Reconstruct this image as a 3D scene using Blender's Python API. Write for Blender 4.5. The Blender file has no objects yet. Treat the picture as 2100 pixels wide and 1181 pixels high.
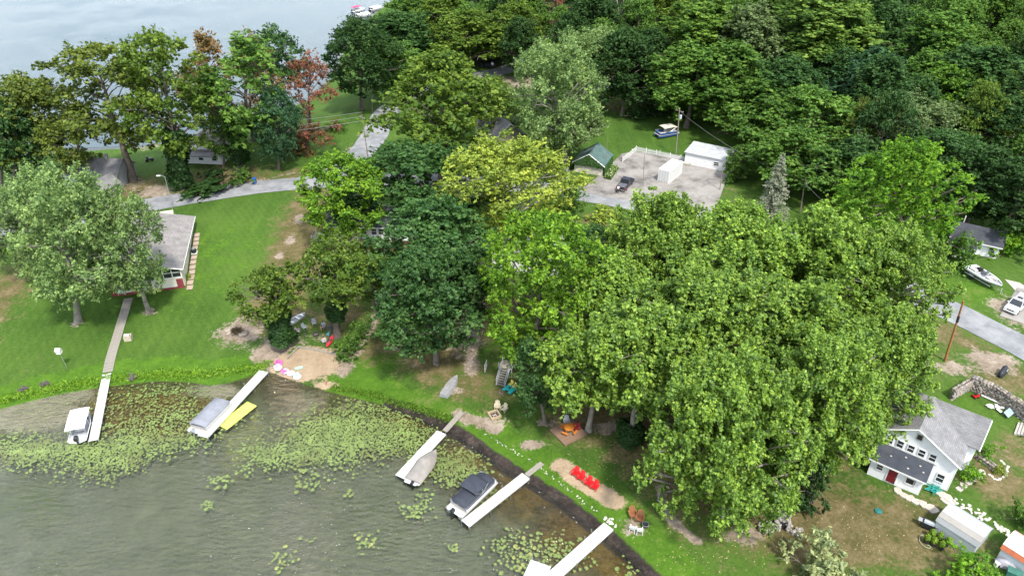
import bpy, math, random
import numpy as np
from mathutils import Vector, Matrix, Euler
random.seed(7); np.random.seed(7)
R = math.radians
scene = bpy.context.scene
COL = scene.collection

# ------------------------------------------------------------------ camera
CAMZ, PITCH, FPX = 67.0, R(32.9), 1500.0
cam_d = bpy.data.cameras.new('camera'); cam = bpy.data.objects.new('camera', cam_d); COL.objects.link(cam)
cam.location = (0, 0, CAMZ); cam.rotation_euler = (R(90) - PITCH, 0, 0)
cam_d.sensor_width = 36; cam_d.lens = FPX / 2100 * 36; cam_d.clip_start = 0.5; cam_d.clip_end = 8000
scene.camera = cam
# ------------------------------------------------------------------ sky, sun, exposure
SUN_EL, SUN_AZ = R(57), R(156)          # azimuth measured from +Y towards +X
w = bpy.data.worlds.new('World'); scene.world = w; w.use_nodes = True
wn, wl = w.node_tree.nodes, w.node_tree.links
bg = wn['Background']; bg.inputs['Strength'].default_value = 0.115
sky = wn.new('ShaderNodeTexSky'); sky.sky_type = 'NISHITA'; sky.sun_disc = False
sky.sun_elevation = SUN_EL; sky.sun_rotation = SUN_AZ
tc = wn.new('ShaderNodeTexCoord'); mp = wn.new('ShaderNodeMapping'); mp.inputs['Scale'].default_value = (1.6, 1.6, 4.0)
cn = wn.new('ShaderNodeTexNoise'); cn.inputs['Scale'].default_value = 2.2; cn.inputs['Detail'].default_value = 5
cr = wn.new('ShaderNodeMapRange'); cr.inputs[1].default_value = 0.36; cr.inputs[2].default_value = 0.62; cr.inputs[3].default_value = 0.35; cr.inputs[4].default_value = 0.95
mx = wn.new('ShaderNodeMixRGB'); mx.inputs[2].default_value = (9.6, 10.4, 11.6, 1)
wl.new(tc.outputs['Generated'], mp.inputs[0]); wl.new(mp.outputs[0], cn.inputs[0]); wl.new(cn.outputs[0], cr.inputs[0])
wl.new(cr.outputs[0], mx.inputs[0]); wl.new(sky.outputs[0], mx.inputs[1]); wl.new(mx.outputs[0], bg.inputs[0])
sd = bpy.data.lights.new('sun', 'SUN'); sd.energy = 3.05; sd.angle = R(6); sd.color = (1, 0.95, 0.86)
sun = bpy.data.objects.new('sun', sd); COL.objects.link(sun)
sv = Vector((math.sin(SUN_AZ) * math.cos(SUN_EL), math.cos(SUN_AZ) * math.cos(SUN_EL), math.sin(SUN_EL)))
sun.rotation_euler = sv.to_track_quat('Z', 'Y').to_euler(); sun.location = (0, 0, 150)
scene.view_settings.view_transform = 'Standard'; scene.view_settings.look = 'None'
scene.view_settings.gamma = 1; scene.view_settings.use_curve_mapping = False
scene.view_settings.exposure = 0.93
scene.render.engine = 'CYCLES'
scene.cycles.max_bounces = 6; scene.cycles.transparent_max_bounces = 8; scene.cycles.diffuse_bounces = 3
scene.cycles.caustics_reflective = False; scene.cycles.caustics_refractive = False

# ------------------------------------------------------------------ photo pixel (2100 x 1181) -> world point
CP, SP = math.cos(PITCH), math.sin(PITCH)
def ray(px, py):
    x = (px - 1050) / FPX; y = (590.5 - py) / FPX
    return (x, CP + y * SP, -SP + y * CP)
def on_z(px, py, z=0.0):
    d = ray(px, py); t = (z - CAMZ) / d[2]
    return Vector((d[0] * t, d[1] * t, z))
def poly0(pts): return np.array([on_z(*p)[:2] for p in pts])
NEAR = poly0([(-420, 940), (-120, 868), (0, 838), (70, 820), (130, 806), (215, 792), (330, 780), (395, 783), (430, 790), (470, 785), (520, 768), (555, 762), (590, 775),
    (640, 792), (680, 803), (740, 818), (800, 832), (860, 856), (915, 880), (960, 905), (1000, 935), (1050, 968), (1100, 996), (1150, 1028), (1200, 1066),
    (1250, 1104), (1300, 1150), (1345, 1195), (1400, 1260), (1480, 1400), (1500, 1700)])
FARP = poly0([(-600, 380), (-300, 352), (0, 326), (150, 312), (290, 302), (380, 287), (470, 263), (560, 236), (640, 202), (688, 152), (704, 104), (730, 60), (770, 28), (805, 0), (840, -40), (870, -90)])
def pdist(x, y, poly):
    d = np.full(x.shape, 1e9)
    for a, b in zip(poly[:-1], poly[1:]):
        ab = b - a; L = ab @ ab + 1e-9
        t = np.clip(((x - a[0]) * ab[0] + (y - a[1]) * ab[1]) / L, 0, 1)
        d = np.minimum(d, np.hypot(x - a[0] - t * ab[0], y - a[1] - t * ab[1]))
    return d
def inside(x, y, poly):
    r = np.zeros(x.shape, bool); n = len(poly)
    for i in range(n):
        a, b = poly[i], poly[(i + 1) % n]
        c = (a[1] > y) != (b[1] > y)
        with np.errstate(divide='ignore', invalid='ignore'):
            xi = (b[0] - a[0]) * (y - a[1]) / (b[1] - a[1] + 1e-12) + a[0]
        r ^= c & (x < xi)
    return r
NEARC = np.vstack([NEAR, [[20, -120], [-400, -120], [-400, NEAR[0][1]]]])
FARC = np.vstack([FARP, [[-60, 1200], [-3000, 3000], [-3000, 150]]])
def ss(a, b, t):
    t = np.clip((t - a) / (b - a), 0, 1); return t * t * (3 - 2 * t)
def sdf(x, y):
    d1 = pdist(x, y, NEAR) * np.where(inside(x, y, NEARC), -1, 1)
    d2 = pdist(x, y, FARP) * np.where(inside(x, y, FARC), -1, 1)
    return d1, d2
def hfun(x, y, d1, d2):
    h = 0.18 * ss(0, 1.2, d1) + 0.5 * ss(0, 6, d1) + 2.9 * ss(6, 42, d1) + 6.0 * ss(70, 190, d1) * ss(15, 70, x)
    h *= ss(0, 26, d2)
    h += 0.12 * np.sin(x * .21 + 1) * np.sin(y * .17) * ss(8, 20, np.minimum(d1, d2))
    h += 0.02
    h = np.where(d1 < 0, -np.clip(-d1 * .11, 0, 1.6), h)
    return np.where(d2 < 0, -np.clip(-d2 * .12, 0, 2.0), h)
GX0, GX1, GY0, GY1, GS = -330, 330, 20, 470, 1.0
gx, gy = np.meshgrid(np.arange(GX0, GX1 + 1, GS), np.arange(GY0, GY1 + 1, GS))
gd1, gd2 = sdf(gx, gy); GZ = hfun(gx, gy, gd1, gd2)
def bil(A, x, y):
    u = np.clip((np.asarray(x, float) - GX0) / GS, 0, A.shape[1] - 1.001); v = np.clip((np.asarray(y, float) - GY0) / GS, 0, A.shape[0] - 1.001)
    i, j = u.astype(int), v.astype(int); fu, fv = u - i, v - j
    return (A[j, i] * (1 - fu) + A[j, i + 1] * fu) * (1 - fv) + (A[j + 1, i] * (1 - fu) + A[j + 1, i + 1] * fu) * fv
def Z(x, y): return float(bil(GZ, x, y))
def P(px, py, dz=0.0):
    z = 1.0
    for _ in range(40):
        q = on_z(px, py, z); z = 0.5 * z + 0.5 * (max(0.0, Z(q.x, q.y)) + dz)
    return on_z(px, py, z)
def ppm(v):                                  # photo pixels per metre at a world point
    return FPX / (v[1] * CP + (CAMZ - v[2]) * SP)
def heading(a, b):                           # angle of the ground direction from pixel a to pixel b
    p, q = P(*a), P(*b); return math.atan2(q.y - p.y, q.x - p.x)

# ------------------------------------------------------------------ objects
def tag(o, label=None, cat=None, group=None, kind=None):
    if label: o['label'] = label
    if cat: o['category'] = cat
    if group: o['group'] = group
    if kind: o['kind'] = kind
    return o
def thing(name, label, cat, loc=(0, 0, 0), rz=0.0, group=None):
    o = bpy.data.objects.new(name, None); COL.objects.link(o); o.empty_display_size = .3
    o.location = loc; o.rotation_euler = (0, 0, rz)
    return tag(o, label, cat, group)
def dup(root, loc, rz, label, group=None, scale=None, color=None):
    r = root.copy(); COL.objects.link(r); r.location = loc; r.rotation_euler = (0, 0, rz)
    r['label'] = label
    if group: r['group'] = group
    if scale is not None: r.scale = scale
    for ch in list(root.children):
        c = ch.copy(); COL.objects.link(c); c.parent = r
        if color is not None: c.color = color
        for g in list(ch.children):
            d = g.copy(); COL.objects.link(d); d.parent = c
    return r
class MB:
    def __init__(s): s.v = []; s.f = []
    def add(s, vs, fs):
        k = len(s.v); s.v += [tuple(v) for v in vs]; s.f += [tuple(i + k for i in f) for f in fs]; return s
    def box(s, c, d, rz=0.0, ry=0.0, rx=0.0, taper=1.0):
        h = [x / 2 for x in d]
        M = Euler((rx, ry, rz)).to_matrix()
        vs = []
        for z in (-1, 1):
            t = taper if z > 0 else 1
            for x, y in ((-1, -1), (1, -1), (1, 1), (-1, 1)):
                vs.append(Vector(c) + M @ Vector((x * h[0] * t, y * h[1] * t, z * h[2])))
        return s.add(vs, [(3, 2, 1, 0), (4, 5, 6, 7), (0, 1, 5, 4), (1, 2, 6, 5), (2, 3, 7, 6), (3, 0, 4, 7)])
    def tube(s, a, b, r0, r1=None, n=6, cap=True):
        r1 = r0 if r1 is None else r1
        a, b = Vector(a), Vector(b); d = b - a
        if d.length < 1e-6: return s
        q = d.to_track_quat('Z', 'Y'); vs = []
        for p, r in ((a, r0), (b, r1)):
            for i in range(n):
                t = 2 * math.pi * i / n; vs.append(p + q @ Vector((r * math.cos(t), r * math.sin(t), 0)))
        fs = [(i, (i + 1) % n, n + (i + 1) % n, n + i) for i in range(n)]
        if cap: fs += [tuple(range(n))[::-1], tuple(range(n, 2 * n))]
        return s.add(vs, fs)
    def path(s, pts, r, n=6, r1=None):
        for i in range(len(pts) - 1):
            f0, f1 = i / (len(pts) - 1), (i + 1) / (len(pts) - 1); e = r if r1 is None else r1
            s.tube(pts[i], pts[i + 1], r + (e - r) * f0, r + (e - r) * f1, n)
        return s
    def prism(s, pts, z0, z1, M=None):        # polygon in xy extruded in z, then transformed by M
        n = len(pts); vs = [Vector((x, y, z)) for z in (z0, z1) for x, y in pts]
        ar = sum(pts[i][0] * pts[(i + 1) % n][1] - pts[(i + 1) % n][0] * pts[i][1] for i in range(n))
        if M is not None: vs = [M @ v for v in vs]
        fs = [tuple(range(n))[::-1], tuple(range(n, 2 * n))] + [(i, (i + 1) % n, n + (i + 1) % n, n + i) for i in range(n)]
        if ar < 0: fs = [f[::-1] for f in fs]
        return s.add(vs, fs)
    def side(s, pts, y0, y1):                 # profile in xz extruded along y
        return s.prism(pts, y0, y1, Matrix(((1, 0, 0), (0, 0, 1), (0, 1, 0))))
    def lathe(s, prof, n=12, c=(0, 0, 0), sx=1, sy=1):
        vs = []; fs = []
        for r, z in prof:
            for i in range(n):
                t = 2 * math.pi * i / n; vs.append((c[0] + r * sx * math.cos(t), c[1] + r * sy * math.sin(t), c[2] + z))
        for k in range(len(prof) - 1):
            for i in range(n):
                j = (i + 1) % n; fs.append((k * n + i, k * n + j, (k + 1) * n + j, (k + 1) * n + i))
        fs.append(tuple(range(n))[::-1]); m = (len(prof) - 1) * n; fs.append(tuple(range(m, m + n)))
        return s.add(vs, fs)
    def loft(s, secs, closed=True, caps=True):   # list of rings with equal counts
        n = len(secs[0]); vs = [p for sc in secs for p in sc]; fs = []
        for k in range(len(secs) - 1):
            for i in range(n if closed else n - 1):
                j = (i + 1) % n; fs.append((k * n + i, k * n + j, (k + 1) * n + j, (k + 1) * n + i))
        if caps: fs += [tuple(range(n))[::-1], tuple(range((len(secs) - 1) * n, len(secs) * n))]
        return s.add(vs, fs)
    def torus(s, R0, r, n=16, m=7, c=(0, 0, 0), sx=1, sy=1):
        vs = []; fs = []
        for i in range(n):
            t = 2 * math.pi * i / n
            for k in range(m):
                u = 2 * math.pi * k / m; q = R0 + r * math.cos(u)
                vs.append((c[0] + q * math.cos(t) * sx, c[1] + q * math.sin(t) * sy, c[2] + r * math.sin(u)))
        for i in range(n):
            for k in range(m):
                a, b = (i + 1) % n, (k + 1) % m; fs.append((i * m + k, a * m + k, a * m + b, i * m + b))
        return s.add(vs, fs)
    def rock(s, c, r, sq=(1, 1, .7), seed=0):
        rg = random.Random(seed); vs = []; n = 7
        prof = [(.0, -1), (.75, -.6), (1, 0), (.72, .62), (.0, 1)]
        vs.append((c[0], c[1], c[2] - r * sq[2]))
        for (q, z) in prof[1:4]:
            for i in range(n):
                t = 2 * math.pi * (i + .3 * z) / n; k = r * rg.uniform(.8, 1.15)
                vs.append((c[0] + k * q * math.cos(t) * sq[0], c[1] + k * q * math.sin(t) * sq[1], c[2] + r * z * sq[2] * rg.uniform(.85, 1.1)))
        vs.append((c[0], c[1], c[2] + r * sq[2] * .95)); fs = []
        for i in range(n):
            j = (i + 1) % n; fs.append((0, 1 + j, 1 + i))
            for k in range(2): a = 1 + k * n; fs.append((a + i, a + j, a + n + j, a + n + i))
            fs.append((1 + 2 * n + i, 1 + 2 * n + j, 1 + 3 * n))
        return s.add(vs, fs)
    def mesh(s, name, mat=None, smooth=False):
        me = bpy.data.meshes.new(name); me.from_pydata(s.v, [], s.f); me.update()
        if mat: me.materials.append(mat)
        if smooth: me.polygons.foreach_set('use_smooth', [True] * len(me.polygons))
        return me
    def build(s, name, mat=None, parent=None, smooth=False, loc=None, rz=None, bevel=0):
        o = bpy.data.objects.new(name, s.mesh(name, mat, smooth)); COL.objects.link(o)
        if parent is not None: o.parent = parent
        if loc is not None: o.location = loc
        if rz is not None: o.rotation_euler = (0, 0, rz)
        if bevel:
            b = o.modifiers.new('bevel', 'BEVEL'); b.width = bevel; b.segments = 2; b.limit_method = 'ANGLE'
        return o
def inst(name, me, parent=None, loc=(0, 0, 0), rot=(0, 0, 0), scale=(1, 1, 1), color=None):
    o = bpy.data.objects.new(name, me); COL.objects.link(o); o.parent = parent
    o.location = loc; o.rotation_euler = rot; o.scale = scale
    if color: o.color = color
    return o

# ------------------------------------------------------------------ materials
def nm(name):
    m = bpy.data.materials.new(name); m.use_nodes = True
    nt = m.node_tree; return m, nt.nodes, nt.links, nt.nodes['Principled BSDF']
_mc = {}
def mat(name, c, rough=.6, var=.15, scale=3.0, metal=0.0, bump=0.0, detail=4, dirt=None, dirt_amt=.35, spec=.4, objcol=False):
    if name in _mc: return _mc[name]
    m, n, l, b = nm(name); _mc[name] = m
    b.inputs['Roughness'].default_value = rough; b.inputs['Metallic'].default_value = metal; b.inputs['Specular IOR Level'].default_value = spec
    t = n.new('ShaderNodeTexCoord'); z = n.new('ShaderNodeTexNoise'); z.inputs['Scale'].default_value = scale; z.inputs['Detail'].default_value = detail
    l.new(t.outputs['Object'], z.inputs[0])
    mr = n.new('ShaderNodeMapRange'); mr.inputs[1].default_value = .3; mr.inputs[2].default_value = .7; mr.inputs[3].default_value = 1 - var; mr.inputs[4].default_value = 1 + var
    l.new(z.outputs[0], mr.inputs[0])
    mu = n.new('ShaderNodeVectorMath'); mu.operation = 'MULTIPLY'; mu.inputs[0].default_value = c[:3]
    if objcol:
        oi = n.new('ShaderNodeObjectInfo'); l.new(oi.outputs['Color'], mu.inputs[0])
    l.new(mr.outputs[0], mu.inputs[1]); out = mu.outputs[0]
    if dirt:
        z2 = n.new('ShaderNodeTexNoise'); z2.inputs['Scale'].default_value = scale * .35; z2.inputs['Detail'].default_value = 6
        l.new(t.outputs['Object'], z2.inputs[0])
        r2 = n.new('ShaderNodeMapRange'); r2.inputs[1].default_value = .5; r2.inputs[2].default_value = .72; r2.inputs[4].default_value = dirt_amt
        l.new(z2.outputs[0], r2.inputs[0]); mm = n.new('ShaderNodeMixRGB'); mm.inputs[2].default_value = (*dirt, 1)
        l.new(r2.outputs[0], mm.inputs[0]); l.new(out, mm.inputs[1]); out = mm.outputs[0]
    l.new(out, b.inputs['Base Color'])
    if bump:
        bp = n.new('ShaderNodeBump'); bp.inputs['Strength'].default_value = bump; bp.inputs['Distance'].default_value = .05
        l.new(z.outputs[0], bp.inputs['Height']); l.new(bp.outputs[0], b.inputs['Normal'])
    return m
def siding(name, c, pitch=.18, axis=2, dirt=(.4, .38, .33)):      # lap siding or ribbed sheet: relief along one axis
    m, n, l, b = nm(name); b.inputs['Roughness'].default_value = .5
    t = n.new('ShaderNodeTexCoord'); sx = n.new('ShaderNodeSeparateXYZ'); l.new(t.outputs['Object'], sx.inputs[0])
    mo = n.new('ShaderNodeMath'); mo.operation = 'DIVIDE'; mo.inputs[1].default_value = pitch; l.new(sx.outputs[axis], mo.inputs[0])
    fr = n.new('ShaderNodeMath'); fr.operation = 'FRACT'; l.new(mo.outputs[0], fr.inputs[0])
    bp = n.new('ShaderNodeBump'); bp.inputs['Strength'].default_value = .5; bp.inputs['Distance'].default_value = .03; bp.invert = True
    l.new(fr.outputs[0], bp.inputs['Height']); l.new(bp.outputs[0], b.inputs['Normal'])
    z = n.new('ShaderNodeTexNoise'); z.inputs['Scale'].default_value = 1.3; z.inputs['Detail'].default_value = 6; l.new(t.outputs['Object'], z.inputs[0])
    r2 = n.new('ShaderNodeMapRange'); r2.inputs[1].default_value = .45; r2.inputs[2].default_value = .8; r2.inputs[4].default_value = .2; l.new(z.outputs[0], r2.inputs[0])
    mm = n.new('ShaderNodeMixRGB'); mm.inputs[1].default_value = (*c, 1); mm.inputs[2].default_value = (*dirt, 1); l.new(r2.outputs[0], mm.inputs[0]); l.new(mm.outputs[0], b.inputs['Base Color'])
    return m
def shingle(name, c, c2):
    m, n, l, b = nm(name); b.inputs['Roughness'].default_value = .9
    t = n.new('ShaderNodeTexCoord'); br = n.new('ShaderNodeTexBrick'); br.inputs['Scale'].default_value = 1; br.inputs['Brick Width'].default_value = .45; br.inputs['Row Height'].default_value = .22
    br.inputs['Mortar Size'].default_value = .012; br.inputs['Color1'].default_value = (*c, 1); br.inputs['Color2'].default_value = (*c2, 1)
    br.inputs['Mortar'].default_value = (c[0] * .45, c[1] * .45, c[2] * .45, 1); l.new(t.outputs['UV'], br.inputs[0])
    z = n.new('ShaderNodeTexNoise'); z.inputs['Scale'].default_value = .7; z.inputs['Detail'].default_value = 7; l.new(t.outputs['Object'], z.inputs[0])
    mr = n.new('ShaderNodeMapRange'); mr.inputs[1].default_value = .3; mr.inputs[2].default_value = .7; mr.inputs[3].default_value = .8; mr.inputs[4].default_value = 1.2; l.new(z.outputs[0], mr.inputs[0])
    mu = n.new('ShaderNodeVectorMath'); mu.operation = 'MULTIPLY'; l.new(br.outputs[0], mu.inputs[0]); l.new(mr.outputs[0], mu.inputs[1]); l.new(mu.outputs[0], b.inputs['Base Color'])
    return m
def uv_planar(o):                              # planar metres per face: u horizontal, v up the slope
    me = o.data; uvl = me.uv_layers.new(name='UVMap')
    for p in me.polygons:
        nrm = p.normal; u = Vector((0, 0, 1)).cross(nrm)
        u = u.normalized() if u.length > 1e-3 else Vector((1, 0, 0)); v = nrm.cross(u)
        for li in p.loop_indices:
            co = me.vertices[me.loops[li].vertex_index].co; uvl.data[li].uv = (co.dot(u), co.dot(v))
    return o
WHITE = mat('white_paint', (.72, .72, .70), .45, .05, 2, dirt=(.45, .43, .38), dirt_amt=.18)
DOCKW = mat('dock_white', (.62, .62, .60), .5, .06, 2.5, dirt=(.4, .4, .36), dirt_amt=.25)
ALU = mat('aluminium', (.55, .56, .58), .35, .08, 4, metal=.7)
STEEL = mat('galvanised_steel', (.42, .44, .46), .4, .12, 5, metal=.6)
BLACK = mat('black_plastic', (.022, .023, .027), .45, .2, 4)
RUBBER = mat('rubber', (.02, .02, .02), .85, .2, 9)
GLASS = mat('dark_glass', (.025, .03, .035), .08, .2, 1.2, spec=.6)
WOOD_GREY = mat('weathered_wood', (.27, .245, .21), .85, .25, 6, bump=.3)
WOOD_DECK = mat('deck_wood', (.22, .14, .095), .8, .25, 5, bump=.3)
WOOD_TAN = mat('tan_wood', (.40, .31, .20), .75, .2, 5)
POLE_W = mat('pole_wood', (.24, .20, .165), .9, .25, 3, bump=.3)
CONC = mat('concrete', (.40, .37, .33), .9, .14, 2.5, bump=.2, dirt=(.24, .22, .19))
STONE = mat('field_stone', (.30, .275, .25), .9, .3, 2.2, bump=.4, objcol=True)
BARK = mat('bark', (.14, .115, .095), .95, .35, 3, bump=.6)
BARKP = mat('pale_bark', (.23, .205, .175), .9, .35, 1.4, bump=.5)

# ------------------------------------------------------------------ ground sheet with cover attributes
BL = [  # attribute, pixel centre, pixel radii, strength
 ('dry',700,640,95,55,.8),('dry',770,715,60,34,.8),('dry',905,735,85,55,1),('dry',1000,790,150,55,.75),('dry',1250,850,160,60,1),('dry',1330,920,90,60,1),
 ('dry',1500,960,190,130,1.1),('dry',1700,1080,190,75,1.2),('dry',1850,1090,150,70,1),('dry',1640,1040,140,60,1),('dry',2050,985,80,60,.9),('dry',2090,930,60,50,.7),
 ('dry',1950,690,90,40,.7),('dry',2060,775,80,34,.8),('dry',0,610,60,120,.8),('dry',70,735,50,30,.4),('dry',290,385,75,26,.9),('dry',470,362,110,22,1),('dry',1265,215,50,18,.7),
 ('dry',1490,405,70,38,.5),('dry',1230,450,90,22,.7),('dry',1000,640,120,60,.9),('dry',650,300,60,20,.3),('dry',1520,1120,110,40,.6),('dry',1380,1060,40,20,.4),('dry',1500,800,300,160,1),('dry',1700,640,300,120,.8),
 ('dry',1240,170,80,40,.8),('dry',1180,380,60,40,.6),('dry',560,690,50,40,.5),
 ('dirt',492,682,46,26,1.2),('dirt',560,722,42,34,1.3),('dirt',606,700,40,20,.7),('dirt',706,752,24,20,1.1),('dirt',1245,880,52,17,.9),('dirt',990,864,46,11,.8),('dirt',1092,912,32,11,1),
 ('dirt',1303,1078,36,19,.9),('dirt',1522,1098,50,18,1.1),('dirt',2030,742,60,24,1.1),('dirt',1950,755,50,14,.8),('dirt',318,393,42,14,1),('dirt',265,378,40,12,.8),('dirt',612,448,14,12,1),
 ('dirt',596,492,12,9,1),('dirt',575,524,10,8,1),('dirt',955,700,42,60,.8),('dirt',640,690,48,18,.6),('dirt',1040,950,30,10,.5),('dirt',2080,640,50,26,1),('dirt',1230,385,44,14,1),('dirt',1115,868,28,10,.8),
 ('dirt',1290,905,36,12,.7),('dirt',305,640,20,8,.8),('dirt',160,662,18,7,.7),('dirt',930,800,40,14,.6),('dirt',1050,800,60,22,.5),('dirt',840,690,60,60,.5),('dirt',1060,170,70,30,.8),('dirt',1160,90,40,40,.9),
 ('dirt',300,300,30,8,.9),('dirt',1485,270,30,10,.6),('dirt',1330,420,120,12,.7),('dirt',780,430,100,60,.3),('dirt',1980,690,40,12,.4),('dirt',1160,820,60,20,.4),
 ('sand',632,745,64,30,1.35),('sand',600,770,40,12,.9),('sand',665,790,40,9,.8),
 ('weed',330,842,175,42,1),('weed',240,820,90,30,.8),('weed',1000,925,110,40,.8),('weed',1120,975,130,70,.9),('weed',1060,1030,90,50,.6),('weed',1200,1090,110,80,.9),('weed',1280,1150,70,50,1),('weed',860,860,120,40,.7),
 ('pale',60,838,95,34,1.2),('pale',150,812,60,18,.8),('pale',440,800,60,14,1),('pale',620,830,60,40,.7),('pale',720,830,80,20,.5),('pale',90,1130,120,40,.25),('pale',560,900,60,80,.35),
 ('lush',450,520,140,110,.5),('lush',1350,280,130,34,.4),('lush',1990,600,80,40,.7),('lush',1960,830,60,30,.6),('lush',760,745,60,30,.8),
]
ST = [  # attribute, pixel polyline, width in metres, strength
 ('dry',[(655,400),(640,430),(615,480),(600,560),(560,650)],5.5,1.0),
 ('sand',[(1150,955),(1205,992),(1262,1026)],1.3,1.05),('dirt',[(940,850),(985,868),(1015,880)],.95,1.1),
 ('dirt',[(1352,1000),(1372,1060),(1432,1112)],.55,1.2),('dirt',[(790,610),(745,700),(715,735)],1.3,.8),
 ('lush',[(-60,835),(60,800),(200,770),(330,755),(430,765),(540,745)],2.4,1.2),
 ('lush',[(700,785),(800,815),(900,850),(1000,900),(1100,950),(1200,1020),(1300,1090),(1400,1200)],3.2,1.0),
 ('dirt',[(700,320),(735,290),(775,235)],1.6,.5),('dry',[(200,428),(380,400),(620,352)],3.5,.7),('dirt',[(280,420),(450,385),(600,356)],.9,.7),
 ('dirt',[(1900,600),(2000,640),(2100,690)],1.0,.5),('dry',[(1900,655),(2010,715),(2110,780)],2.4,.8),('dirt',[(955,640),(970,700),(965,760)],1.2,1.0)]
def cover(x, y, d1):
    A = {k: np.zeros(x.shape) for k in ('dry', 'dirt', 'sand', 'weed', 'pale', 'lush', 'muck')}
    for k, px, py, rx, ry, s in BL:
        c = P(px, py); m = ppm(c); dep = math.asin(min(1, (CAMZ - c.z) / (Vector((c.x, c.y, c.z - CAMZ)).length)))
        q = np.hypot((x - c.x) / (rx / m), (y - c.y) / (ry / m / math.sin(dep)))
        A[k] = np.maximum(A[k], s * np.clip(1.25 - .75 * q, 0, 1))
    for k, pts, wd, s in ST:
        q = pdist(x, y, np.array([P(*p)[:2] for p in pts])) / wd
        A[k] = np.maximum(A[k], s * np.clip(1.3 - .8 * q, 0, 1))
    mk = poly0([(800, 830), (860, 853), (915, 876), (960, 902), (1000, 933), (1050, 966), (1100, 995), (1150, 1027), (1200, 1065), (1250, 1103), (1300, 1150), (1345, 1195), (1400, 1260)])
    A['muck'] = np.clip(1.6 - pdist(x, y, mk) / 1.0, 0, 1.1)
    return A
ys = [-60.0]
while ys[-1] < 42: ys.append(ys[-1] + 3)
while ys[-1] < 460: ys.append(ys[-1] + max(.34, .0062 * ys[-1]))
while ys[-1] < 4000: ys.append(ys[-1] * 1.12)
ys = np.array(ys); NU = 620; us = np.linspace(-1, 1, NU)
YY = np.repeat(ys[:, None], NU, 1); XX = us[None, :] * (40 + .80 * np.maximum(YY, 40))
D1, D2 = sdf(XX, YY); ZZ = hfun(XX, YY, D1, D2)
near_m = (YY > GY0 + 1) & (YY < GY1 - 1) & (np.abs(XX) < GX1 - 1); ZZ = np.where(near_m, bil(GZ, XX, YY), ZZ)
CV = cover(XX, YY, D1)
def grid_mesh(name, X, Y, Zv):
    nr, nc = X.shape; me = bpy.data.meshes.new(name); me.vertices.add(nr * nc)
    me.vertices.foreach_set('co', np.stack([X, Y, Zv], -1).astype(np.float32).ravel())
    idx = np.arange(nr * nc).reshape(nr, nc)
    q = np.stack([idx[:-1, :-1], idx[:-1, 1:], idx[1:, 1:], idx[1:, :-1]], -1).reshape(-1, 4)
    me.loops.add(q.size); me.loops.foreach_set('vertex_index', q.ravel().astype(np.int32))
    me.polygons.add(len(q)); me.polygons.foreach_set('loop_start', (np.arange(len(q)) * 4).astype(np.int32)); me.polygons.foreach_set('loop_total', np.full(len(q), 4, np.int32))
    me.polygons.foreach_set('use_smooth', np.ones(len(q), bool)); me.update(); me.validate(); return me
gme = grid_mesh('ground', XX, YY, ZZ)
def fattr(me, k, arr):
    a = me.attributes.new(k, 'FLOAT', 'POINT'); a.data.foreach_set('value', arr.astype(np.float32).ravel())
for k, arr in CV.items(): fattr(gme, k, arr)
fattr(gme, 'off', np.clip(-np.minimum(D1, D2) / 14, -1, 1)); fattr(gme, 'farlake', np.clip(-D2 / 3, 0, 1))
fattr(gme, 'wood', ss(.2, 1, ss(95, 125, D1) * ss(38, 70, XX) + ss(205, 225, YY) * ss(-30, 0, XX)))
ground = bpy.data.objects.new('ground', gme); COL.objects.link(ground); tag(ground, kind='structure')

m, n, l, b = nm('ground_cover'); b.inputs['Roughness'].default_value = .95; b.inputs['Specular IOR Level'].default_value = .15
tco = n.new('ShaderNodeTexCoord')
def noise(sc, det=5, rough=.6, mapping=None):
    z = n.new('ShaderNodeTexNoise'); z.inputs['Scale'].default_value = sc; z.inputs['Detail'].default_value = det; z.inputs['Roughness'].default_value = rough
    if mapping:
        q = n.new('ShaderNodeMapping'); q.inputs['Scale'].default_value = mapping[0]; q.inputs['Rotation'].default_value = (0, 0, mapping[1])
        l.new(tco.outputs['Object'], q.inputs[0]); l.new(q.outputs[0], z.inputs[0])
    else: l.new(tco.outputs['Object'], z.inputs[0])
    return z.outputs[0]
def ramp(src, stops):
    r = n.new('ShaderNodeValToRGB'); e = r.color_ramp.elements
    while len(e) < len(stops): e.new(.5)
    for i, (p, c) in enumerate(stops): e[i].position = p; e[i].color = (*c, 1)
    l.new(src, r.inputs[0]); return r.outputs[0]
def mixc(f, a, c):
    q = n.new('ShaderNodeMixRGB'); l.new(f, q.inputs[0]); l.new(a, q.inputs[1]); l.new(c, q.inputs[2]); return q.outputs[0]
def attr(k):
    a = n.new('ShaderNodeAttribute'); a.attribute_name = k; return a.outputs['Fac']
def math2(op, a, v):
    q = n.new('ShaderNodeMath'); q.operation = op
    l.new(a, q.inputs[0])
    if isinstance(v, (int, float)): q.inputs[1].default_value = v
    else: l.new(v, q.inputs[1])
    return q.outputs[0]
def mask(k, nz, amp=1.0, lo=.42, hi=.7):
    s_ = math2('ADD', attr(k), math2('MULTIPLY', math2('SUBTRACT', nz, .5), amp * 2))
    r = n.new('ShaderNodeMapRange'); r.interpolation_type = 'SMOOTHSTEP'; r.inputs[1].default_value = lo; r.inputs[2].default_value = hi; l.new(s_, r.inputs[0]); return r.outputs[0]
nbig, nmid, nfine, nvf = noise(.06, 4), noise(.45, 6, .65), noise(2.6, 6, .7), noise(9, 3, .7)
nstreak = noise(.5, 4, .6, ((1.6, .12, 1), .5))
nm1 = math2('ADD', math2('MULTIPLY', nmid, .55), math2('MULTIPLY', nfine, .45))
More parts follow.
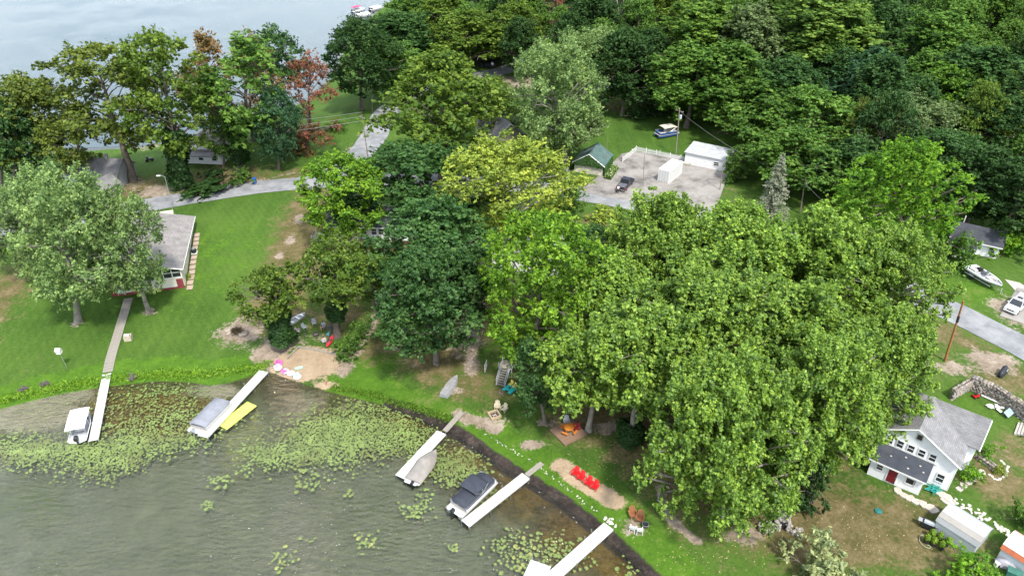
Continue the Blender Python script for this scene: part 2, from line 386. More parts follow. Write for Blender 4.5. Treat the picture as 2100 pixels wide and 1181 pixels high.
grass = ramp(math2('ADD', math2('MULTIPLY', nbig, .4), math2('ADD', math2('MULTIPLY', nstreak, .22), math2('MULTIPLY', nfine, .38))),
    [(.36, (.028, .064, .010)), (.48, (.050, .104, .014)), (.6, (.078, .140, .022)), (.72, (.125, .168, .040))])
lush = ramp(nm1, [(.35, (.035, .085, .008)), (.55, (.07, .15, .013)), (.7, (.11, .19, .02))])
dry = ramp(nm1, [(.36, (.060, .055, .018)), (.47, (.105, .090, .036)), (.56, (.150, .120, .058)), (.68, (.215, .175, .10))])
dirt = ramp(nm1, [(.35, (.15, .115, .08)), (.52, (.25, .20, .155)), (.66, (.36, .305, .245))])
sand = ramp(nm1, [(.35, (.26, .19, .125)), (.6, (.38, .29, .195))])
muck = ramp(nm1, [(.36, (.012, .010, .009)), (.5, (.030, .024, .021)), (.66, (.085, .066, .055))])
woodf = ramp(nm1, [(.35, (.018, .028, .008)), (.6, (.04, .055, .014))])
wv = n.new('ShaderNodeTexWave'); wv.inputs['Scale'].default_value = .28; wv.inputs['Distortion'].default_value = 2.5; wv.inputs['Detail'].default_value = 2; wv.inputs['Detail Scale'].default_value = .4
wm_ = n.new('ShaderNodeMapping'); wm_.inputs['Rotation'].default_value = (0, 0, R(-35)); l.new(tco.outputs['Object'], wm_.inputs[0]); l.new(wm_.outputs[0], wv.inputs[0])
wr = n.new('ShaderNodeMapRange'); wr.inputs[3].default_value = .955; wr.inputs[4].default_value = 1.035; l.new(wv.outputs['Fac'], wr.inputs[0])
wvm = n.new('ShaderNodeVectorMath'); wvm.operation = 'MULTIPLY'; l.new(grass, wvm.inputs[0]); l.new(wr.outputs[0], wvm.inputs[1]); grass = wvm.outputs[0]
gc = mixc(mask('lush', nm1), grass, lush)
gc = mixc(mask('dry', nm1, 1.3, .35, .9), gc, dry)
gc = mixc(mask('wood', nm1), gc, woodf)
gc = mixc(mask('dirt', nm1, 1.5, .5, .85), gc, dirt)
gc = mixc(mask('sand', nm1, .9, .45, .75), gc, sand)
# lake bed
deep = ramp(math2('ADD', math2('MULTIPLY', noise(.05, 4), .6), math2('MULTIPLY', nmid, .4)), [(.36, (.11, .122, .086)), (.5, (.15, .162, .118)), (.66, (.20, .205, .15))])
shal = ramp(nm1, [(.34, (.032, .026, .010)), (.5, (.075, .060, .024)), (.66, (.12, .095, .042))])
weed = ramp(nm1, [(.36, (.045, .032, .008)), (.5, (.13, .085, .022)), (.66, (.20, .145, .045))])
pale = ramp(nm1, [(.35, (.25, .22, .17)), (.65, (.38, .335, .265))])
offr = n.new('ShaderNodeMapRange'); offr.interpolation_type = 'SMOOTHSTEP'; offr.inputs[1].default_value = .1; offr.inputs[2].default_value = .75
l.new(math2('ADD', attr('off'), math2('MULTIPLY', math2('SUBTRACT', nmid, .5), .5)), offr.inputs[0])
bed = mixc(offr.outputs[0], shal, deep); bed = mixc(mask('weed', nm1, .6, .4, .8), bed, weed); bed = mixc(mask('pale', nm1, .5, .35, .85), bed, pale)
farb = n.new('ShaderNodeRGB'); farb.outputs[0].default_value = (.10, .14, .155, 1); bed = mixc(attr('farlake'), bed, farb.outputs[0])
offs = n.new('ShaderNodeMapRange'); offs.inputs[1].default_value = 0; offs.inputs[2].default_value = .02; l.new(attr('off'), offs.inputs[0])
gc = mixc(offs.outputs[0], gc, bed); gc = mixc(mask('muck', nm1, 1.3, .45, .85), gc, muck)
l.new(gc, b.inputs['Base Color'])
bp = n.new('ShaderNodeBump'); bp.inputs['Strength'].default_value = .8; bp.inputs['Distance'].default_value = .12
l.new(math2('ADD', nfine, math2('MULTIPLY', nvf, .6)), bp.inputs['Height']); l.new(bp.outputs[0], b.inputs['Normal'])
gme.materials.append(m)

# ------------------------------------------------------------------ water
def water_mat(name, dist, lowf, refl, tint):
    global n, l, tco
    m, n, l, b = nm(name); n.remove(b); tco = n.new('ShaderNodeTexCoord')
    out = [q for q in n if q.type == 'OUTPUT_MATERIAL'][0]
    tr = n.new('ShaderNodeBsdfTransparent'); tr.inputs[0].default_value = (*tint, 1)
    gl = n.new('ShaderNodeBsdfGlossy'); gl.inputs['Roughness'].default_value = .05; gl.inputs[0].default_value = (1, 1, 1, 1)
    fr = n.new('ShaderNodeFresnel'); fr.inputs[0].default_value = 1.33
    w1 = noise(1.3, 4, .6, ((.62, 1.4, 1), R(24))); w2 = noise(.5, 3, .55, ((.5, 1.5, 1), R(-10))); calm = noise(.05, 2)
    cm = n.new('ShaderNodeMapRange'); cm.inputs[1].default_value = .40; cm.inputs[2].default_value = .60; cm.inputs[3].default_value = .3; cm.inputs[4].default_value = 1; l.new(calm, cm.inputs[0])
    bp = n.new('ShaderNodeBump'); bp.inputs['Distance'].default_value = dist; l.new(cm.outputs[0], bp.inputs['Strength']); l.new(math2('ADD', w1, math2('MULTIPLY', w2, lowf)), bp.inputs['Height'])
    l.new(bp.outputs[0], gl.inputs['Normal']); l.new(bp.outputs[0], fr.inputs['Normal'])
    ms = n.new('ShaderNodeMixShader'); l.new(math2('MINIMUM', math2('MULTIPLY', fr.outputs[0], refl), 1.0), ms.inputs[0]); l.new(tr.outputs[0], ms.inputs[1]); l.new(gl.outputs[0], ms.inputs[2]); l.new(ms.outputs[0], out.inputs[0]); return m
tag(MB().add([(-4000, -150, 0), (4000, -150, 0), (4000, 115, 0), (-4000, 115, 0)], [(0, 1, 2, 3)]).build('near_lake', water_mat('near_lake_surface', .7, .35, 1.45, (.88, .9, .84))), kind='structure')
tag(MB().add([(-4000, 115, 0), (4000, 115, 0), (4000, 5000, 0), (-4000, 5000, 0)], [(0, 1, 2, 3)]).build('far_lake', water_mat('far_lake_surface', .12, .3, .92, (.84, .9, .92))), kind='structure')

# ------------------------------------------------------------------ roads, parking lot, pads
m, n, l, b = nm('asphalt'); tco = n.new('ShaderNodeTexCoord'); b.inputs['Roughness'].default_value = .9
r1 = ramp(noise(.35, 6, .65), [(.38, (.165, .17, .18)), (.5, (.215, .22, .23)), (.62, (.265, .268, .275))]); sp = ramp(noise(22, 3, .8), [(.3, (.75, .75, .75)), (.7, (1.2, 1.2, 1.2))])
q = n.new('ShaderNodeMixRGB'); q.blend_type = 'MULTIPLY'; q.inputs[0].default_value = .7; l.new(r1, q.inputs[1]); l.new(sp, q.inputs[2]); l.new(q.outputs[0], b.inputs['Base Color']); ASPH = m
m, n, l, b = nm('old_paving'); tco = n.new('ShaderNodeTexCoord'); b.inputs['Roughness'].default_value = .92
r1 = ramp(noise(.22, 7, .7), [(.36, (.11, .10, .092)), (.46, (.205, .188, .172)), (.58, (.27, .25, .23))])
vo = n.new('ShaderNodeTexVoronoi'); vo.feature = 'DISTANCE_TO_EDGE'; vo.inputs['Scale'].default_value = .22
q1 = n.new('ShaderNodeMixRGB'); q1.inputs[0].default_value = .12; l.new(tco.outputs['Object'], q1.inputs[1]); nz = n.new('ShaderNodeTexNoise'); nz.inputs['Scale'].default_value = .5; nz.inputs['Detail'].default_value = 5
l.new(nz.outputs['Color'], q1.inputs[2]); va = n.new('ShaderNodeVectorMath'); va.operation = 'ADD'; l.new(tco.outputs['Object'], va.inputs[0]); vs_ = n.new('ShaderNodeVectorMath'); vs_.operation = 'SCALE'; vs_.inputs['Scale'].default_value = 3.0
l.new(nz.outputs['Color'], vs_.inputs[0]); l.new(vs_.outputs[0], va.inputs[1]); l.new(va.outputs[0], vo.inputs['Vector'])
ck = n.new('ShaderNodeMapRange'); ck.inputs[1].default_value = 0; ck.inputs[2].default_value = .014; ck.inputs[3].default_value = .45; ck.inputs[4].default_value = 0; l.new(vo.outputs['Distance'], ck.inputs[0])
dk = n.new('ShaderNodeRGB'); dk.outputs[0].default_value = (.09, .08, .07, 1); l.new(mixc(ck.outputs[0], r1, dk.outputs[0]), b.inputs['Base Color']); PAVE = m
def smooth_line(pts, step=1.5):
    p = [np.array(q, float) for q in pts]; p = [2 * p[0] - p[1]] + p + [2 * p[-1] - p[-2]]; o = []
    for i in range(1, len(p) - 2):
        L = np.hypot(*(p[i + 1] - p[i])); k = max(2, int(L / step))
        for j in range(k):
            t = j / k; o.append(.5 * (2 * p[i] + (p[i + 1] - p[i - 1]) * t + (2 * p[i - 1] - 5 * p[i] + 4 * p[i + 1] - p[i + 2]) * t * t + (3 * p[i] - p[i - 1] - 3 * p[i + 1] + p[i + 2]) * t ** 3))
    return np.array(o + [p[-2]])
def ribbon(name, pts, width, mt, dz=.07, kind='structure', wob=.12):
    c = smooth_line(pts); t = np.gradient(c, axis=0); t /= np.linalg.norm(t, axis=1)[:, None] + 1e-9; nn = np.stack([-t[:, 1], t[:, 0]], 1)
    k = 9; X = np.zeros((len(c), k)); Y = X.copy(); rg = np.random.RandomState(3)
    wa = np.convolve(rg.randn(len(c) + 4), np.ones(5) / 5, 'valid')[:len(c)] * wob * 2; wb = np.convolve(rg.randn(len(c) + 4), np.ones(5) / 5, 'valid')[:len(c)] * wob * 2
    for j in range(k):
        f = (j / (k - 1) - .5) * width + (wa if j == 0 else wb if j == k - 1 else 0)
        X[:, j] = c[:, 0] + nn[:, 0] * f; Y[:, j] = c[:, 1] + nn[:, 1] * f
    me = grid_mesh(name, X[:, ::-1], Y[:, ::-1], bil(GZ, X[:, ::-1], Y[:, ::-1]) + dz); me.materials.append(mt)
    o = bpy.data.objects.new(name, me); COL.objects.link(o); tag(o, kind=kind); return o
roadA = [P(*p)[:2] for p in [(-200, 520), (60, 462), (200, 440), (290, 424), (380, 408), (470, 393), (560, 381), (640, 374), (760, 368), (900, 370), (1040, 380), (1150, 392), (1250, 408), (1350, 424), (1480, 446), (1620, 488), (1760, 545), (1900, 615), (2000, 662), (2120, 725), (2300, 830)]]
ribbon('road', roadA, 6.0, ASPH)
roadB = [P(*p)[:2] for p in [(660, 372), (705, 345), (745, 310), (765, 282), (778, 255), (800, 225), (850, 190), (930, 165), (1010, 150), (1080, 130), (1180, 90), (1240, 20)]]
ribbon('side_road', roadB, 6.4, ASPH, dz=.075)
def patch(name, pts, mt, dz=.06, step=.8, kind='structure'):
    w_ = np.array([P(*p)[:2] for p in pts]); x0, y0 = w_.min(0); x1, y1 = w_.max(0)
    c = w_.mean(0); N = len(w_); rings = 8; vs = []; fs = []
    sub = []
    for i in range(N):
        a, b_ = w_[i], w_[(i + 1) % N]; k = max(1, int(np.hypot(*(b_ - a)) / step))
        for j in range(k): sub.append(a + (b_ - a) * j / k)
    n_ = len(sub); vs.append((c[0], c[1], Z(*c) + dz))
    for r_ in range(1, rings + 1):
        for q_ in sub:
            p_ = c + (q_ - c) * r_ / rings; vs.append((p_[0], p_[1], Z(*p_) + dz))
    sgn = 1 if sum(w_[i][0] * w_[(i + 1) % N][1] - w_[(i + 1) % N][0] * w_[i][1] for i in range(N)) > 0 else -1
    for i in range(n_):
        j = (i + 1) % n_; fs.append((0, 1 + i, 1 + j)[::sgn])
        for r_ in range(rings - 1):
            o0, o1 = 1 + r_ * n_, 1 + (r_ + 1) * n_; fs.append((o0 + i, o1 + i, o1 + j, o0 + j)[::sgn])
    o = MB().add(vs, fs).build(name, mt); tag(o, kind=kind); return o
patch('parking_lot', [(1192, 392), (1238, 352), (1275, 316), (1303, 312), (1400, 322), (1478, 345), (1492, 360), (1478, 402), (1462, 440), (1380, 427), (1290, 412), (1230, 402)], PAVE, .085)
patch('driveway', [(2085, 590), (2140, 600), (2170, 660), (2110, 668), (2050, 648)], PAVE, .07)
patch('driveway', [(2060, 573), (2090, 580), (2110, 592), (2085, 600)], CONC, .06)
patch('patio', [(230, 452), (290, 440), (355, 431), (357, 447), (300, 470), (235, 480)], mat('cream_concrete', (.50, .46, .38), .9, .12, 2), .06)

# ------------------------------------------------------------------ foliage
def leaf_mat(name, trans=.35, gloss=.12):
    m, n, l, b = nm(name); n.remove(b); out = [q for q in n if q.type == 'OUTPUT_MATERIAL'][0]
    oi = n.new('ShaderNodeObjectInfo'); a = n.new('ShaderNodeAttribute'); a.attribute_name = 'tint'
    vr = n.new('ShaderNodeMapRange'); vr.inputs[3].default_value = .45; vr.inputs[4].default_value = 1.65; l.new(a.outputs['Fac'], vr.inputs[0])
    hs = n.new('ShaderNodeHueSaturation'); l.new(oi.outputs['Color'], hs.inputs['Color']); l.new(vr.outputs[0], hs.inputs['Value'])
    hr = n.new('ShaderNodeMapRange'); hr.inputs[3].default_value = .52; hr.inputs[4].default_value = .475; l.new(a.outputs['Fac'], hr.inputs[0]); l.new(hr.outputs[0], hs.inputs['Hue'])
    d = n.new('ShaderNodeBsdfDiffuse'); t = n.new('ShaderNodeBsdfTranslucent'); g = n.new('ShaderNodeBsdfGlossy'); g.inputs['Roughness'].default_value = .45; g.inputs[0].default_value = (.8, .9, .8, 1)
    l.new(hs.outputs[0], d.inputs[0])
    tv = n.new('ShaderNodeVectorMath'); tv.operation = 'MULTIPLY'; tv.inputs[1].default_value = (1.25, 1.25, .6); l.new(hs.outputs[0], tv.inputs[0]); l.new(tv.outputs[0], t.inputs[0])
    m1 = n.new('ShaderNodeMixShader'); m1.inputs[0].default_value = trans; l.new(d.outputs[0], m1.inputs[1]); l.new(t.outputs[0], m1.inputs[2])
    m2 = n.new('ShaderNodeMixShader'); m2.inputs[0].default_value = gloss * .3; l.new(m1.outputs[0], m2.inputs[1]); l.new(g.outputs[0], m2.inputs[2]); l.new(m2.outputs[0], out.inputs[0]); return m
LEAF = leaf_mat('leaf', .35, .05); LEAFS = leaf_mat('shiny_leaf', .4, .09); NEEDLE = leaf_mat('needle', .15, .08)

def leaves_mesh(name, c, nrm, tint, length, width, mt, rs, fold=.25):
    """one pointed, slightly folded blade (two triangles) per point"""
    N = len(c); nrm = nrm / (np.linalg.norm(nrm, axis=1)[:, None] + 1e-9)
    r = rs.randn(N, 3); u = r - (r * nrm).sum(1)[:, None] * nrm; u /= np.linalg.norm(u, axis=1)[:, None] + 1e-9
    v = np.cross(nrm, u); s = rs.uniform(.55, 1.35, N)[:, None]
    L = length * s; W = width * s
    p = np.stack([c - u * L * .5, c + v * W * .5 - nrm * W * fold, c + u * L * .5, c - v * W * .5 - nrm * W * fold], 1)
    me = bpy.data.meshes.new(name); me.vertices.add(N * 4); me.vertices.foreach_set('co', p.astype(np.float32).ravel())
    k = np.arange(N)[:, None] * 4; tri = np.stack([np.concatenate([k, k + 1, k + 2], 1), np.concatenate([k, k + 2, k + 3], 1)], 1).reshape(-1)
    me.loops.add(N * 6); me.loops.foreach_set('vertex_index', tri.astype(np.int32))
    me.polygons.add(N * 2); me.polygons.foreach_set('loop_start', (np.arange(N * 2) * 3).astype(np.int32)); me.polygons.foreach_set('loop_total', np.full(N * 2, 3, np.int32))
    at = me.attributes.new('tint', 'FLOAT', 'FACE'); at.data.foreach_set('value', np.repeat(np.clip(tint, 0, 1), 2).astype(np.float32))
    me.update(); me.materials.append(mt); return me
def shell_points(cc, rr, per_area, rs, low=-.5, sprig=True):
    """leaves bunched along short twigs that stick out of each clump, mostly on its upper side"""
    C = []; Nn = []; T = []
    for c, r in zip(cc, rr):
        k = max(12, int(4 * math.pi * ((r[0] * r[1] * r[2]) ** (2 / 3)) * per_area * .8))
        ns = max(5, k // 11); d = rs.randn(ns * 2, 3) + [0, 0, .55]; d /= np.linalg.norm(d, axis=1)[:, None]; d = d[d[:, 2] > low * rs.uniform(.6, 1.4, len(d))][:ns]
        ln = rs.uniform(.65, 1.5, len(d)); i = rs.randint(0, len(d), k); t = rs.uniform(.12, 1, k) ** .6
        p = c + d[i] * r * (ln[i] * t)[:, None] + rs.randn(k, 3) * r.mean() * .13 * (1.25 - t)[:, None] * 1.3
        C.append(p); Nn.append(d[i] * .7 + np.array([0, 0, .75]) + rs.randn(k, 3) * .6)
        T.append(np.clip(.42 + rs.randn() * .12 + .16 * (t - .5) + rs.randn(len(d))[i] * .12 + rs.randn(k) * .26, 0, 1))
    return np.concatenate(C), np.concatenate(Nn), np.concatenate(T)
def profile(kind, t):                               # crown radius against crown height, t in 0..1
    if kind == 'round': return math.sqrt(max(0, 1 - (2 * t - .95) ** 2 / 1.12)) if t < 1 else .15
    if kind == 'dome': return min(1, .62 + 1.2 * t) * math.sqrt(max(.02, 1 - t ** 2.6))
    if kind == 'vase': return .35 + .65 * math.sin(math.pi * min(1, t * .85 + .05))
    if kind == 'tall': return .55 + .4 * math.sin(math.pi * t) - .25 * t * t
    if kind == 'column': return .8 * math.sqrt(max(.03, 1 - (2 * t - .9) ** 2 / 1.25))
    return 1
def make_proto(kind, prof, H, W, cb, nclump, cr, dens, leaf, seed, bark=None, mt=None, flat=.75, limbs=14, up=0.0, trunk_r=.32, inner=.35, low=-.5, jag=.35):
    """returns (trunk mesh, crown mesh): H height, W crown width, cb crown base height, cr clump radius"""
    rs = np.random.RandomState(seed); cc = []; rr = []; hc = H - cb
    lob = rs.uniform(0, 6.28, 3)
    tries = 0
    while len(cc) < nclump and tries < 5000:
        tries += 1; t = rs.uniform(0, 1) ** .85; a = rs.uniform(0, 6.283)
        lobed = 1 + .13 * math.sin(2 * a + lob[0]) + .10 * math.sin(3 * a + lob[1] + 4 * t) + .08 * math.sin(5 * a + lob[2])
        r = W / 2 * profile(prof, t) * lobed - cr * .55 + rs.normal(0, jag)
        q = 1 if rs.rand() > inner else rs.uniform(.1, .8)
        z = cb + hc * t * (1 - .35 * cr / hc) + rs.normal(0, jag)
        c = np.array([math.cos(a) * max(0, r) * q, math.sin(a) * max(0, r) * q, z + rs.uniform(-.3, .3)])
        if any(np.linalg.norm((c - e) / np.array([1, 1, .8])) < cr * .62 for e in cc): continue
        k = cr * rs.uniform(.65, 1.3); cc.append(c); rr.append(np.array([k, k, k * flat * (1 + up)]))
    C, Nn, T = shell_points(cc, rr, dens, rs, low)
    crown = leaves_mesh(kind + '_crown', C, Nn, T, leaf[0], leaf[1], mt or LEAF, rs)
    mb = MB(); pts = [Vector((0, 0, -.4))]; x = y = 0; nseg = 7; top = cb + hc * .72
    for i in range(1, nseg + 1):
        x += rs.uniform(-.25, .25) * W / 14; y += rs.uniform(-.25, .25) * W / 14; pts.append(Vector((x, y, top * i / nseg)))
    rad = [trunk_r * (1.45 if i == 0 else 1.0) * (1 - .82 * i / nseg) + .03 for i in range(nseg + 1)]
    for i in range(nseg): mb.tube(pts[i], pts[i + 1], rad[i], rad[i + 1], 8, False)
    order = sorted(range(len(cc)), key=lambda i: -np.hypot(cc[i][0], cc[i][1]))[:limbs * 2]; rs.shuffle(order)
    for i in order[:limbs]:
        c = Vector(cc[i]); f = max(.15, min(.92, (c.z - .42 * math.hypot(c.x, c.y) - .5) / top)); k = f * nseg; j = min(nseg - 1, int(k))
        s = pts[j].lerp(pts[j + 1], k - j); r0 = (rad[j] * (1 - (k - j)) + rad[j + 1] * (k - j)) * .55
        mid = s.lerp(c, .5) + Vector((rs.uniform(-.5, .5), rs.uniform(-.5, .5), rs.uniform(.2, .9))) * W / 14
        e = c + (c - s).normalized() * cr * .35
        mb.path([s, s.lerp(mid, .5) + Vector((0, 0, .15)), mid, c, e], r0, 5, .025)
        for q in range(2):
            o = Vector((rs.uniform(-1, 1), rs.uniform(-1, 1), rs.uniform(-.1, .9))) * cr; mb.tube(mid.lerp(c, rs.uniform(.2, .9)), c + o, r0 * .35, .015, 4, False)
    return mb.mesh(kind + '_trunk', bark or BARK, True), crown, np.percentile(C[:, 2], 99.6), 2 * np.percentile(np.hypot(C[:, 0], C[:, 1]), 96)
PR = {}
def proto(key, *a, **k): q = make_proto(key, *a, **k); PR[key] = (q[:2], q[2], q[3])
#                    prof   H   W   cb  n   cr   dens leaf
proto('oak',        'dome', 16, 13, 5.0, 120, 1.3, 11, (.40, .28), 1, flat=.72, limbs=16)
proto('oak_b',      'dome', 16, 13, 4.2, 105, 1.4, 11, (.40, .28), 2, flat=.7, limbs=16)
proto('maple',      'round', 16, 12, 3.0, 150, 1.15, 13, (.36, .23), 3, flat=.85, up=.2, limbs=12)
proto('maple_b',    'round', 17, 12, 3.5, 140, 1.15, 13, (.36, .23), 4, flat=.9, up=.25, limbs=12)
proto('silver',     'vase', 16, 13, 3.5, 170, 1.05, 15, (.34, .19), 5, bark=BARKP, flat=.9, up=.3, limbs=18, trunk_r=.38)
proto('sycamore',   'dome', 20, 17, 6.0, 400, .85, 17, (.36, .27), 6, bark=BARKP, mt=LEAFS, flat=1.1, up=.5, limbs=50, trunk_r=.48, inner=.4, jag=1.15, low=-.35)
proto('sycamore_b', 'dome', 20, 17, 3.0, 500, .85, 18, (.36, .27), 7, bark=BARKP, mt=LEAFS, flat=1.1, up=.4, limbs=36, trunk_r=.48, inner=.35, jag=1.1, low=-.9)
proto('sycamore_c', 'dome', 18, 14, 3.0, 300, .85, 17, (.36, .27), 17, bark=BARKP, mt=LEAFS, flat=1.1, up=.5, limbs=40, trunk_r=.42, inner=.4, jag=1.0, low=-.35)
proto('sycamore_d', 'round', 18, 11, 7.0, 190, .85, 17, (.36, .27), 27, bark=BARKP, mt=LEAFS, flat=1.1, up=.5, limbs=26, trunk_r=.36, inner=.35, jag=.7, low=-.5)
proto('sparse',     'vase', 17, 11, 4.6, 66, 1.35, 11, (.40, .28), 8, flat=.75, limbs=22, trunk_r=.36, inner=.25)
proto('sparse_b',   'tall', 17, 10, 4.5, 58, 1.3, 11, (.40, .28), 9, flat=.8, limbs=22, trunk_r=.34, inner=.25)
proto('bright',     'round', 16, 12, 1.5, 330, .8, 18, (.30, .18), 10, flat=.8, up=.15, limbs=12)
proto('poplar',     'tall', 22, 11, 4, 210, 1.0, 12, (.42, .30), 11, flat=1.0, up=.4, limbs=14)
proto('forest',     'dome', 20, 12, 4, 150, 1.15, 11, (.42, .30), 12, flat=1.0, up=.2, limbs=10)
proto('forest_b',   'round', 20, 11, 3.5, 150, 1.1, 11, (.42, .30), 13, flat=1.0, up=.2, limbs=10)
proto('flat_top',   'dome', 15, 13, 4, 110, 1.35, 11, (.42, .30), 14, flat=.8, limbs=14)
proto('beach_oak',  'dome', 13, 10, 7.0, 60, 1.15, 12, (.38, .27), 33, flat=.75, limbs=20, trunk_r=.42, inner=.3, jag=.5)
proto('bush',       'dome', 3, 4, .2, 22, .75, 22, (.28, .18), 15, flat=.8, limbs=6, trunk_r=.07, low=-.9)
proto('hedge',      'dome', 3, 4, .1, 26, .7, 24, (.30, .13), 16, flat=.9, up=.3, limbs=6, trunk_r=.06, low=-.9)
proto('dying',      'tall', 15, 9, 2.5, 50, 1.1, 9, (.34, .22), 18, flat=.9, limbs=40, trunk_r=.3, inner=.3)
# spruce: drooping tiers
def spruce():
    rs = np.random.RandomState(21); C = []; Nn = []; T = []; mb = MB(); H = 14.
    mb.tube((0, 0, -.3), (0, 0, H * .97), .26, .03, 7, False)
    z = .7
    while z < H:
        f = 1 - z / H; L = 3.0 * f ** .85 + .12; nb = int(7 + 9 * f)
        for i in range(nb):
            a = rs.uniform(0, 6.283); l_ = L * rs.uniform(.7, 1.12); e = np.array([math.cos(a) * l_, math.sin(a) * l_, z - .32 * l_]); s = np.array([0, 0, z + .1])
            mb.tube(s, e, .035, .01, 4, False); k = int(10 + 26 * f); t = rs.uniform(.15, 1.05, k)[:, None]
            p = s + (e - s) * t + rs.randn(k, 3) * np.array([.2, .2, .12]) * (.4 + f); C.append(p); Nn.append(np.tile([math.cos(a) * .5, math.sin(a) * .5, 1], (k, 1)) + rs.randn(k, 3) * .6); T.append(.3 + .5 * t[:, 0] + rs.randn(k) * .15)
        z += .28 + .25 * f
    cr_ = leaves_mesh('spruce_crown', np.concatenate(C), np.concatenate(Nn), np.concatenate(T), .42, .12, NEEDLE, rs)
    return mb.mesh('spruce_trunk', BARK, True), cr_
PR['spruce'] = (spruce(), 14., 6.2)
# ivy sleeve for trunks, unit: radius 1 m, height 6 m
def ivy_mesh():
    rs = np.random.RandomState(31); k = 4200; z = rs.uniform(0, 6, k); a = rs.uniform(0, 6.283, k); bulge = 1 + .25 * np.sin(z * 1.7 + 2 * a) + .2 * np.sin(3 * a + z)
    r = bulge * rs.uniform(.55, 1.1, k) * np.where(z < .5, .5 + z, 1)
    c = np.stack([np.cos(a) * r, np.sin(a) * r, z], 1); nn = np.stack([np.cos(a), np.sin(a), np.full(k, .6)], 1) + rs.randn(k, 3) * .5
    return leaves_mesh('ivy', c, nn, .45 + .2 * rs.randn(k), .42, .32, LEAF, rs)
IVY = ivy_mesh()
GREENS = dict(oak=(.098, .165, .022), dark=(.050, .118, .030), deep=(.034, .082, .020), mid=(.090, .185, .030), bright=(.125, .25, .020), yellow=(.25, .33, .050), syc=(.178, .300, .042),
    silver=(.170, .265, .088), olive=(.118, .165, .028), grey=(.145, .215, .080), teal=(.044, .110, .046), red=(.22, .10, .055), rust=(.19, .13, .045), spruce=(.19, .215, .15), lime=(.115, .255, .018))
def place_tree(kind, loc, H, W, color, label, group=None, lean=(0, 0), rz=None, name='deciduous_tree', cat='tree', ivy=None):
    (tm, cm_), ph, pw = PR[kind]
    col = GREENS[color] if isinstance(color, str) else color
    t = thing(name, label, cat, loc, random.uniform(0, 6.28) if rz is None else rz, group)
    if lean != (0, 0):
        M = Matrix.Rotation(lean[0], 4, 'Y') @ Matrix.Rotation(-lean[1], 4, 'X') @ Matrix.Rotation(t.rotation_euler.z, 4, 'Z'); t.rotation_euler = M.to_euler()
    W *= 1.1; sc = (W / pw, W / pw, H / ph)
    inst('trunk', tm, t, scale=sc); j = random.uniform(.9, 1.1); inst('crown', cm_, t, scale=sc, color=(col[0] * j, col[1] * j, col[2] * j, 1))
    if ivy: inst('ivy', IVY, t, loc=(0, 0, ivy[2] if len(ivy) > 2 else .3), scale=(ivy[0], ivy[0], ivy[1] / 6), color=(*GREENS['deep'], 1))
    return t
def tree_px(kind, top, wpx, color, label, H=None, base=None, **k):
    """top: pixel of the crown's top; base: pixel where the trunk meets the ground (or H in metres)"""
    if base is not None:
        b_ = P(*base); d = ray(*top); t = b_.y / d[1]; h = CAMZ + d[2] * t - b_.z; x = d[0] * t; m_ = ppm((b_.x, b_.y, b_.z + h * .6))
        lean = math.atan2(x - b_.x, h); k.setdefault('lean', (lean, 0) if abs(lean) > .03 else (0, 0))
        return place_tree(kind, b_, h, wpx / m_, color, label, **k)
    q = P(top[0], top[1], H); m_ = ppm((q.x, q.y, q.z - H * .35)); return place_tree(kind, (q.x, q.y, Z(q.x, q.y)), H, wpx / m_, color, label, **k)

# shore trees by the far lake
g = 'trees between the road and the far lake'
tree_px('oak', (50, 148), 200, 'olive', 'broad olive oak at the left edge of the photo, lake behind its crown', base=(32, 366), group=g)
tree_px('sparse', (190, 88), 215, 'olive', 'leaning loose oak beside the small grey cottage, top bent over the far lake', base=(272, 372), group=g)
tree_px('sparse', (312, 60), 180, 'oak', 'tall oak with an ivy-clad trunk standing by the street lamp', base=(375, 388), group=g, ivy=(1.9, 12, .6))
tree_px('sparse_b', (412, 66), 105, 'rust', 'thin tree with a browning top left of the hip-roofed house', base=(440, 300), group=g)
tree_px('sparse_b', (500, 66), 185, 'mid', 'tall green tree with brown twigs in front of the hip-roofed house', base=(488, 348), group=g, ivy=(1.6, 11, 1.5))
tree_px('sparse', (560, 58), 130, 'dark', 'dark green crown rising behind the browning trees by the far lake', base=(560, 265), group=g)
tree_px('maple', (565, 178), 95, 'teal', 'small dark green tree over the blue bin at the roadside', base=(572, 348), group=g)
tree_px('dying', (640, 100), 120, 'red', 'dying tree with rusty red foliage near the utility pole', base=(628, 315), group=g)
tree_px('dying', (505, 62), 110, 'rust', 'brownish thin crown between the two green trees by the far lake', base=(520, 290), group=g)
tree_px('maple_b', (745, 36), 150, 'deep', 'dark tree at the bend of the side road beside the lake', base=(742, 225), group=g)
tree_px('sparse_b', (150, 205), 120, 'olive', 'olive crown filling the gap in front of the light grey cottage', base=(150, 385), group=g)
tree_px('maple_b', (462, 205), 70, 'mid', 'green tree covering the right end of the hip-roofed house', base=(458, 345), group=g)
tree_px('oak', (0, 200), 130, 'dark', 'dark green tree cut by the left edge below the broad oak', base=(0, 390), group=g)
tree_px('bush', (497, 342), 46, 'mid', 'round green shrub beside the blue bin', base=(497, 376), name='shrub', cat='shrub')
tree_px('hedge', (420, 362), 120, 'deep', 'low dark hedge along the roadside under the ivy-clad oak', base=(430, 384), name='hedge', cat='hedge')
tree_px('bush', (610, 268), 60, 'rust', 'browning brush at the foot of the rusty red tree', base=(612, 318), name='shrub', cat='shrub')
tree_px('bush', (690, 250), 50, 'mid', 'rough green brush on the bank by the side road', base=(690, 268), name='shrub', cat='shrub')
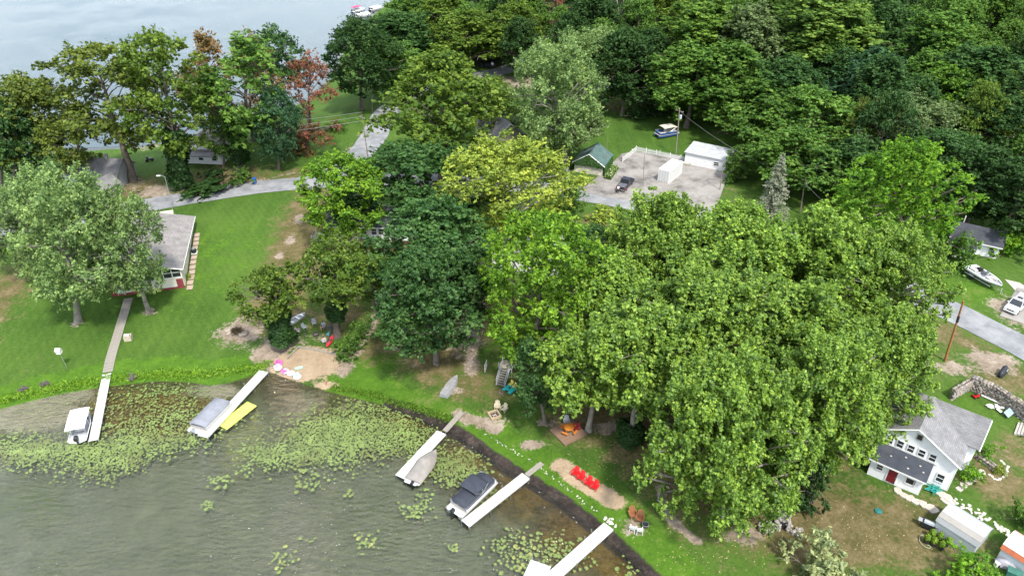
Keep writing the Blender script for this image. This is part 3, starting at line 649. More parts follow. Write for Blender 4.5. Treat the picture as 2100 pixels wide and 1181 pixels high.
# trees along the top
g = 'trees behind the side road'
for x, y, wv, c, kd, H, lab in [
    (862, -30, 150, 'mid', 'forest', 18, 'mid green tree at the top edge above the moored boats'),
    (820, 25, 150, 'dark', 'forest', 17, 'dark tree nearest the moored boats at the top'),
    (905, -10, 140, 'oak', 'oak', 18, 'olive oak at the top edge left of the far grey house'),
    (960, 22, 170, 'oak', 'oak_b', 17, 'broad olive oak in front of the small far cottage'),
    (790, 80, 130, 'mid', 'forest_b', 15, 'mid green tree behind the big olive oak, by the lake'),
    (1055, 5, 120, 'oak', 'oak', 18, 'olive tree right of the far grey house at the top edge'),
    (1020, -60, 150, 'deep', 'forest', 19, 'dark tree behind the far grey house'),
    (1135, -30, 70, 'red', 'dying', 16, 'bare brown dying tree at the top edge'),
    (1215, -10, 140, 'deep', 'forest_b', 20, 'dark tree at the top edge left of the bare forked tree'),
    (1290, 60, 130, 'deep', 'forest', 21, 'tall dark tree behind the silver maple'),
    (1335, 60, 110, 'deep', 'forest_b', 19, 'dark tree left of the lawn pontoon boat, at the wood edge'),
    (1190, 60, 90, 'mid', 'forest', 15, 'mid green tree behind the silvery crowns')]:
    tree_px(kd, (x, y), wv, c, lab, H=H, group=g)
# middle
tree_px('oak_b', (900, 108), 265, 'oak', 'huge olive green oak standing at the road junction', base=(905, 372))
tree_px('oak', (1010, 160), 110, 'oak', 'olive oak squeezed between the huge oak and the silver maple', H=15)
tree_px('silver', (1120, 88), 190, 'silver', 'silvery maple with the widest pale crown behind the tan gabled house', base=(1160, 345))
tree_px('silver', (1215, 62), 165, 'silver', 'right hand silvery maple crown over the white trailer', H=19)
tree_px('silver', (1120, 205), 190, 'grey', 'lower silvery crown in front of the tan gabled house', base=(1158, 322))
tree_px('maple', (690, 318), 175, 'bright', 'bright green tree with an ivy trunk beside the white lake house', base=(718, 500), ivy=(1.7, 9, 1))
tree_px('oak', (850, 300), 235, 'dark', 'dark green oak over the roof of the white lake house', H=16)
tree_px('oak_b', (880, 415), 250, 'dark', 'dark green oak in front of the white lake house, second from the shore', H=17)
tree_px('oak', (868, 520), 220, 'dark', 'dark green oak nearest the near lake shore', base=(895, 745))
tree_px('oak_b', (945, 520), 130, 'deep', 'dark oak beside the pink deck under the trees', H=14)
tree_px('silver', (1030, 296), 250, 'yellow', 'yellow-green tree beside the road, palest crown of all', base=(1045, 505))
tree_px('maple', (1165, 370), 70, 'mid', 'small green tree at the roadside by the grey jeep', H=8)
tree_px('bright', (1115, 440), 265, 'bright', 'bright green maple above the grey garden stairs', base=(1105, 745))
tree_px('sparse_b', (1085, 700), 105, 'dark', 'slim dark tree with a pale trunk beside the wooden table deck', base=(1118, 868))
tree_px('maple', (1225, 465), 110, 'dark', 'dark green tree peeking out between the bright maple and the sycamores', H=11)
# sycamores
g = 'sycamore grove by the white cottage'
for x, y, wv, kd, H, base, lab in [
    (1368, 400, 235, 'sycamore_b', 20, None, 'sycamore nearest the parking lot, at the back of the grove'),
    (1530, 435, 270, 'sycamore', 20, None, 'sycamore in front of the spruce, at the back of the grove'),
    (1700, 435, 260, 'sycamore_b', 20, None, 'back sycamore below the bright roadside maple'),
    (1850, 470, 220, 'sycamore', 19, None, 'rightmost sycamore of the grove, hanging over the road'),
    (1265, 540, 210, 'sycamore_c', 18, None, 'sycamore next to the bright green maple'),
    (1450, 560, 330, 'sycamore', 21, None, 'sycamore in the very middle of the grove'),
    (1660, 590, 310, 'sycamore_b', 20, None, 'sycamore over the hidden grey roof in the grove'),
    (1850, 640, 190, 'sycamore_c', 17, None, 'sycamore beside the leaning brown utility pole'),
    (1235, 668, 200, 'sycamore_d', None, (1207, 882), 'small sycamore with a bare trunk beside the table deck'),
    (1325, 640, 220, 'sycamore_d', None, (1292, 910), 'sycamore with the ivy-ringed stump-like trunk'),
    (1500, 735, 285, 'sycamore_b', None, (1480, 1058), 'huge front sycamore left of the stone fireplace'),
    (1700, 690, 245, 'sycamore', None, (1665, 975), 'front sycamore reaching over the white cottage roof'),
    (1625, 760, 170, 'sycamore_b', None, (1632, 985), 'sycamore directly behind the stone fireplace'),
    (1785, 735, 165, 'sycamore_c', 14, None, 'small sycamore crown against the white cottage gable')]:
    tree_px(kd, (x, y), wv, 'syc', lab, H=H, base=base, group=g, name='sycamore_tree', ivy=(1.3, 3.2, .2) if base == (1292, 910) else None)
tree_px('hedge', (1640, 915), 95, 'deep', 'dark green conifer boughs hanging behind the stone fireplace', base=(1668, 1030), name='evergreen_shrub', cat='shrub')
# left lawn
tree_px('silver', (110, 352), 215, 'silver', 'silvery green maple on the left lawn with a straight trunk', base=(160, 660))
tree_px('silver', (235, 398), 150, 'silver', 'silvery green maple with a thick leaning trunk by the red brick wall', base=(306, 640))
tree_px('silver', (20, 400), 150, 'grey', 'grey green tree at the left edge behind the straight-trunked maple', H=15)
# beach trees
tree_px('beach_oak', (556, 548), 150, 'oak', 'gnarled oak with a thick ivy-covered trunk above the beach', base=(583, 716), ivy=(1.5, 6.6, 1.0))
tree_px('beach_oak', (690, 490), 165, 'oak', 'olive oak with a bare pale trunk beside the red kayak', base=(692, 690), ivy=(1.2, 4.0, 3.2))
tree_px('sparse_b', (765, 530), 70, 'oak', 'thin brownish tree behind the beach hedge', base=(770, 640))
for i, (x, y, wv) in enumerate([(712, 690, 50), (728, 668, 46), (745, 645, 44)]):
    tree_px('hedge', (x, y), wv, 'mid', ['front bush of the row right of the red kayak', 'middle bush of the row right of the red kayak', 'back bush of the row right of the red kayak'][i], base=(x + 2, y + 42), name='hedge_bush', cat='bush', group='bush row beside the beach')
# right side
tree_px('spruce', (1583, 316), 78, 'spruce', 'grey-green spruce standing alone beside the road', base=(1576, 455), name='spruce_tree', lean=(0, 0))
tree_px('bright', (1845, 292), 225, 'lime', 'bright lime green maple behind the sycamore grove', base=(1850, 505))
g = 'trees at the edge of the wood'
for x, y, wv, c, kd, H, lab in [
    (1570, 168, 190, 'mid', 'flat_top', 15, 'mid green tree right behind the white shed'),
    (1680, 185, 210, 'mid', 'oak_b', 16, 'broad mid green tree above the spruce'),
    (1640, 270, 170, 'mid', 'flat_top', 13, 'lower mid green tree between shed and spruce'),
    (1750, 285, 150, 'dark', 'flat_top', 12, 'dark tree left of the lime green maple'),
    (1900, 205, 190, 'grey', 'silver', 15, 'grey-green tree behind the lime green maple'),
    (1790, 205, 110, 'olive', 'maple_b', 15, 'olive tree with the thin mast in front'),
    (1955, 270, 150, 'dark', 'oak', 14, 'dark green tree right of the lime green maple'),
    (1445, 5, 200, (.115, .215, .032), 'poplar', 23, 'bright poplar at the top edge above the lawn boat'),
    (1545, 10, 130, 'grey', 'poplar', 23, 'grey-green poplar at the top edge, middle of the three poplars'),
    (1690, -20, 230, (.115, .20, .036), 'poplar', 24, 'widest bright poplar at the top edge'),
    (1430, 95, 150, 'mid', 'poplar', 19, 'mid green poplar with trunks showing beside the lawn boat'),
    (1510, 90, 150, 'mid', 'poplar', 19, 'poplar behind the white shed'),
    (1800, 100, 160, 'teal', 'flat_top', 16, 'blue-green flat-topped tree in the wood'),
    (1940, 25, 170, 'mid', 'poplar', 22, 'mid green poplar with white limbs near the top right'),
    (2020, 95, 170, 'dark', 'poplar', 20, 'dark poplar at the right edge'),
    (1960, 130, 150, (.09, .19, .02), 'oak', 17, 'lime tinted oak crown near the right edge'),
    (2065, 200, 150, 'deep', 'forest', 17, 'deep green tree at the right edge above the dark-roofed cabin'),
    (2040, 300, 140, 'deep', 'forest_b', 15, 'deep green tree directly behind the dark-roofed cabin'),
    (2120, 330, 150, 'deep', 'forest', 15, 'deep green tree cut by the right edge'),
    (1530, 300, 70, 'mid', 'maple', 7, 'small green tree covering the right end of the white shed'),
    (1620, 120, 150, 'dark', 'forest', 18, 'dark tree in the gap between the poplars')]:
    tree_px(kd, (x, y), wv, c, lab, H=H, group=g)
tree_px('bush', (1972, 474), 88, 'mid', 'grey-green shrub in front of the dark-roofed cabin', base=(1980, 545), name='shrub', cat='shrub')
tree_px('bush', (2060, 470), 100, 'lime', 'bright bramble bank right of the dark-roofed cabin', base=(2070, 520), name='shrub', cat='shrub')
tree_px('bush', (1298, 205), 44, 'deep', 'dark shrub on the lawn edge below the tall dark tree', base=(1300, 246), name='shrub', cat='shrub')
tree_px('bush', (1340, 195), 60, 'deep', 'brush pile shrub left of the lawn boat', base=(1345, 240), name='shrub', cat='shrub')
tree_px('bush', (1500, 335), 50, 'mid', 'green shrub at the right end of the parking lot', base=(1505, 372), name='shrub', cat='shrub')
tree_px('hedge', (1690, 1118), 150, (.30, .35, .16), 'wispy grey-green willow bush at the bottom edge', base=(1690, 1195), name='willow_bush', cat='bush')
tree_px('bush', (1985, 1140), 110, 'lime', 'bright green weed clump below the metal shed', base=(1985, 1190), name='weed_clump', cat='plant')
tree_px('bush', (2095, 1025), 60, 'mid', 'green bush at the right edge above the rusty shed', base=(2098, 1075), name='shrub', cat='shrub')
tree_px('bush', (1240, 425), 70, 'yellow', 'yellow flowering bush along the road behind the grove', base=(1240, 450), name='flower_bush', cat='bush')
# the deep wood, filled from its own ground
rs = np.random.RandomState(5); pts_ = []
for _ in range(6000):
    y = rs.uniform(125, 345); x = rs.uniform(-20, 250)
    if abs(x) > .74 * (y * .84 + 36): continue
    dd1, dd2 = sdf(np.array([x]), np.array([y]))
    if dd2[0] < 6 or dd1[0] < 88: continue
    px = 1050 + x * ppm((x, y, 5)); q = P(1340, 268); 
    if x < 40 + (y - 150) * -.05 and y < 205: continue
    lot = math.hypot(x - 38, y - 165)
    if lot < 34: continue
    if x < 62 and y < 178: continue
    if pdist(np.array([x]), np.array([y]), np.array(roadB))[0] < 7: continue
    if any(math.hypot(x - a_, y - b_) < 8.2 for a_, b_ in pts_): continue
    pts_.append((x, y))
    if len(pts_) > 150: break
CW = dict(deep='blackish green', dark='dark green', mid='mid green', teal='bluish green', oak='olive green'); KW = dict(forest='domed', forest_b='round', poplar='tall', oak='lumpy')
rows_ = {}
for x, y in pts_: rows_.setdefault(int((y - 125) // 22), []).append((x, y))
ORD = ['first', 'second', 'third', 'fourth', 'fifth', 'sixth', 'seventh', 'eighth', 'ninth', 'tenth', 'eleventh', 'twelfth', 'thirteenth', 'fourteenth', 'fifteenth', 'sixteenth', 'seventeenth', 'eighteenth', 'nineteenth', 'twentieth', 'next to last', 'last']
RW = ['nearest', 'second', 'third', 'fourth', 'fifth', 'sixth', 'seventh', 'eighth', 'ninth', 'farthest']
for r_, lst in rows_.items():
    for k_, (x, y) in enumerate(sorted(lst)):
        kd = ['forest', 'forest_b', 'poplar', 'oak'][rs.randint(4)]; c = ['deep', 'dark', 'mid', 'mid', 'mid', 'dark', 'oak'][rs.randint(7)]
        place_tree(kd, (x, y, Z(x, y)), rs.uniform(13, 20), rs.uniform(9.5, 13), c, f'{CW[c]} {KW[kd]} tree, {ORD[min(k_, 21)]} from left in the {RW[min(r_, 9)]} row of the wood', group='trees deep in the wood')

# ------------------------------------------------------------------ building helpers
SH_GREY = shingle('grey_shingles', (.22, .215, .22), (.17, .168, .172)); SH_LIGHT = shingle('pale_grey_shingles', (.25, .232, .222), (.205, .19, .183)); SH_DARK = shingle('dark_shingles', (.045, .05, .062), (.06, .064, .075))
SH_GREEN = shingle('green_shingles', (.085, .145, .135), (.07, .12, .112))
SID_W = siding('white_siding', (.74, .74, .75)); SID_G = siding('grey_siding', (.34, .36, .38)); SID_T = siding('tan_siding', (.48, .43, .36)); CREAM = siding('cream_siding', (.66, .62, .52))
RIB_W = siding('white_ribbed_steel', (.64, .65, .64), .25, 0, (.5, .46, .4)); RIB_G = siding('grey_ribbed_steel', (.42, .46, .49), .22, 0, (.36, .36, .35))
BRICKR = mat('red_painted_brick', (.20, .035, .04), .8, .2, 4, bump=.3); REDDOOR = mat('dark_red_door', (.16, .012, .022), .4, .1, 2)
FLATDARK = mat('roll_roofing', (.042, .048, .062), .85, .2, 1.2, dirt=(.14, .14, .14), dirt_amt=.3)
def rot2(a, x, y): return (math.cos(a) * x - math.sin(a) * y, math.sin(a) * x + math.cos(a) * y)
def local_origin(p, rz, lx, ly):              # origin of a thing whose local point (lx, ly) stands at p
    dx, dy = rot2(rz, lx, ly); return Vector((p.x - dx, p.y - dy, p.z))
def gable_roof(par, x0, x1, y0, y1, ze, zr, mt, axis='x', oh=.4, th=.14, name='roof', sk=0.0):
    mb = MB()
    if axis == 'x':
        ym = (y0 + y1) / 2 + sk
        for ya, yb in ((y0, ym), (y1, ym)):
            s = (zr - ze) / (yb - ya); e = ya - math.copysign(oh, yb - ya); zl = ze + s * (e - ya)
            a = [(x0 - oh, e, zl), (x1 + oh, e, zl), (x1 + oh, yb, zr), (x0 - oh, yb, zr)]
            mb.add(a + [(x, y, z + th) for x, y, z in a], [(0, 3, 2, 1), (4, 5, 6, 7), (0, 1, 5, 4), (1, 2, 6, 5), (2, 3, 7, 6), (3, 0, 4, 7)] if yb > ya else [(0, 1, 2, 3), (7, 6, 5, 4), (4, 5, 1, 0), (5, 6, 2, 1), (6, 7, 3, 2), (7, 4, 0, 3)])
    else:
        xm = (x0 + x1) / 2 + sk
        for xa, xb in ((x0, xm), (x1, xm)):
            s = (zr - ze) / (xb - xa); e = xa - math.copysign(oh, xb - xa); zl = ze + s * (e - xa)
            a = [(e, y0 - oh, zl), (xb, y0 - oh, zr), (xb, y1 + oh, zr), (e, y1 + oh, zl)]
            mb.add(a + [(x, y, z + th) for x, y, z in a], [(0, 3, 2, 1), (4, 5, 6, 7), (0, 1, 5, 4), (1, 2, 6, 5), (2, 3, 7, 6), (3, 0, 4, 7)] if xb > xa else [(0, 1, 2, 3), (7, 6, 5, 4), (4, 5, 1, 0), (5, 6, 2, 1), (6, 7, 3, 2), (7, 4, 0, 3)])
    return uv_planar(mb.build(name, mt, par))
def gable_wall(mb, x0, x1, y0, y1, ze, zr, axis='x', zb=-1.2, sk=0.0):
    if axis == 'x': ym = (y0 + y1) / 2 + sk; prof = [(y0, zb), (y1, zb), (y1, ze), (ym, zr), (y0, ze)]; M = Matrix(((0, 0, 1), (1, 0, 0), (0, 1, 0)))
    else: xm = (x0 + x1) / 2 + sk; prof = [(x0, zb), (x1, zb), (x1, ze), (xm, zr), (x0, ze)]; M = Matrix(((1, 0, 0), (0, 0, 1), (0, 1, 0)))
    return mb.prism(prof, x0 if axis == 'x' else y0, x1 if axis == 'x' else y1, M)
def window(par, x, y, z, w_, h, a, frame=WHITE, mid=True, name='window', fw=.09):
    t = (-math.sin(a), math.cos(a)); o = (math.cos(a), math.sin(a)); rz = a + math.pi / 2; mb = MB()
    def c(u, v, d): return (x + t[0] * u + o[0] * d, y + t[1] * u + o[1] * d, z + v)
    for s in (-1, 1):
        mb.box(c(s * (w_ / 2 + fw / 2), 0, .03), (fw, .10, h + 2 * fw), rz); mb.box(c(0, s * (h / 2 + fw / 2), .035), (w_, .11, fw), rz)
    if mid: mb.box(c(0, 0, .03), (w_, .07, .06), rz)
    f = mb.build(name, frame, par); MB().box(c(0, 0, .012), (w_, .03, h), rz).build('pane', GLASS, f); return f
def door(par, x, y, z, w_, h, a, mt, name='door'):
    t = (-math.sin(a), math.cos(a)); o = (math.cos(a), math.sin(a)); rz = a + math.pi / 2
    d = MB().box((x + o[0] * .03, y + o[1] * .03, z + h / 2), (w_, .07, h), rz).build(name, mt, par)
    MB().box((x + o[0] * .09 + t[0] * w_ * .38, y + o[1] * .09 + t[1] * w_ * .38, z + h * .48), (.05, .06, .12), rz).build('handle', STEEL, d)
    fb = MB()
    for s in (-1, 1): fb.box((x + t[0] * s * (w_ / 2 + .05) + o[0] * .035, y + t[1] * s * (w_ / 2 + .05) + o[1] * .035, z + h / 2), (.1, .09, h), rz)
    fb.box((x + o[0] * .035, y + o[1] * .035, z + h + .05), (w_ + .2, .09, .1), rz); fb.build('door_frame', WHITE, par); return d
S_ = -math.pi / 2; N_ = math.pi / 2; E_ = 0.0; W_ = math.pi

# ------------------------------------------------------------------ white cottage, lower right
rz = math.atan2(-.62, .79); c0 = P(1940, 1006); org = local_origin(c0, rz, 4.6, 0); org.z = c0.z - .1
h = thing('white_cottage', 'white two storey cottage with a dark lean-to porch and dark red door', 'house', org, rz)
mb = MB(); gable_wall(mb, -4.6, 4.6, 0, 6.2, 4.3, 6.9, 'y'); mb.build('wall', SID_W, h)
mb = MB(); gable_wall(mb, -4.2, 5.7, 3.9, 8.6, 4.6, 6.87, 'x'); mb.build('rear_wing_wall', SID_W, h)
gable_roof(h, -4.6, 4.6, 0, 6.2, 4.3, 6.9, SH_GREY, 'y', .35); gable_roof(h, -4.2, 5.7, 3.9, 8.6, 4.6, 6.9, SH_GREY, 'x', .3, name='rear_wing_roof')
mb = MB()
for s in (-1, 1): mb.tube((s * 5.0, -.37, 4.06), (0, -.37, 6.92), .09, n=4)
mb.tube((6.02, 3.55, 4.28), (6.02, 6.25, 6.9), .08, n=4); mb.tube((6.02, 8.95, 4.28), (6.02, 6.25, 6.9), .08, n=4); mb.build('barge_board', WHITE, h)
for i in range(5): window(h, -2.35 + i * 1.13, 0, 3.75, .62, .95, S_)
MB().box((-.1, -.03, 3.1), (6.0, .1, .14)).build('window_ledge', WHITE, h)
window(h, .3, 0, 5.75, .5, .7, S_, mid=False, name='vent', frame=ALU)
window(h, 5.7, 6.9, 4.4, .55, 1.3, E_); window(h, 5.7, 5.6, 3.2, .3, .5, E_); window(h, 5.7, 7.9, 3.6, .6, 1.0, E_); window(h, 3.6, 0, 1.5, .7, 1.1, S_)
MB().box((4.63, .5, 2.9), (.12, .16, .3)).build('wall_lamp', BLACK, h); MB().tube((4.66, .06, -.6), (4.66, .06, 4.1), .06).build('downpipe', WHITE, h)
pz = .15; mb = MB(); mb.add([(-3.2, -2.3, -1.1), (2.3, -2.3, -1.1), (2.3, -.01, -1.1), (-3.2, -.01, -1.1), (-3.2, -2.3, 2.15), (2.3, -2.3, 2.15), (2.3, -.01, 2.85), (-3.2, -.01, 2.85)], [(3, 2, 1, 0), (4, 5, 6, 7), (0, 1, 5, 4), (1, 2, 6, 5), (2, 3, 7, 6), (3, 0, 4, 7)])
mb.build('porch_wall', SID_W, h)
a = [(-3.45, -2.65, 2.09), (2.55, -2.65, 2.09), (2.55, -.02, 2.9), (-3.45, -.02, 2.9)]
MB().add(a + [(x, y, z + .12) for x, y, z in a], [(3, 2, 1, 0), (4, 5, 6, 7), (0, 1, 5, 4), (1, 2, 6, 5), (2, 3, 7, 6), (3, 0, 4, 7)]).build('porch_roof', FLATDARK, h)
for i, (x, y) in enumerate([(-1.6, -1.3), (.4, -1.9), (1.4, -1.0), (-.2, -.7), (1.9, -1.6)]): MB().lathe([(.10, 0), (.13, .02), (.10, .04)], 9, (x, y, 2.22 + (y + 2.65) * .308 + .03)).build('patch', CONC, h)
MB().box((-.45, -2.68, 2.12), (6.1, .06, .17)).build('fascia', WHITE, h)
door(h, -.75, -2.3, -.1, .95, 2.0, S_, REDDOOR); window(h, 1.05, -2.3, 1.25, .75, .8, S_, mid=False); window(h, 1.55, -2.3, 1.25, .06, .8, S_, mid=False); window(h, -2.2, -2.3, 1.35, .6, .7, S_)
for y in (-1.75, -1.15, -.55): window(h, 2.3, y, 1.65, .4, .5, E_, mid=False)
# ------------------------------------------------------------------ left lake house
c0 = P(380, 589); rz = R(14.3)
h = thing('lake_house', 'long low lake house with grey shingle roof, glazed gable and red brick base', 'house', c0, rz)
mb = MB(); mb.box((-5.5, 9.0, .4), (11, 18, 3.2)); gable_wall(mb, -11, 0, 2.6, 18, 3.75, 5.1, 'y', zb=1.9); mb.build('wall', CREAM, h)
mb = MB(); mb.box((-.02, 1.25, 2.85), (.1, 2.6, 1.75)); mb.box((-10.98, 1.25, 2.85), (.1, 2.6, 1.75)); mb.build('side_wall', CREAM, h)
gable_roof(h, -11, 0, 0, 18, 3.75, 5.1, SH_LIGHT, 'y', .5)
mb = MB()
for s in (0, 1): mb.tube((-5.5, -.53, 5.12), (-11.5 + s * 12, -.53, 3.66), .09, n=4)
mb.build('barge_board', WHITE, h)
fr = MB()
for i in range(9):
    x = -.06 - i * 1.36; zt = 3.72 + (5.5 - abs(x + 5.5)) * .245; fr.box((x, -.02, (1.95 + zt) / 2), (.13, .14, zt - 1.95))
fr.box((-5.5, -.02, 3.0), (11, .1, .1)); fr.box((-5.5, -.02, 2.06), (11, .12, .16)); fr.build('window_frame', WHITE, h)
for i in range(8):
    x = -.74 - i * 1.36; MB().box((x, .02, 2.56), (1.2, .03, .8)).build('pane', GLASS, h); MB().box((x, .02, 3.4), (1.2, .03, .62 + .1 * min(i, 7 - i))).build('pane', GLASS, h)
MB().box((-5.5, -.04, .12), (11.06, .06, .5)).build('brick_base', BRICKR, h)
for x, w_ in ((-.55, 1.0), (-7.3, .8), (-10.5, 1.0)): MB().box((x, -.05, 1.05), (w_, .06, 1.4)).build('brick_pier', BRICKR, h)
MB().box((-3.4, -.06, 1.1), (4.6, .08, 1.45)).build('cream_panel', mat('cream_panel', (.70, .66, .56), .6, .05), h)
window(h, -8.4, 0, 1.15, 1.1, .75, S_); door(h, -9.6, 0, .05, .85, 1.75, S_, WHITE)
for y in (3.5, 7.5): MB().tube((.9 - 2.4, y, 3.9), (.9 - 2.4, y, 4.75), .06).build('vent_pipe', STEEL, h)
for y in (11.8, 12.3): MB().tube((-.9 - 3.5, y, 4.95), (-.9, y, 4.05), .03).build('roof_seam', BLACK, h)
window(h, 0, 5, 2.6, 1.0, 1.0, E_); window(h, 0, 10, 2.6, 1.0, 1.0, E_); MB().box((.52, 9, 3.66), (.12, 19, .12)).build('gutter', WHITE, h)
# paving slabs along its right wall
fl = thing('paved_strip', 'strip of pinkish paving slabs along the lake house wall', 'paving', c0, rz); SLAB = mat('pink_slab', (.36, .27, .22), .9, .2, 2)
sm = MB().box((0, 0, 0), (.95, 1.25, .08)).mesh('slab', SLAB)
for i in range(12):
    x, y = .75 + random.uniform(-.05, .05), -.3 + i * 1.38; q = rot2(rz, x, y); inst('slab', sm, fl, (x, y, Z(c0.x + q[0], c0.y + q[1]) - c0.z + .05), (0, 0, random.uniform(-.05, .05)))
q = rot2(rz, .75, 9.2); ac = thing('air_conditioner', 'dark round-cornered air conditioner unit on a white base by the lake house', 'air conditioner', (c0.x + q[0], c0.y + q[1], Z(c0.x + q[0], c0.y + q[1])), rz)
MB().box((0, 0, .12), (1.0, 1.0, .1)).build('base', WHITE, ac); MB().lathe([(.40, .17), (.43, .2), (.43, .85), (.38, .92)], 14).build('casing', BLACK, ac); MB().lathe([(.30, .92), (.30, .95), (.08, .97)], 12).build('fan_grille', STEEL, ac)

# ------------------------------------------------------------------ generic cottages in the trees
def cottage(name, label, loc, rz, w_, d, ze, zr, wall, roof, axis='x', wins=(), chim=False, oh=.4):
    h = thing(name, label, 'house', loc, rz); mb = MB(); gable_wall(mb, -w_ / 2, w_ / 2, 0, d, ze, zr, axis); mb.build('wall', wall, h)
    gable_roof(h, -w_ / 2, w_ / 2, 0, d, ze, zr, roof, axis, oh)
    tr_ = MB()
    if axis == 'y':
        for s in (-1, 1): tr_.tube((s * (w_ / 2 + oh), -oh - .02, ze - oh * (zr - ze) / (w_ / 2) + .05), (0, -oh - .02, zr + .05), .08, n=4)
    else: tr_.box((0, -oh - .05, ze - oh * (zr - ze) / (d / 2) + .03), (w_ + 2 * oh, .08, .18))
    tr_.build('trim', WHITE, h)
    for x, z, ww, hh in wins: window(h, x, 0, z, ww, hh, S_)
    if chim: MB().box((w_ * .22, d * .5, zr + .3), (.6, .6, 1.4)).build('chimney', mat('chimney_block', (.3, .29, .28), .9), h)
    return h
c0 = P(678, 512); rz = R(-3)
h = cottage('house', 'white lake house with a dark roof half hidden under the dark oaks', local_origin(c0, rz, -7.2, 0), rz, 14.4, 8, 4.9, 7.0, SID_W, SH_DARK, 'x', [(x, 3.9, .85, 1.2) for x in (-5.6, -.9, .9, 2.1, 3.2, 5.4)])
MB().box((0, -.03, 1.0), (14.3, .1, 2.4)).build('brick_base', mat('brown_brick', (.16, .075, .05), .9, .25, 3), h)
for s in (-6, -3, 0, 3): MB().tube((s, -2.2, -.6), (s, -2.2, 2.3), .08).build('deck_post', WOOD_GREY, h)
MB().box((-1.5, -1.2, 2.35), (11, 2.3, .14)).build('deck', WOOD_GREY, h)
q = P(662, 492); dk = thing('deck', 'small wooden deck with a rail at the left end of the white lake house', 'deck', q, R(-3)); mb = MB()
MB().box((0, 0, .7), (3.2, 3.0, .12)).build('floor', WOOD_GREY, dk)
for x in (-1.5, 1.5):
    for y in (-1.4, 1.4): MB().box((x, y, .75), (.1, .1, 1.7)).build('post', WHITE, dk)
for (a, b_) in (((-1.5, -1.4, 1.55), (1.5, -1.4, 1.55)), ((-1.5, -1.4, 1.55), (-1.5, 1.4, 1.55)), ((-1.5, -1.4, 1.1), (1.5, -1.4, 1.1))): MB().tube(a, b_, .05).build('rail', WOOD_TAN, dk)
cottage('house', 'tan gabled house with grey roof behind the silvery maples', P(1046, 322), R(24), 7.5, 11, 4.6, 7.6, SID_T, SH_GREY, 'y', [(0, 5.6, .7, 1.0), (-2, 2.2, .8, 1.1), (2, 2.2, .8, 1.1)])
h = cottage('garage', 'dark-roofed tan garage attached in front of the tan gabled house', P(1085, 325), R(-28), 6, 6, 2.6, 4.6, SID_T, SH_DARK, 'y')
MB().box((0, -.04, 1.0), (2.6, .08, 2.1)).build('garage_door', WHITE, h)
cottage('house', 'pale house with grey roof under the yellow-green tree', P(1075, 560), R(-14), 11, 8, 3.4, 5.4, SID_W, SH_GREY, 'x', [(-3, 2, 1, 1), (0, 2, 1, 1), (3, 2, 1, 1)])
cottage('house', 'grey-roofed house hidden inside the sycamore grove', P(1700, 720), R(-34), 9, 8, 3.2, 5.6, SID_W, SH_GREY, 'x', [(-2, 2, 1, 1), (2, 2, 1, 1)])
cottage('cottage', 'grey house with white windows at the top, behind the olive oak', P(1012, 96), R(5), 9, 7, 3.4, 5.6, SID_G, SH_GREY, 'x', [(-3.2, 2, .9, 1.5), (-1, 2, .9, 1.5), (1.4, 2, .9, 1.5), (3.2, 2, .9, 1.5)])
cottage('cottage', 'blue-grey roofed house at the top under the bare forked tree', P(1262, 112), R(-8), 9, 7, 3.6, 6.2, SID_G, SH_GREY, 'y', [(-2, 2, .9, 1.2), (2, 2, .9, 1.2)])
h = cottage('cottage', 'small dark-gabled cottage with white trim beside the side road', P(986, 122), R(-50), 5, 9, 2.6, 4.3, mat('dark_siding', (.05, .055, .065), .7), SH_LIGHT, 'y', [(0, 1.5, .8, .9)])
h = cottage('cottage', 'dark purple-roofed cabin with white wall behind the speedboat', P(1992, 520), R(-32), 7.2, 5, 2.5, 4.0, SID_W, SH_DARK, 'x', [(2.6, 1.4, .8, .8)])
MB().tube((-2.6, 3, 4.0), (-2.6, 3, 5.2), .09).build('flue', WHITE, h); mb = MB(); gable_wall(mb, -3.6, 0, -2.6, .5, 2.3, 3.4, 'y'); mb.build('front_wing', SID_W, h); gable_roof(h, -3.6, 0, -2.6, .5, 2.3, 3.4, SH_DARK, 'y', .35, name='front_wing_roof')
h = cottage('cottage', 'light grey cottage with a white-framed window left of the leaning oak', P(192, 388), R(-5), 11, 7, 3.0, 5.2, SID_G, SH_GREY, 'x', [(1.0, 1.8, 1.0, 1.4), (-2.5, 1.8, 1, 1.2)], chim=True)
mb = MB(); gable_wall(mb, 3.2, 4.6, -.8, .1, 2.9, 2.95, 'y'); mb.build('side_bay', SID_G, h); MB().box((5.1, -.9, .6), (1.2, .9, 1.2)).build('propane_box', BLACK, h)
h = cottage('garage', 'small grey garage with white trim poking out above the left maples', P(182, 418), R(-28), 4.2, 6, 2.5, 3.9, mat('dark_grey_siding', (.13, .125, .13), .7), SH_GREY, 'y', oh=.3)
# hip roofed house by the far lake
c0 = P(415, 336); h = thing('house', 'grey hip-roofed house with a small white gable by the far lake', 'house', c0, R(-6))
MB().box((0, 4.5, 1.0), (9, 9, 4.6)).build('wall', SID_W, h); a = [(-5, -.5, 3.2), (5, -.5, 3.2), (5, 9.5, 3.2), (-5, 9.5, 3.2)]
uv_planar(MB().add(a + [(0, 4.0, 6.3), (0, 5.0, 6.3)], [(3, 2, 1, 0), (0, 1, 4), (1, 2, 5, 4), (2, 3, 5), (3, 0, 4, 5)]).build('roof', SH_LIGHT, h))
mb = MB(); gable_wall(mb, -2.2, 2.2, -.2, 3.2, 3.6, 5.0, 'y', zb=3.0); mb.build('dormer', SID_W, h); gable_roof(h, -2.2, 2.2, -.2, 3.2, 3.6, 5.0, SH_LIGHT, 'y', .25, name='dormer_roof'); window(h, 0, -.2, 4.2, .5, .6, S_)
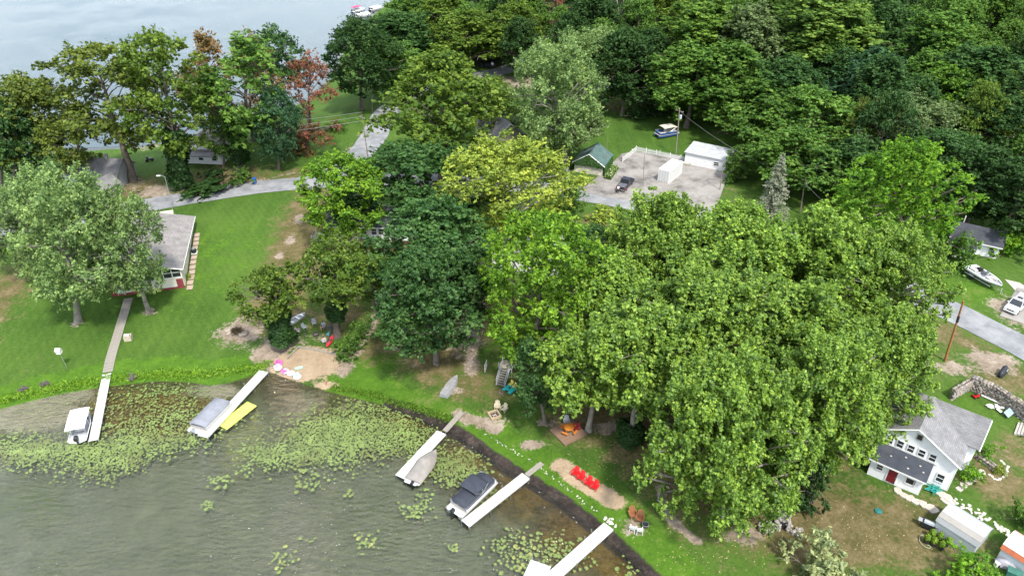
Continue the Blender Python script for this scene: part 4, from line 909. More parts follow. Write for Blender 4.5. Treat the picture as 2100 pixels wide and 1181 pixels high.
uv_planar(MB().box((0, -1.2, 2.85), (8, 2.4, .14), rx=.18).build('porch_roof', SH_GREY, h)); MB().box((-1.5, 3.0, 4.9), (.5, .6, .9), rx=.4).build('skylight', BLACK, h)
for x in (-3, 0, 3): window(h, x, 0, 1.4, 1.0, 1.1, S_)
# ------------------------------------------------------------------ green roofed garage
c0 = P(1236, 361); rz = R(-22); h = thing('garage', 'cream garage with green shingle roof and ivy on its walls', 'garage', c0, rz)
mb = MB(); gable_wall(mb, -6.2, 0, 0, 6, 2.4, 4.4, 'y'); mb.build('wall', CREAM, h); gable_roof(h, -6.2, 0, 0, 6, 2.4, 4.4, SH_GREEN, 'y', .4)
mb = MB()
for s in (0, 1): mb.tube((-3.1, -.42, 4.42), (-6.65 + 7.1 * s, -.42, 2.14), .08, n=4)
mb.build('trim', WHITE, h); MB().box((-3.0, -.05, .95), (4.2, .08, 2.0)).build('garage_door', mat('beige_door', (.50, .46, .40), .6), h)
rs = np.random.RandomState(41); k = 2600; u = rs.uniform(-6.2, 0, k); v = rs.uniform(0, 1, k); zz = 2.0 + (2.2 - np.abs(u + 3.1) * .68) * v + rs.randn(k) * .15
c1 = np.stack([u, -.2 - rs.rand(k) * .3, zz], 1); k2 = 3200; c2 = np.stack([.15 + rs.rand(k2) * .35, rs.uniform(-.3, 6, k2), rs.uniform(-.2, 2.3, k2)], 1)
me = leaves_mesh('ivy', np.concatenate([c1, c2]), np.concatenate([np.tile([0, -1, .4], (k, 1)), np.tile([1, -.1, .5], (k2, 1))]) + rs.randn(k + k2, 3) * .4, .5 + .2 * rs.randn(k + k2), .34, .26, LEAF, rs); inst('ivy', me, h, color=(*GREENS['dark'], 1))
# flower bed of hydrangeas beside it
c1 = rs.uniform(0, 1, (2600, 3)) * np.array([1.5, 6.0, .9]) + np.array([.7, -1.5, .05]); fb = thing('flower_bed', 'row of pale flowering bushes along the green-roofed garage', 'flower bed', c0, rz)
inst('foliage', leaves_mesh('flower_foliage', c1, rs.randn(2600, 3) * .6 + [0, 0, 1], .5 + .25 * rs.randn(2600), .28, .2, LEAF, rs), fb, color=(*GREENS['mid'], 1))
inst('flowers', leaves_mesh('flowers', c1[:420] + [0, 0, .12], rs.randn(420, 3) * .4 + [0, 0, 1], np.full(420, .6), .22, .2, LEAF, rs), fb, color=(.55, .55, .36, 1))
# ------------------------------------------------------------------ container, white shed, picket fence
a_, b_ = P(1371, 378), P(1400, 354); rz = math.atan2(b_.y - a_.y, b_.x - a_.x); c = thing('shipping_container', 'white steel shipping container on the old parking lot', 'container', a_, rz)
L, Wd, H = 6.3, 2.5, 2.75; MB().box((L / 2, Wd / 2, H / 2 + .08), (L - .12, Wd - .12, H - .14)).build('wall', RIB_W, c)
mb = MB()
for x in (.06, L - .06):
    for y in (.06, Wd - .06): mb.box((x, y, H / 2 + .06), (.14, .14, H))
for y in (.06, Wd - .06):
    for z in (.14, H): mb.box((L / 2, y, z), (L - .26, .12, .14))
for x in (.06, L - .06):
    for z in (.14, H): mb.box((x, Wd / 2, z), (.12, Wd - .26, .14))
mb.build('frame', WHITE, c); MB().box((L / 2, Wd / 2, H + .05), (L - .2, Wd - .2, .05)).build('roof', WHITE, c)
for i in range(2):
    d = MB().box((-.01, Wd * (.27 + .46 * i), H / 2 + .06), (.06, Wd * .43, H - .32)).build('door', RIB_W, c)
    for s in (-.25, .25): MB().tube((-.06, Wd * (.27 + .46 * i) + s, .25), (-.06, Wd * (.27 + .46 * i) + s, H - .1), .022).build('lock_rod', STEEL, d)
a_, b_ = P(1403, 336), P(1468, 349); rz = math.atan2(b_.y - a_.y, b_.x - a_.x); c = thing('white_shed', 'long white wooden shed with a flat grey roof behind the container', 'shed', a_, rz)
MB().box((4.4, 2.6, 1.2), (8.8, 5.2, 3.0)).build('wall', SID_W, c); a = [(-.25, -.25, 2.62), (9.05, -.25, 2.62), (9.05, 5.45, 3.15), (-.25, 5.45, 3.15)]
MB().add(a + [(x, y, z + .14) for x, y, z in a], [(3, 2, 1, 0), (4, 5, 6, 7), (0, 1, 5, 4), (1, 2, 6, 5), (2, 3, 7, 6), (3, 0, 4, 7)]).build('roof', mat('grey_roll_roof', (.36, .37, .38), .8, .15, 1), c)
window(c, 6.9, 0, 1.5, 1.0, .8, S_); MB().box((0.2, -.5, .25), (2.4, .9, .5)).build('ramp', CONC, c)
def fence(pts, label, hgt=1.15):
    f = None; pm = MB().box((0, 0, hgt / 2), (.09, .03, hgt)).add([(-.045, -.015, hgt), (.045, -.015, hgt), (.045, .015, hgt), (-.045, .015, hgt), (0, 0, hgt + .09)], [(0, 1, 4), (1, 2, 4), (2, 3, 4), (3, 0, 4)]).mesh('picket', WHITE)
    w_ = [P(*p) for p in pts]; f = thing('picket_fence', label, 'fence', w_[0])
    for a, b in zip(w_[:-1], w_[1:]):
        d = (b - a); L = d.length; rz = math.atan2(d.y, d.x); n_ = int(L / .21)
        for i in range(n_ + 1):
            p = a.lerp(b, i / n_) - w_[0]; inst('picket', pm, f, p, (0, 0, rz))
        off = Vector((-math.sin(rz), math.cos(rz), 0)) * .04
        for z in (.35, .85): MB().tube(a - w_[0] + off + Vector((0, 0, z)), b - w_[0] + off + Vector((0, 0, z)), .04, n=4).build('rail', WHITE, f)
        for i in range(int(L / 2.4) + 1): MB().box(a.lerp(b, min(1, i * 2.4 / L)) - w_[0] + off * 2 + Vector((0, 0, .65)), (.12, .12, 1.4), rz).build('post', WHITE, f)
fence([(1277, 333), (1304, 311), (1352, 321), (1400, 331)], 'white picket fence around the back of the parking lot')
# ------------------------------------------------------------------ metal sheds
def arch_shed(name, label, loc, rz, L, Wd, hw, hr, strip, wallm, door_end=True):
    s = thing(name, label, 'shed', loc, rz); n_ = 6; pr = [(Wd / 2 * (1 - math.cos(math.pi * i / n_)), hw + (hr - hw) * math.sin(math.pi * i / n_) ** .8) for i in range(n_ + 1)]
    prof = [(0, -.5), (Wd, -.5)] + [(y, z) for y, z in pr[::-1]]
    MB().prism(prof, 0.02, L - .02, Matrix(((0, 0, 1), (1, 0, 0), (0, 1, 0)))).build('wall', wallm, s)
    for i in range(n_):
        (y0, z0), (y1, z1) = pr[i], pr[i + 1]; e = .015 * (i % 2) + .03
        a = [(-.1, y0, z0 + .01), (L + .1, y0, z0 + .01), (L + .1, y1, z1 + .01), (-.1, y1, z1 + .01)]; nn = Vector((0, -(z1 - z0), y1 - y0)).normalized() * (e + .02)
        MB().add(a + [(x, y + nn.y, z + nn.z) for x, y, z in a], [(3, 2, 1, 0), (4, 5, 6, 7), (0, 1, 5, 4), (1, 2, 6, 5), (2, 3, 7, 6), (3, 0, 4, 7)]).build('roof_panel', strip[i % len(strip)], s)
    return s
PGW = mat('pale_steel_panel', (.36, .365, .375), .5, .06, 1.5); PGT = mat('tan_steel_panel', (.29, .27, .245), .5, .06, 1.5)
a_, b_ = P(1911, 1088), P(1993, 1140); rz = math.atan2(b_.y - a_.y, b_.x - a_.x)
s = arch_shed('metal_shed', 'grey metal shed with a curved panelled roof beside the potted plants', a_, rz, (b_ - a_).length, 3.3, 1.55, 2.5, [PGW, PGT, PGW, PGW, PGW, PGW], RIB_G)
RUSTW = mat('rusting_white_steel', (.62, .58, .54), .6, .06, 1.2, dirt=(.42, .12, .05), dirt_amt=.95); RUST = mat('rust_red_steel', (.45, .13, .06), .7, .15, 2)
a_ = P(2042, 1145); arch_shed('metal_shed', 'old metal shed with a rust-red stained white roof at the right edge', a_, rz, 5.5, 3.2, 1.5, 2.4, [RUST, RUSTW, RUSTW, RUSTW, RUSTW, RUSTW], RIB_G)
# white box trailer at the top
c = thing('box_trailer', 'white flat-roofed trailer home behind the silvery maples', 'trailer', P(1222, 185), R(-8)); MB().box((4.2, 1.4, 1.75), (8.4, 2.7, 2.6)).build('body', SID_W, c); MB().box((4.2, 1.4, 3.1), (8.6, 2.9, .12)).build('roof', mat('beige_roof', (.5, .45, .38), .7), c)
for x in (1.5, 4, 6.5): window(c, x, .05, 2.0, 1.0, .7, S_)
for x in (2.5, 6): MB().tube((x, -.05, .4), (x, .25, .4), .38, n=12).build('wheel', RUBBER, c)
# sheet / deck under the trees
c = thing('deck', 'pinkish plank deck tucked under the dark oaks', 'deck', P(966, 640), R(-16))
pk = MB().box((0, 0, 0), (3.6, .28, .06)).mesh('plank', mat('pink_plank', (.33, .24, .22), .8, .15, 3))
for i in range(11): inst('plank', pk, c, (0, -1.5 + i * .3, 1.0))
for x in (-1.6, 1.6):
    for y in (-1.4, 1.4): MB().box((x, y, .4), (.12, .12, 1.1)).build('post', WOOD_GREY, c)
for x in (-1.5, 1.5): MB().box((x, 0, .9), (.1, 3.2, .12)).build('joist', WOOD_GREY, c)

# ------------------------------------------------------------------ stone walls
def rock_meshes():
    o = []
    for i in range(4): o.append(MB().rock((0, 0, 0), 1, (1, .8, .8), i).mesh('stone', STONE, False))
    return o
RM = rock_meshes()
def stone_wall(label, pts, hgt, sz=.30, thick=.5, name='stone_wall', loc=None):
    w_ = [P(*p) for p in pts]; s = thing(name, label, 'wall', w_[0]); rg = random.Random(4); cnt = 0
    core = MB()
    for a, b in zip(w_[:-1], w_[1:]):
        d = b - a; L = d.length; rz = math.atan2(d.y, d.x); core.box(tuple((a + b) / 2 - w_[0] + Vector((0, 0, hgt / 2 - .3))), (L, thick * .8, hgt + .3), rz)
        nx, nz = max(1, int(L / (sz * 1.5))), max(1, int(hgt / (sz * 1.15)))
        for k in range(nz + 1):
            for i in range(nx + 1):
                p = a.lerp(b, min(1, max(0, (i + .5 * (k % 2) + rg.uniform(-.2, .2)) / nx))) - w_[0]; z = (k + .3) * hgt / (nz + .4) + rg.uniform(-.06, .06); g_ = rg.uniform(.65, 1.25); tone = rg.choice([(1, .97, .93), (1.05, .95, .88), (.85, .85, .88), (1.1, 1.05, 1)])
                off = Vector((math.sin(rz), -math.cos(rz), 0)) * (thick * .42)
                for sd_ in ((1,) if k < nz else (1, -1)):
                    if cnt > 290: continue
                    cnt += 1; inst('stone', RM[rg.randint(0, 3)], s, p + off * sd_ + Vector((0, 0, z)), (rg.uniform(-.3, .3), rg.uniform(-.3, .3), rz + rg.uniform(-.2, .2)), tuple(sz * rg.uniform(.75, 1.15) for _ in range(3)), (.30 * g_ * tone[0], .275 * g_ * tone[1], .25 * g_ * tone[2], 1))
    core.build('mortar', mat('mortar', (.16, .145, .13), .95, .2, 3), s); return s
stone_wall('dry stone retaining wall running down beside the black covered motorcycle', [(1987, 796), (2030, 815), (2072, 842), (2115, 872)], 2.0, .27)
stone_wall('short stone wall arm running left towards the sycamores', [(1948, 818), (1986, 796)], 1.5, .24)
stone_wall('grey stone wall showing between sycamore and white cottage', [(1800, 885), (1838, 842)], 1.1, .26)
stone_wall('low stone wall stepping out from the right side of the white cottage', [(2000, 935), (2040, 965)], .55, .24)

# ------------------------------------------------------------------ docks
def dock(label, p0, p1, width, zt=.42, plank_mat=None, pl=.19, gap=.022, post_up=.5, name='dock', step=3.0, tone=.06):
    a, b = on_z(*p0, zt), on_z(*p1, zt); d = b - a; L = d.length; rz = math.atan2(d.y, d.x); t = thing(name, label, 'dock', (a.x, a.y, 0), rz)
    pm = MB().box((0, 0, 0), (pl - gap, width, .04)).mesh('plank', plank_mat or DOCKW); n_ = int(L / pl)
    for i in range(n_): inst('plank', pm, t, (pl * (i + .5), random.uniform(-.006, .006), zt - .02 + random.uniform(-.004, .004)), (random.uniform(-.01, .01), 0, random.uniform(-.003, .003)))
    for s in (-1, 1): MB().box((L / 2, s * (width / 2 - .02), zt - .12), (L, .05, .14)).build('side_rail', ALU, t)
    k = max(2, int(L / step) + 1)
    for i in range(k):
        for s in (-1, 1): MB().tube((.15 + (L - .3) * i / (k - 1), s * (width / 2 + .05), -1.5), (.15 + (L - .3) * i / (k - 1), s * (width / 2 + .05), zt + (post_up if (i + (s > 0)) % 2 else .04)), .032).build('post', STEEL, t)
    return t
SLAT = mat('bleached_slat', (.56, .55, .53), .7, .12, 4, dirt=(.33, .31, .28), dirt_amt=.4)
dock('slatted pale wooden dock reaching past the white-canopied boat', (219, 766), (191, 905), 1.15, .45, SLAT, .24, .045, .3)
dock('long white dock between the grey-covered pontoon and the yellow float', (541, 761), (415, 896), 1.45)
dock('white dock with the tan-covered motorboat tied beside it', (906, 886), (820, 978), 1.4)
dock('white dock beside the black-topped pontoon boat', (1079, 975), (953, 1074), 1.3)
dock('white dock running off the bottom edge of the photo', (1249, 1078), (1085, 1225), 1.4)
dock('small white platform joined to the bottom-edge dock', (1122, 1180), (1080, 1165), 2.4, .40, None, .19, .012, .8)
def ramp(label, p0, p1, width, z0, z1):
    a, b = P(*p0), on_z(*p1, z1); a.z += z0; d = b - a; t = thing('gangplank', label, 'gangplank', a, math.atan2(d.y, d.x)); L = math.hypot(d.x, d.y); pit = -math.atan2(d.z, L)
    for i in (-1, 0, 1): MB().box((L / 2, i * width / 3, d.z / 2), (L, width / 3 - .02, .06), ry=pit).build('plank', WOOD_GREY, t)
ramp('weathered plank ramp to the dock with the tan-covered boat', (947, 846), (912, 884), .75, .08, .44)
ramp('weathered plank ramp to the black-topped pontoon dock', (1112, 950), (1080, 974), .72, .08, .44)
# boardwalk across the left lawn
bw = [P(*p) for p in [(264, 612), (248, 665), (233, 715), (221, 764)]]; t = thing('boardwalk', 'grey plank boardwalk from the lake house down to the slatted dock', 'boardwalk', bw[0]); pmesh = MB().box((0, 0, 0), (.34, 1.35, .06)).mesh('plank', WOOD_GREY)
for a, b in zip(bw[:-1], bw[1:]):
    d = b - a; n_ = int(d.length / .36)
    for i in range(n_):
        p = a.lerp(b, (i + .5) / n_); inst('plank', pmesh, t, (p.x - bw[0].x, p.y - bw[0].y, Z(p.x, p.y) - bw[0].z + .09 + random.uniform(-.01, .01)), (0, 0, math.atan2(d.y, d.x) + random.uniform(-.02, .02)))

# ------------------------------------------------------------------ boats
GREYCOV = mat('grey_canvas', (.22, .23, .265), .85, .12, 1.5, bump=.2); BLKCOV = mat('black_canvas', (.035, .04, .055), .8, .2, 1.5, bump=.2); TANCOV = mat('taupe_canvas', (.24, .22, .20), .85, .15, 1.2, bump=.3)
HULLW = mat('white_gelcoat', (.72, .73, .75), .2, .04, 1); NAVY = mat('navy_panel', (.03, .08, .25), .35, .1, 2); CANW = mat('white_canvas', (.74, .74, .74), .7, .04, 1); SEAT = mat('pale_vinyl', (.55, .54, .50), .5, .08, 2)
def motor(par, x, y, z, mt=BLACK, s=1.0):
    m_ = MB().loft([[(x + dx - w_, y - w_ * .8, z + h), (x + dx + w_, y - w_ * .8, z + h), (x + dx + w_, y + w_ * .8, z + h), (x + dx - w_, y + w_ * .8, z + h)] for dx, h, w_ in ((0, .35 * s, .17 * s), (-.02, .55 * s, .26 * s), (-.04, .85 * s, .25 * s), (-.02, 1.0 * s, .15 * s))]).build('outboard_motor', mt, par)
    MB().box((x, y, z - .1 * s), (.16 * s, .12 * s, 1.0 * s)).box((x - .06 * s, y, z - .55 * s), (.4 * s, .05, .12 * s)).build('lower_unit', mt, m_)
def vhull(L, W, H, n=9, flare=.1, up=.25):
    secs = []
    for i in range(n):
        f = i / (n - 1); w_ = W / 2 * (1 - max(0, (f - .45) / .55) ** 2.3) ** .9 + .02; z = H + up * max(0, f - .4) ** 1.6; kz = .05 + H * .75 * max(0, f - .6) ** 1.8 / .4 ** 1.8 * .9
        secs.append([(f * L, -w_, z), (f * L, -w_ * .86, H * .45 + kz * .5), (f * L, -w_ * .1, kz), (f * L, w_ * .1, kz), (f * L, w_ * .86, H * .45 + kz * .5), (f * L, w_, z)])
    return secs
def pontoon(label, p_st, p_bow, L, z0, cover=None, bim=None, panel=None, W=2.5, group=None, mot=True, deckless=False, zt=None):
    a, b = on_z(*p_st, z0 + .6), on_z(*p_bow, z0 + .6); rz = math.atan2(b.y - a.y, b.x - a.x)
    t = thing('pontoon_boat', label, 'boat', (a.x, a.y, z0), rz, group); panel = panel or ALU
    for s in (-1, 1): MB().loft([[(x, s * (W / 2 - .4) + r * math.cos(q * math.pi / 4), .1 + r * math.sin(q * math.pi / 4)) for q in range(8)] for x, r in ((.1, .30), (L * .85, .32), (L * .95, .24), (L, .05))]).build('pontoon', NAVY if panel is NAVY else ALU, t)
    MB().box((L * .49, 0, .46), (L * .96, W, .1)).build('deck', mat('beige_carpet', (.42, .39, .34), .9), t)
    x0, x1, h = L * .13, L * .93, .68
    rail = MB()
    for z in (.62, .85, 1.16):
        for s in (-1, 1): rail.tube((x0, s * (W / 2 - .06), z), (x1, s * (W / 2 - .06), z), .022, n=4)
        rail.tube((x0, -W / 2 + .06, z), (x0, W / 2 - .06, z), .022, n=4); rail.tube((x1, -W / 2 + .06, z), (x1, W / 2 - .06, z), .022, n=4)
    for i in range(7):
        for s in (-1, 1): rail.tube((x0 + (x1 - x0) * i / 6, s * (W / 2 - .06), .5), (x0 + (x1 - x0) * i / 6, s * (W / 2 - .06), 1.16), .022, n=4)
    rail.build('railing', ALU, t)
    for s in (-1, 1): MB().box(((x0 + x1) / 2, s * (W / 2 - .07), .74), (x1 - x0 - .1, .07, .52)).build('fence_panel', panel, t)
    MB().box((x1, 0, .74), (.07, W - .3, .52)).build('fence_panel', panel, t)
    if cover:
        secs = []
        for i, f in enumerate([0, .04, .2, .4, .6, .8, .93, 1.0]):
            x = x0 - .05 + (x1 - x0 + .1) * f; e = (.72 if f in (0, 1) else 1.0) if f > .5 else (.9 if f == 0 else 1); z = 1.2 + (.0 if f in (0, 1) else .22 + .08 * math.sin(i * 2)); w_ = W / 2 * e
            secs.append([(x, -w_, .98), (x, -w_ * .92, 1.12 + (z - 1.2) * .6), (x, 0, z + .04), (x, w_ * .92, 1.12 + (z - 1.2) * .6), (x, w_, .98)])
        MB().loft(secs, False, False).build('canvas_cover', cover, t, True)
    else:
        for s in (-1, 1): MB().box((x0 + .9, s * (W / 2 - .45), .72), (1.6, .6, .42)).build('bench', SEAT, t)
        MB().box((L * .5, -.5, .85), (.6, .7, .7)).build('console', SEAT, t)
        MB().box((x1 - .9, .75, .72), (1.5, .6, .42)).build('bench', SEAT, t)
    if bim:
        bx0, bx1, bz = bim[1] * L, bim[2] * L, bim[3]; secs = []
        for f in (0, .12, .5, .88, 1): secs.append([(bx0 + (bx1 - bx0) * f, y * W / 2, bz - .10 * y * y - (.12 if f in (0, 1) else 0)) for y in (-1, -.6, 0, .6, 1)])
        MB().loft(secs + [[(x, y, z - .03) for x, y, z in sc] for sc in secs[::-1]], False, False).build('bimini_top', bim[0], t, True)
        fr_ = MB()
        for s in (-1, 1):
            for q in (bx0 + .1, bx1 - .1, (bx0 + bx1) / 2): fr_.tube(((bx0 + bx1) / 2, s * (W / 2 - .06), 1.16), (q, s * (W / 2 - .03), bz - .1), .022, n=4)
        fr_.build('bimini_frame', ALU, t)
    MB().box((L * .05, 0, .5), (L * .1, W * .8, .08)).build('swim_platform', HULLW, t)
    lad = MB()
    for s in (-.2, .2): lad.tube((0, W * .32 + s, .1), (0, W * .32 + s, 1.0), .02, n=4)
    lad.build('ladder', ALU, t)
    if mot: motor(t, -.1, 0, .35, STEEL if panel is ALU and cover is GREYCOV else BLACK)
    return t
pontoon('pontoon boat under a fitted grey cover at the second dock', (398, 886), (462, 822), 6.4, 0, GREYCOV)
pontoon('white pontoon boat with black cover and raised black bimini', (930, 1050), (1005, 978), 6.8, 0, BLKCOV, (BLKCOV, .38, .72, 2.15), HULLW)
t = pontoon('blue pontoon boat with a tan bimini parked on the lawn', (1388, 268), (1352, 274), 5.6, P(1367, 274).z + .35, None, (mat('tan_canvas', (.52, .48, .40), .8), .15, .75, 2.2), NAVY)
for x in (2.2, 3.0):
    for s in (-1, 1): MB().tube((x, s * .75 - .1, -.15), (x, s * .75 + .1, -.15), .24, n=10).build('trailer_wheel', RUBBER, t)
g = 'boats moored at the top by the far lake'
pontoon('far moored pontoon with a raspberry red canopy', (722, 24), (752, 16), 6.5, 0, None, (mat('raspberry_canvas', (.42, .05, .14), .7), .1, .75, 2.1), HULLW, group=g)
pontoon('far moored white boat nearest the camera, below the red-canopied one', (728, 34), (770, 26), 7, 0, CANW, None, HULLW, group=g)
pontoon('far moored white boat at the shore end, behind the others', (758, 20), (790, 12), 6, 0, CANW, None, HULLW, group=g)
# boat with white canopy
a, b = on_z(160, 906, .3), on_z(178, 838, .3); rz = math.atan2(b.y - a.y, b.x - a.x); t = thing('motorboat', 'open white motorboat with a flat white canopy by the slatted dock', 'boat', (a.x, a.y, 0), rz); Lb = 5.6
sc = vhull(Lb, 2.2, .62); MB().loft(sc, False, False).add(sc[0], [(0, 1, 2, 3, 4, 5)]).build('hull', HULLW, t)
MB().loft([[(x * .985, y * .9, .32) for x, y, z in (s[0], s[5])] for s in sc], False, False).build('deck', mat('grey_deck', (.36, .36, .38), .8), t)
MB().box((Lb * .86, 0, .66), (Lb * .2, 1.2, .1)).build('foredeck', HULLW, t)
for s in (-1, 1): MB().loft([[(x, y * .93 * 1.0, z + .03), (x, y, z + .03), (x, y, z - .06)] for x, y, z in [q[0 if s < 0 else 5] for q in sc]], False, False).build('gunwale', HULLW, t)
MB().box((3.2, 0, .75), (.6, .8, .8)).build('console', HULLW, t); MB().box((2.2, 0, .6), (.5, 1.1, .5)).build('bench', SEAT, t); MB().box((.35, 0, .5), (.5, 1.8, .35)).build('stern_bench', HULLW, t)
MB().add([(3.45, -.45, 1.15), (3.45, .45, 1.15), (3.25, .45, 1.6), (3.25, -.45, 1.6)], [(0, 1, 2, 3)]).build('windshield', GLASS, t)
for x in (.7, 2.6, 4.2):
    for s in (-1, 1): MB().tube((x, s * .98, .6), (x - .1, s * .98, 2.1), .03).build('canopy_pole', ALU, t)
MB().loft([[(x, y, 2.12 + .07 * (1 - y * y) + (0 if 0.6 < x < 4 else -.07)) for y in (-1.15, -.6, 0, .6, 1.15)] for x in (.35, .6, 1.6, 2.6, 3.6, 4.3, 4.5)], False, False).build('canopy', CANW, t, True)
motor(t, -.15, 0, .3, BLACK, 1.15); motor(t, Lb + .1, .1, .45, BLACK, .7)
# tan covered runabout
a, b = on_z(846, 988, .5), on_z(892, 928, .5); rz = math.atan2(b.y - a.y, b.x - a.x); t = thing('motorboat', 'motorboat wrapped in a taupe cover beside the third dock', 'boat', (a.x, a.y, 0), rz); Lb = 5.5; sc = vhull(Lb, 2.25, .72)
MB().loft(sc, False, False).add(sc[0], [(0, 1, 2, 3, 4, 5)]).build('hull', HULLW, t); secs = []
for i, s in enumerate(sc):
    f = i / 8; (x, y, z) = s[5]; hmp = (.12, .3, .42, .5, .82, .72, .3, .14, .04)[i]; secs.append([(x, -y * 1.03, z - .08), (x, -y * .95, z + hmp * .35), (x, -y * .5, z + hmp * .95), (x, 0, z + hmp), (x, y * .5, z + hmp * .95), (x, y * .95, z + hmp * .35), (x, y * 1.03, z - .08)])
MB().loft(secs, False, False).add(secs[0], [tuple(range(7))]).build('canvas_cover', TANCOV, t, True); motor(t, -.2, -.1, .1, BLACK, .8); MB().box((-.12, .2, .4), (.35, 1.6, .06)).build('swim_platform', HULLW, t)
# yellow float
a, b = on_z(452, 874, .05), on_z(513, 826, .05); d = b - a; t = thing('floating_mat', 'bright yellow foam float mat tied beside the long white dock', 'float', (a.x, a.y, 0), math.atan2(d.y, d.x))
YEL = mat('yellow_foam', (.62, .65, .12), .7, .06, 1.2); ym = MB().box((0, 0, .05), (d.length / 3 - .012, 1.75, .07)).mesh('mat_panel', YEL)
for i in range(3): inst('mat_panel', ym, t, (d.length * (i + .5) / 3, -.35, 0), (random.uniform(-.01, .01), random.uniform(-.012, .012), 0))
# speedboat on its trailer
a, b = P(1984, 560), P(2034, 592); rz = math.atan2(b.y - a.y, b.x - a.x); t = thing('speedboat', 'white open speedboat on a trailer on the grass by the road', 'boat', (a.x, a.y, a.z + .55), rz); Lb = 6.2; sc = vhull(Lb, 2.4, .85)
MB().loft(sc, False, False).add(sc[0], [(0, 1, 2, 3, 4, 5)]).build('hull', HULLW, t); MB().loft([[(x * .98, y * .86, z - .22) for x, y, z in (s[0], s[5])] for s in sc], False, False).build('cockpit_floor', mat('grey_vinyl', (.30, .30, .32), .7), t)
for s in (-1, 1): MB().loft([[(x, y * .82, z + .02), (x, y, z + .03), (x, y * 1.02, z - .12)] for x, y, z in [q[0 if s < 0 else 5] for q in sc]], False, False).build('gunwale', HULLW, t)
MB().box((.3, 0, .85), (.7, 2.1, .12)).build('stern_deck', HULLW, t); MB().box((1.4, .55, .85), (.7, .6, .5)).build('seat', BLACK, t); MB().box((1.4, -.55, .85), (.7, .6, .5)).build('seat', SEAT, t); MB().box((2.6, 0, .9), (.5, 1.9, .35)).build('dashboard', HULLW, t)
MB().add([(2.9, -.9, 1.0), (3.2, 0, 1.0), (2.9, .9, 1.0), (2.6, .85, 1.42), (2.85, 0, 1.42), (2.6, -.85, 1.42)], [(0, 1, 4, 5), (1, 2, 3, 4)]).build('windshield', GLASS, t); MB().box((4.2, .4, .85), (1.2, .45, .3), .25).build('bow_seat', SEAT, t); MB().box((4.2, -.4, .85), (1.2, .45, .3), -.25).build('bow_seat', SEAT, t)
MB().loft([[(x * 1.0, y * 1.015, z - .3), (x, y * .99, z - .42)] for x, y, z in [q[0] for q in sc]], False, False).build('stripe', BLACK, t); t2 = thing('boat_trailer', 'white boat trailer carrying the open speedboat', 'trailer', (a.x, a.y, a.z), rz)
for s in (-1, 1): MB().tube((0, s * .8, .42), (4.8, s * .5, .42), .06).build('frame_rail', HULLW, t2); MB().tube((1.5, s * 1.08 - .1, .33), (1.5, s * 1.08 + .1, .33), .33, n=12).build('wheel', RUBBER, t2); MB().box((1.5, s * 1.08, .7), (.9, .26, .06)).build('mudguard', HULLW, t2)
MB().tube((4.8, 0, .42), (6.6, 0, .45), .06).build('tongue', STEEL, t2); MB().tube((6.4, 0, 0), (6.4, 0, .9), .05).build('winch_stand', HULLW, t2)
# upturned rowboat, jon boat, kayaks
def flat_hull(mb, L, W, H, inv=False):
    secs = []
    for f, w_ in ((0, .82), (.2, .97), (.5, 1), (.75, .8), (.92, .42), (1, .08)):
        w_ *= W / 2; lift = .28 * max(0, f - .6); z0, z1 = lift, H + lift * .3; secs.append([(f * L, -w_, z1), (f * L, -w_ * .8, z0), (f * L, w_ * .8, z0), (f * L, w_, z1)])
    if inv: secs = [[(x, y, H + .1 - z) for x, y, z in s] for s in secs]
    return mb.loft(secs, False, False).add(secs[0], [(0, 1, 2, 3)])
GREYP = mat('worn_grey_paint', (.27, .27, .28), .8, .15, 2.5, dirt=(.2, .19, .17), dirt_amt=.5)
a, b = P(909, 816), P(934, 778); t = thing('rowboat', 'grey rowboat turned upside down on the shore grass', 'boat', a, math.atan2(b.y - a.y, b.x - a.x)); flat_hull(MB(), 4.6, 1.5, .5, True).build('hull', GREYP, t); MB().box((1.9, 0, .60), (3.4, .07, .06)).build('keel', GREYP, t)
for s in (-1, 1): MB().box((1.7, s * .42, .60), (3.0, .05, .05)).build('runner', GREYP, t)
a, b = P(590, 668), P(617, 650); t = thing('jon_boat', 'small white flat-bottomed boat lying on the grass by the thick oak', 'boat', a, math.atan2(b.y - a.y, b.x - a.x)); flat_hull(MB(), 3.6, 1.35, .42).build('hull', HULLW, t); MB().box((1.9, 0, .14), (2.9, .8, .04)).build('floor', mat('grey_floor', (.3, .31, .3), .8), t)
for x in (.8, 2.0, 2.9): MB().box((x, 0, .36), (.28, 1.0 if x < 2.5 else .7, .05)).build('thwart', HULLW, t)
def kayak(label, p0, p1, mt, L=3.0, lift=.0, roll=0):
    a, b = P(*p0), P(*p1); a.z += lift; t = thing('kayak', label, 'kayak', a, math.atan2(b.y - a.y, b.x - a.x)); secs = []
    for f, w_, h in ((0, .04, .2), (.12, .55, .12), (.3, .92, .05), (.5, 1, .03), (.7, .92, .05), (.88, .55, .12), (1, .04, .2)):
        w_ *= .36; secs.append([(f * L, w_ * math.cos(q * math.pi / 4), h + .17 + (.20 if q < 5 else .17) * math.sin(q * math.pi / 4) * min(1, w_ * 3.4)) for q in range(8)])
    MB().loft(secs).build('hull', mt, t, True); MB().torus(.36, .035, 14, 5, (L * .48, 0, .40), 1.5, .72).build('cockpit_rim', BLACK, t); MB().lathe([(.30, 0), (.31, .02)], 12, (L * .48, 0, .375), 1.6, .75).build('cockpit', BLACK, t); return t
REDK = mat('red_plastic', (.62, .03, .06), .35, .1, 2)
kayak('red kayak lying beside the bushes by the beach', (670, 715), (686, 683), REDK, 3.2)
kayak('orange-red kayak leaning along the grey metal shed', (1931, 1087), (1962, 1113), mat('orange_red_plastic', (.72, .10, .04), .4, .1, 2), 2.9, .1)
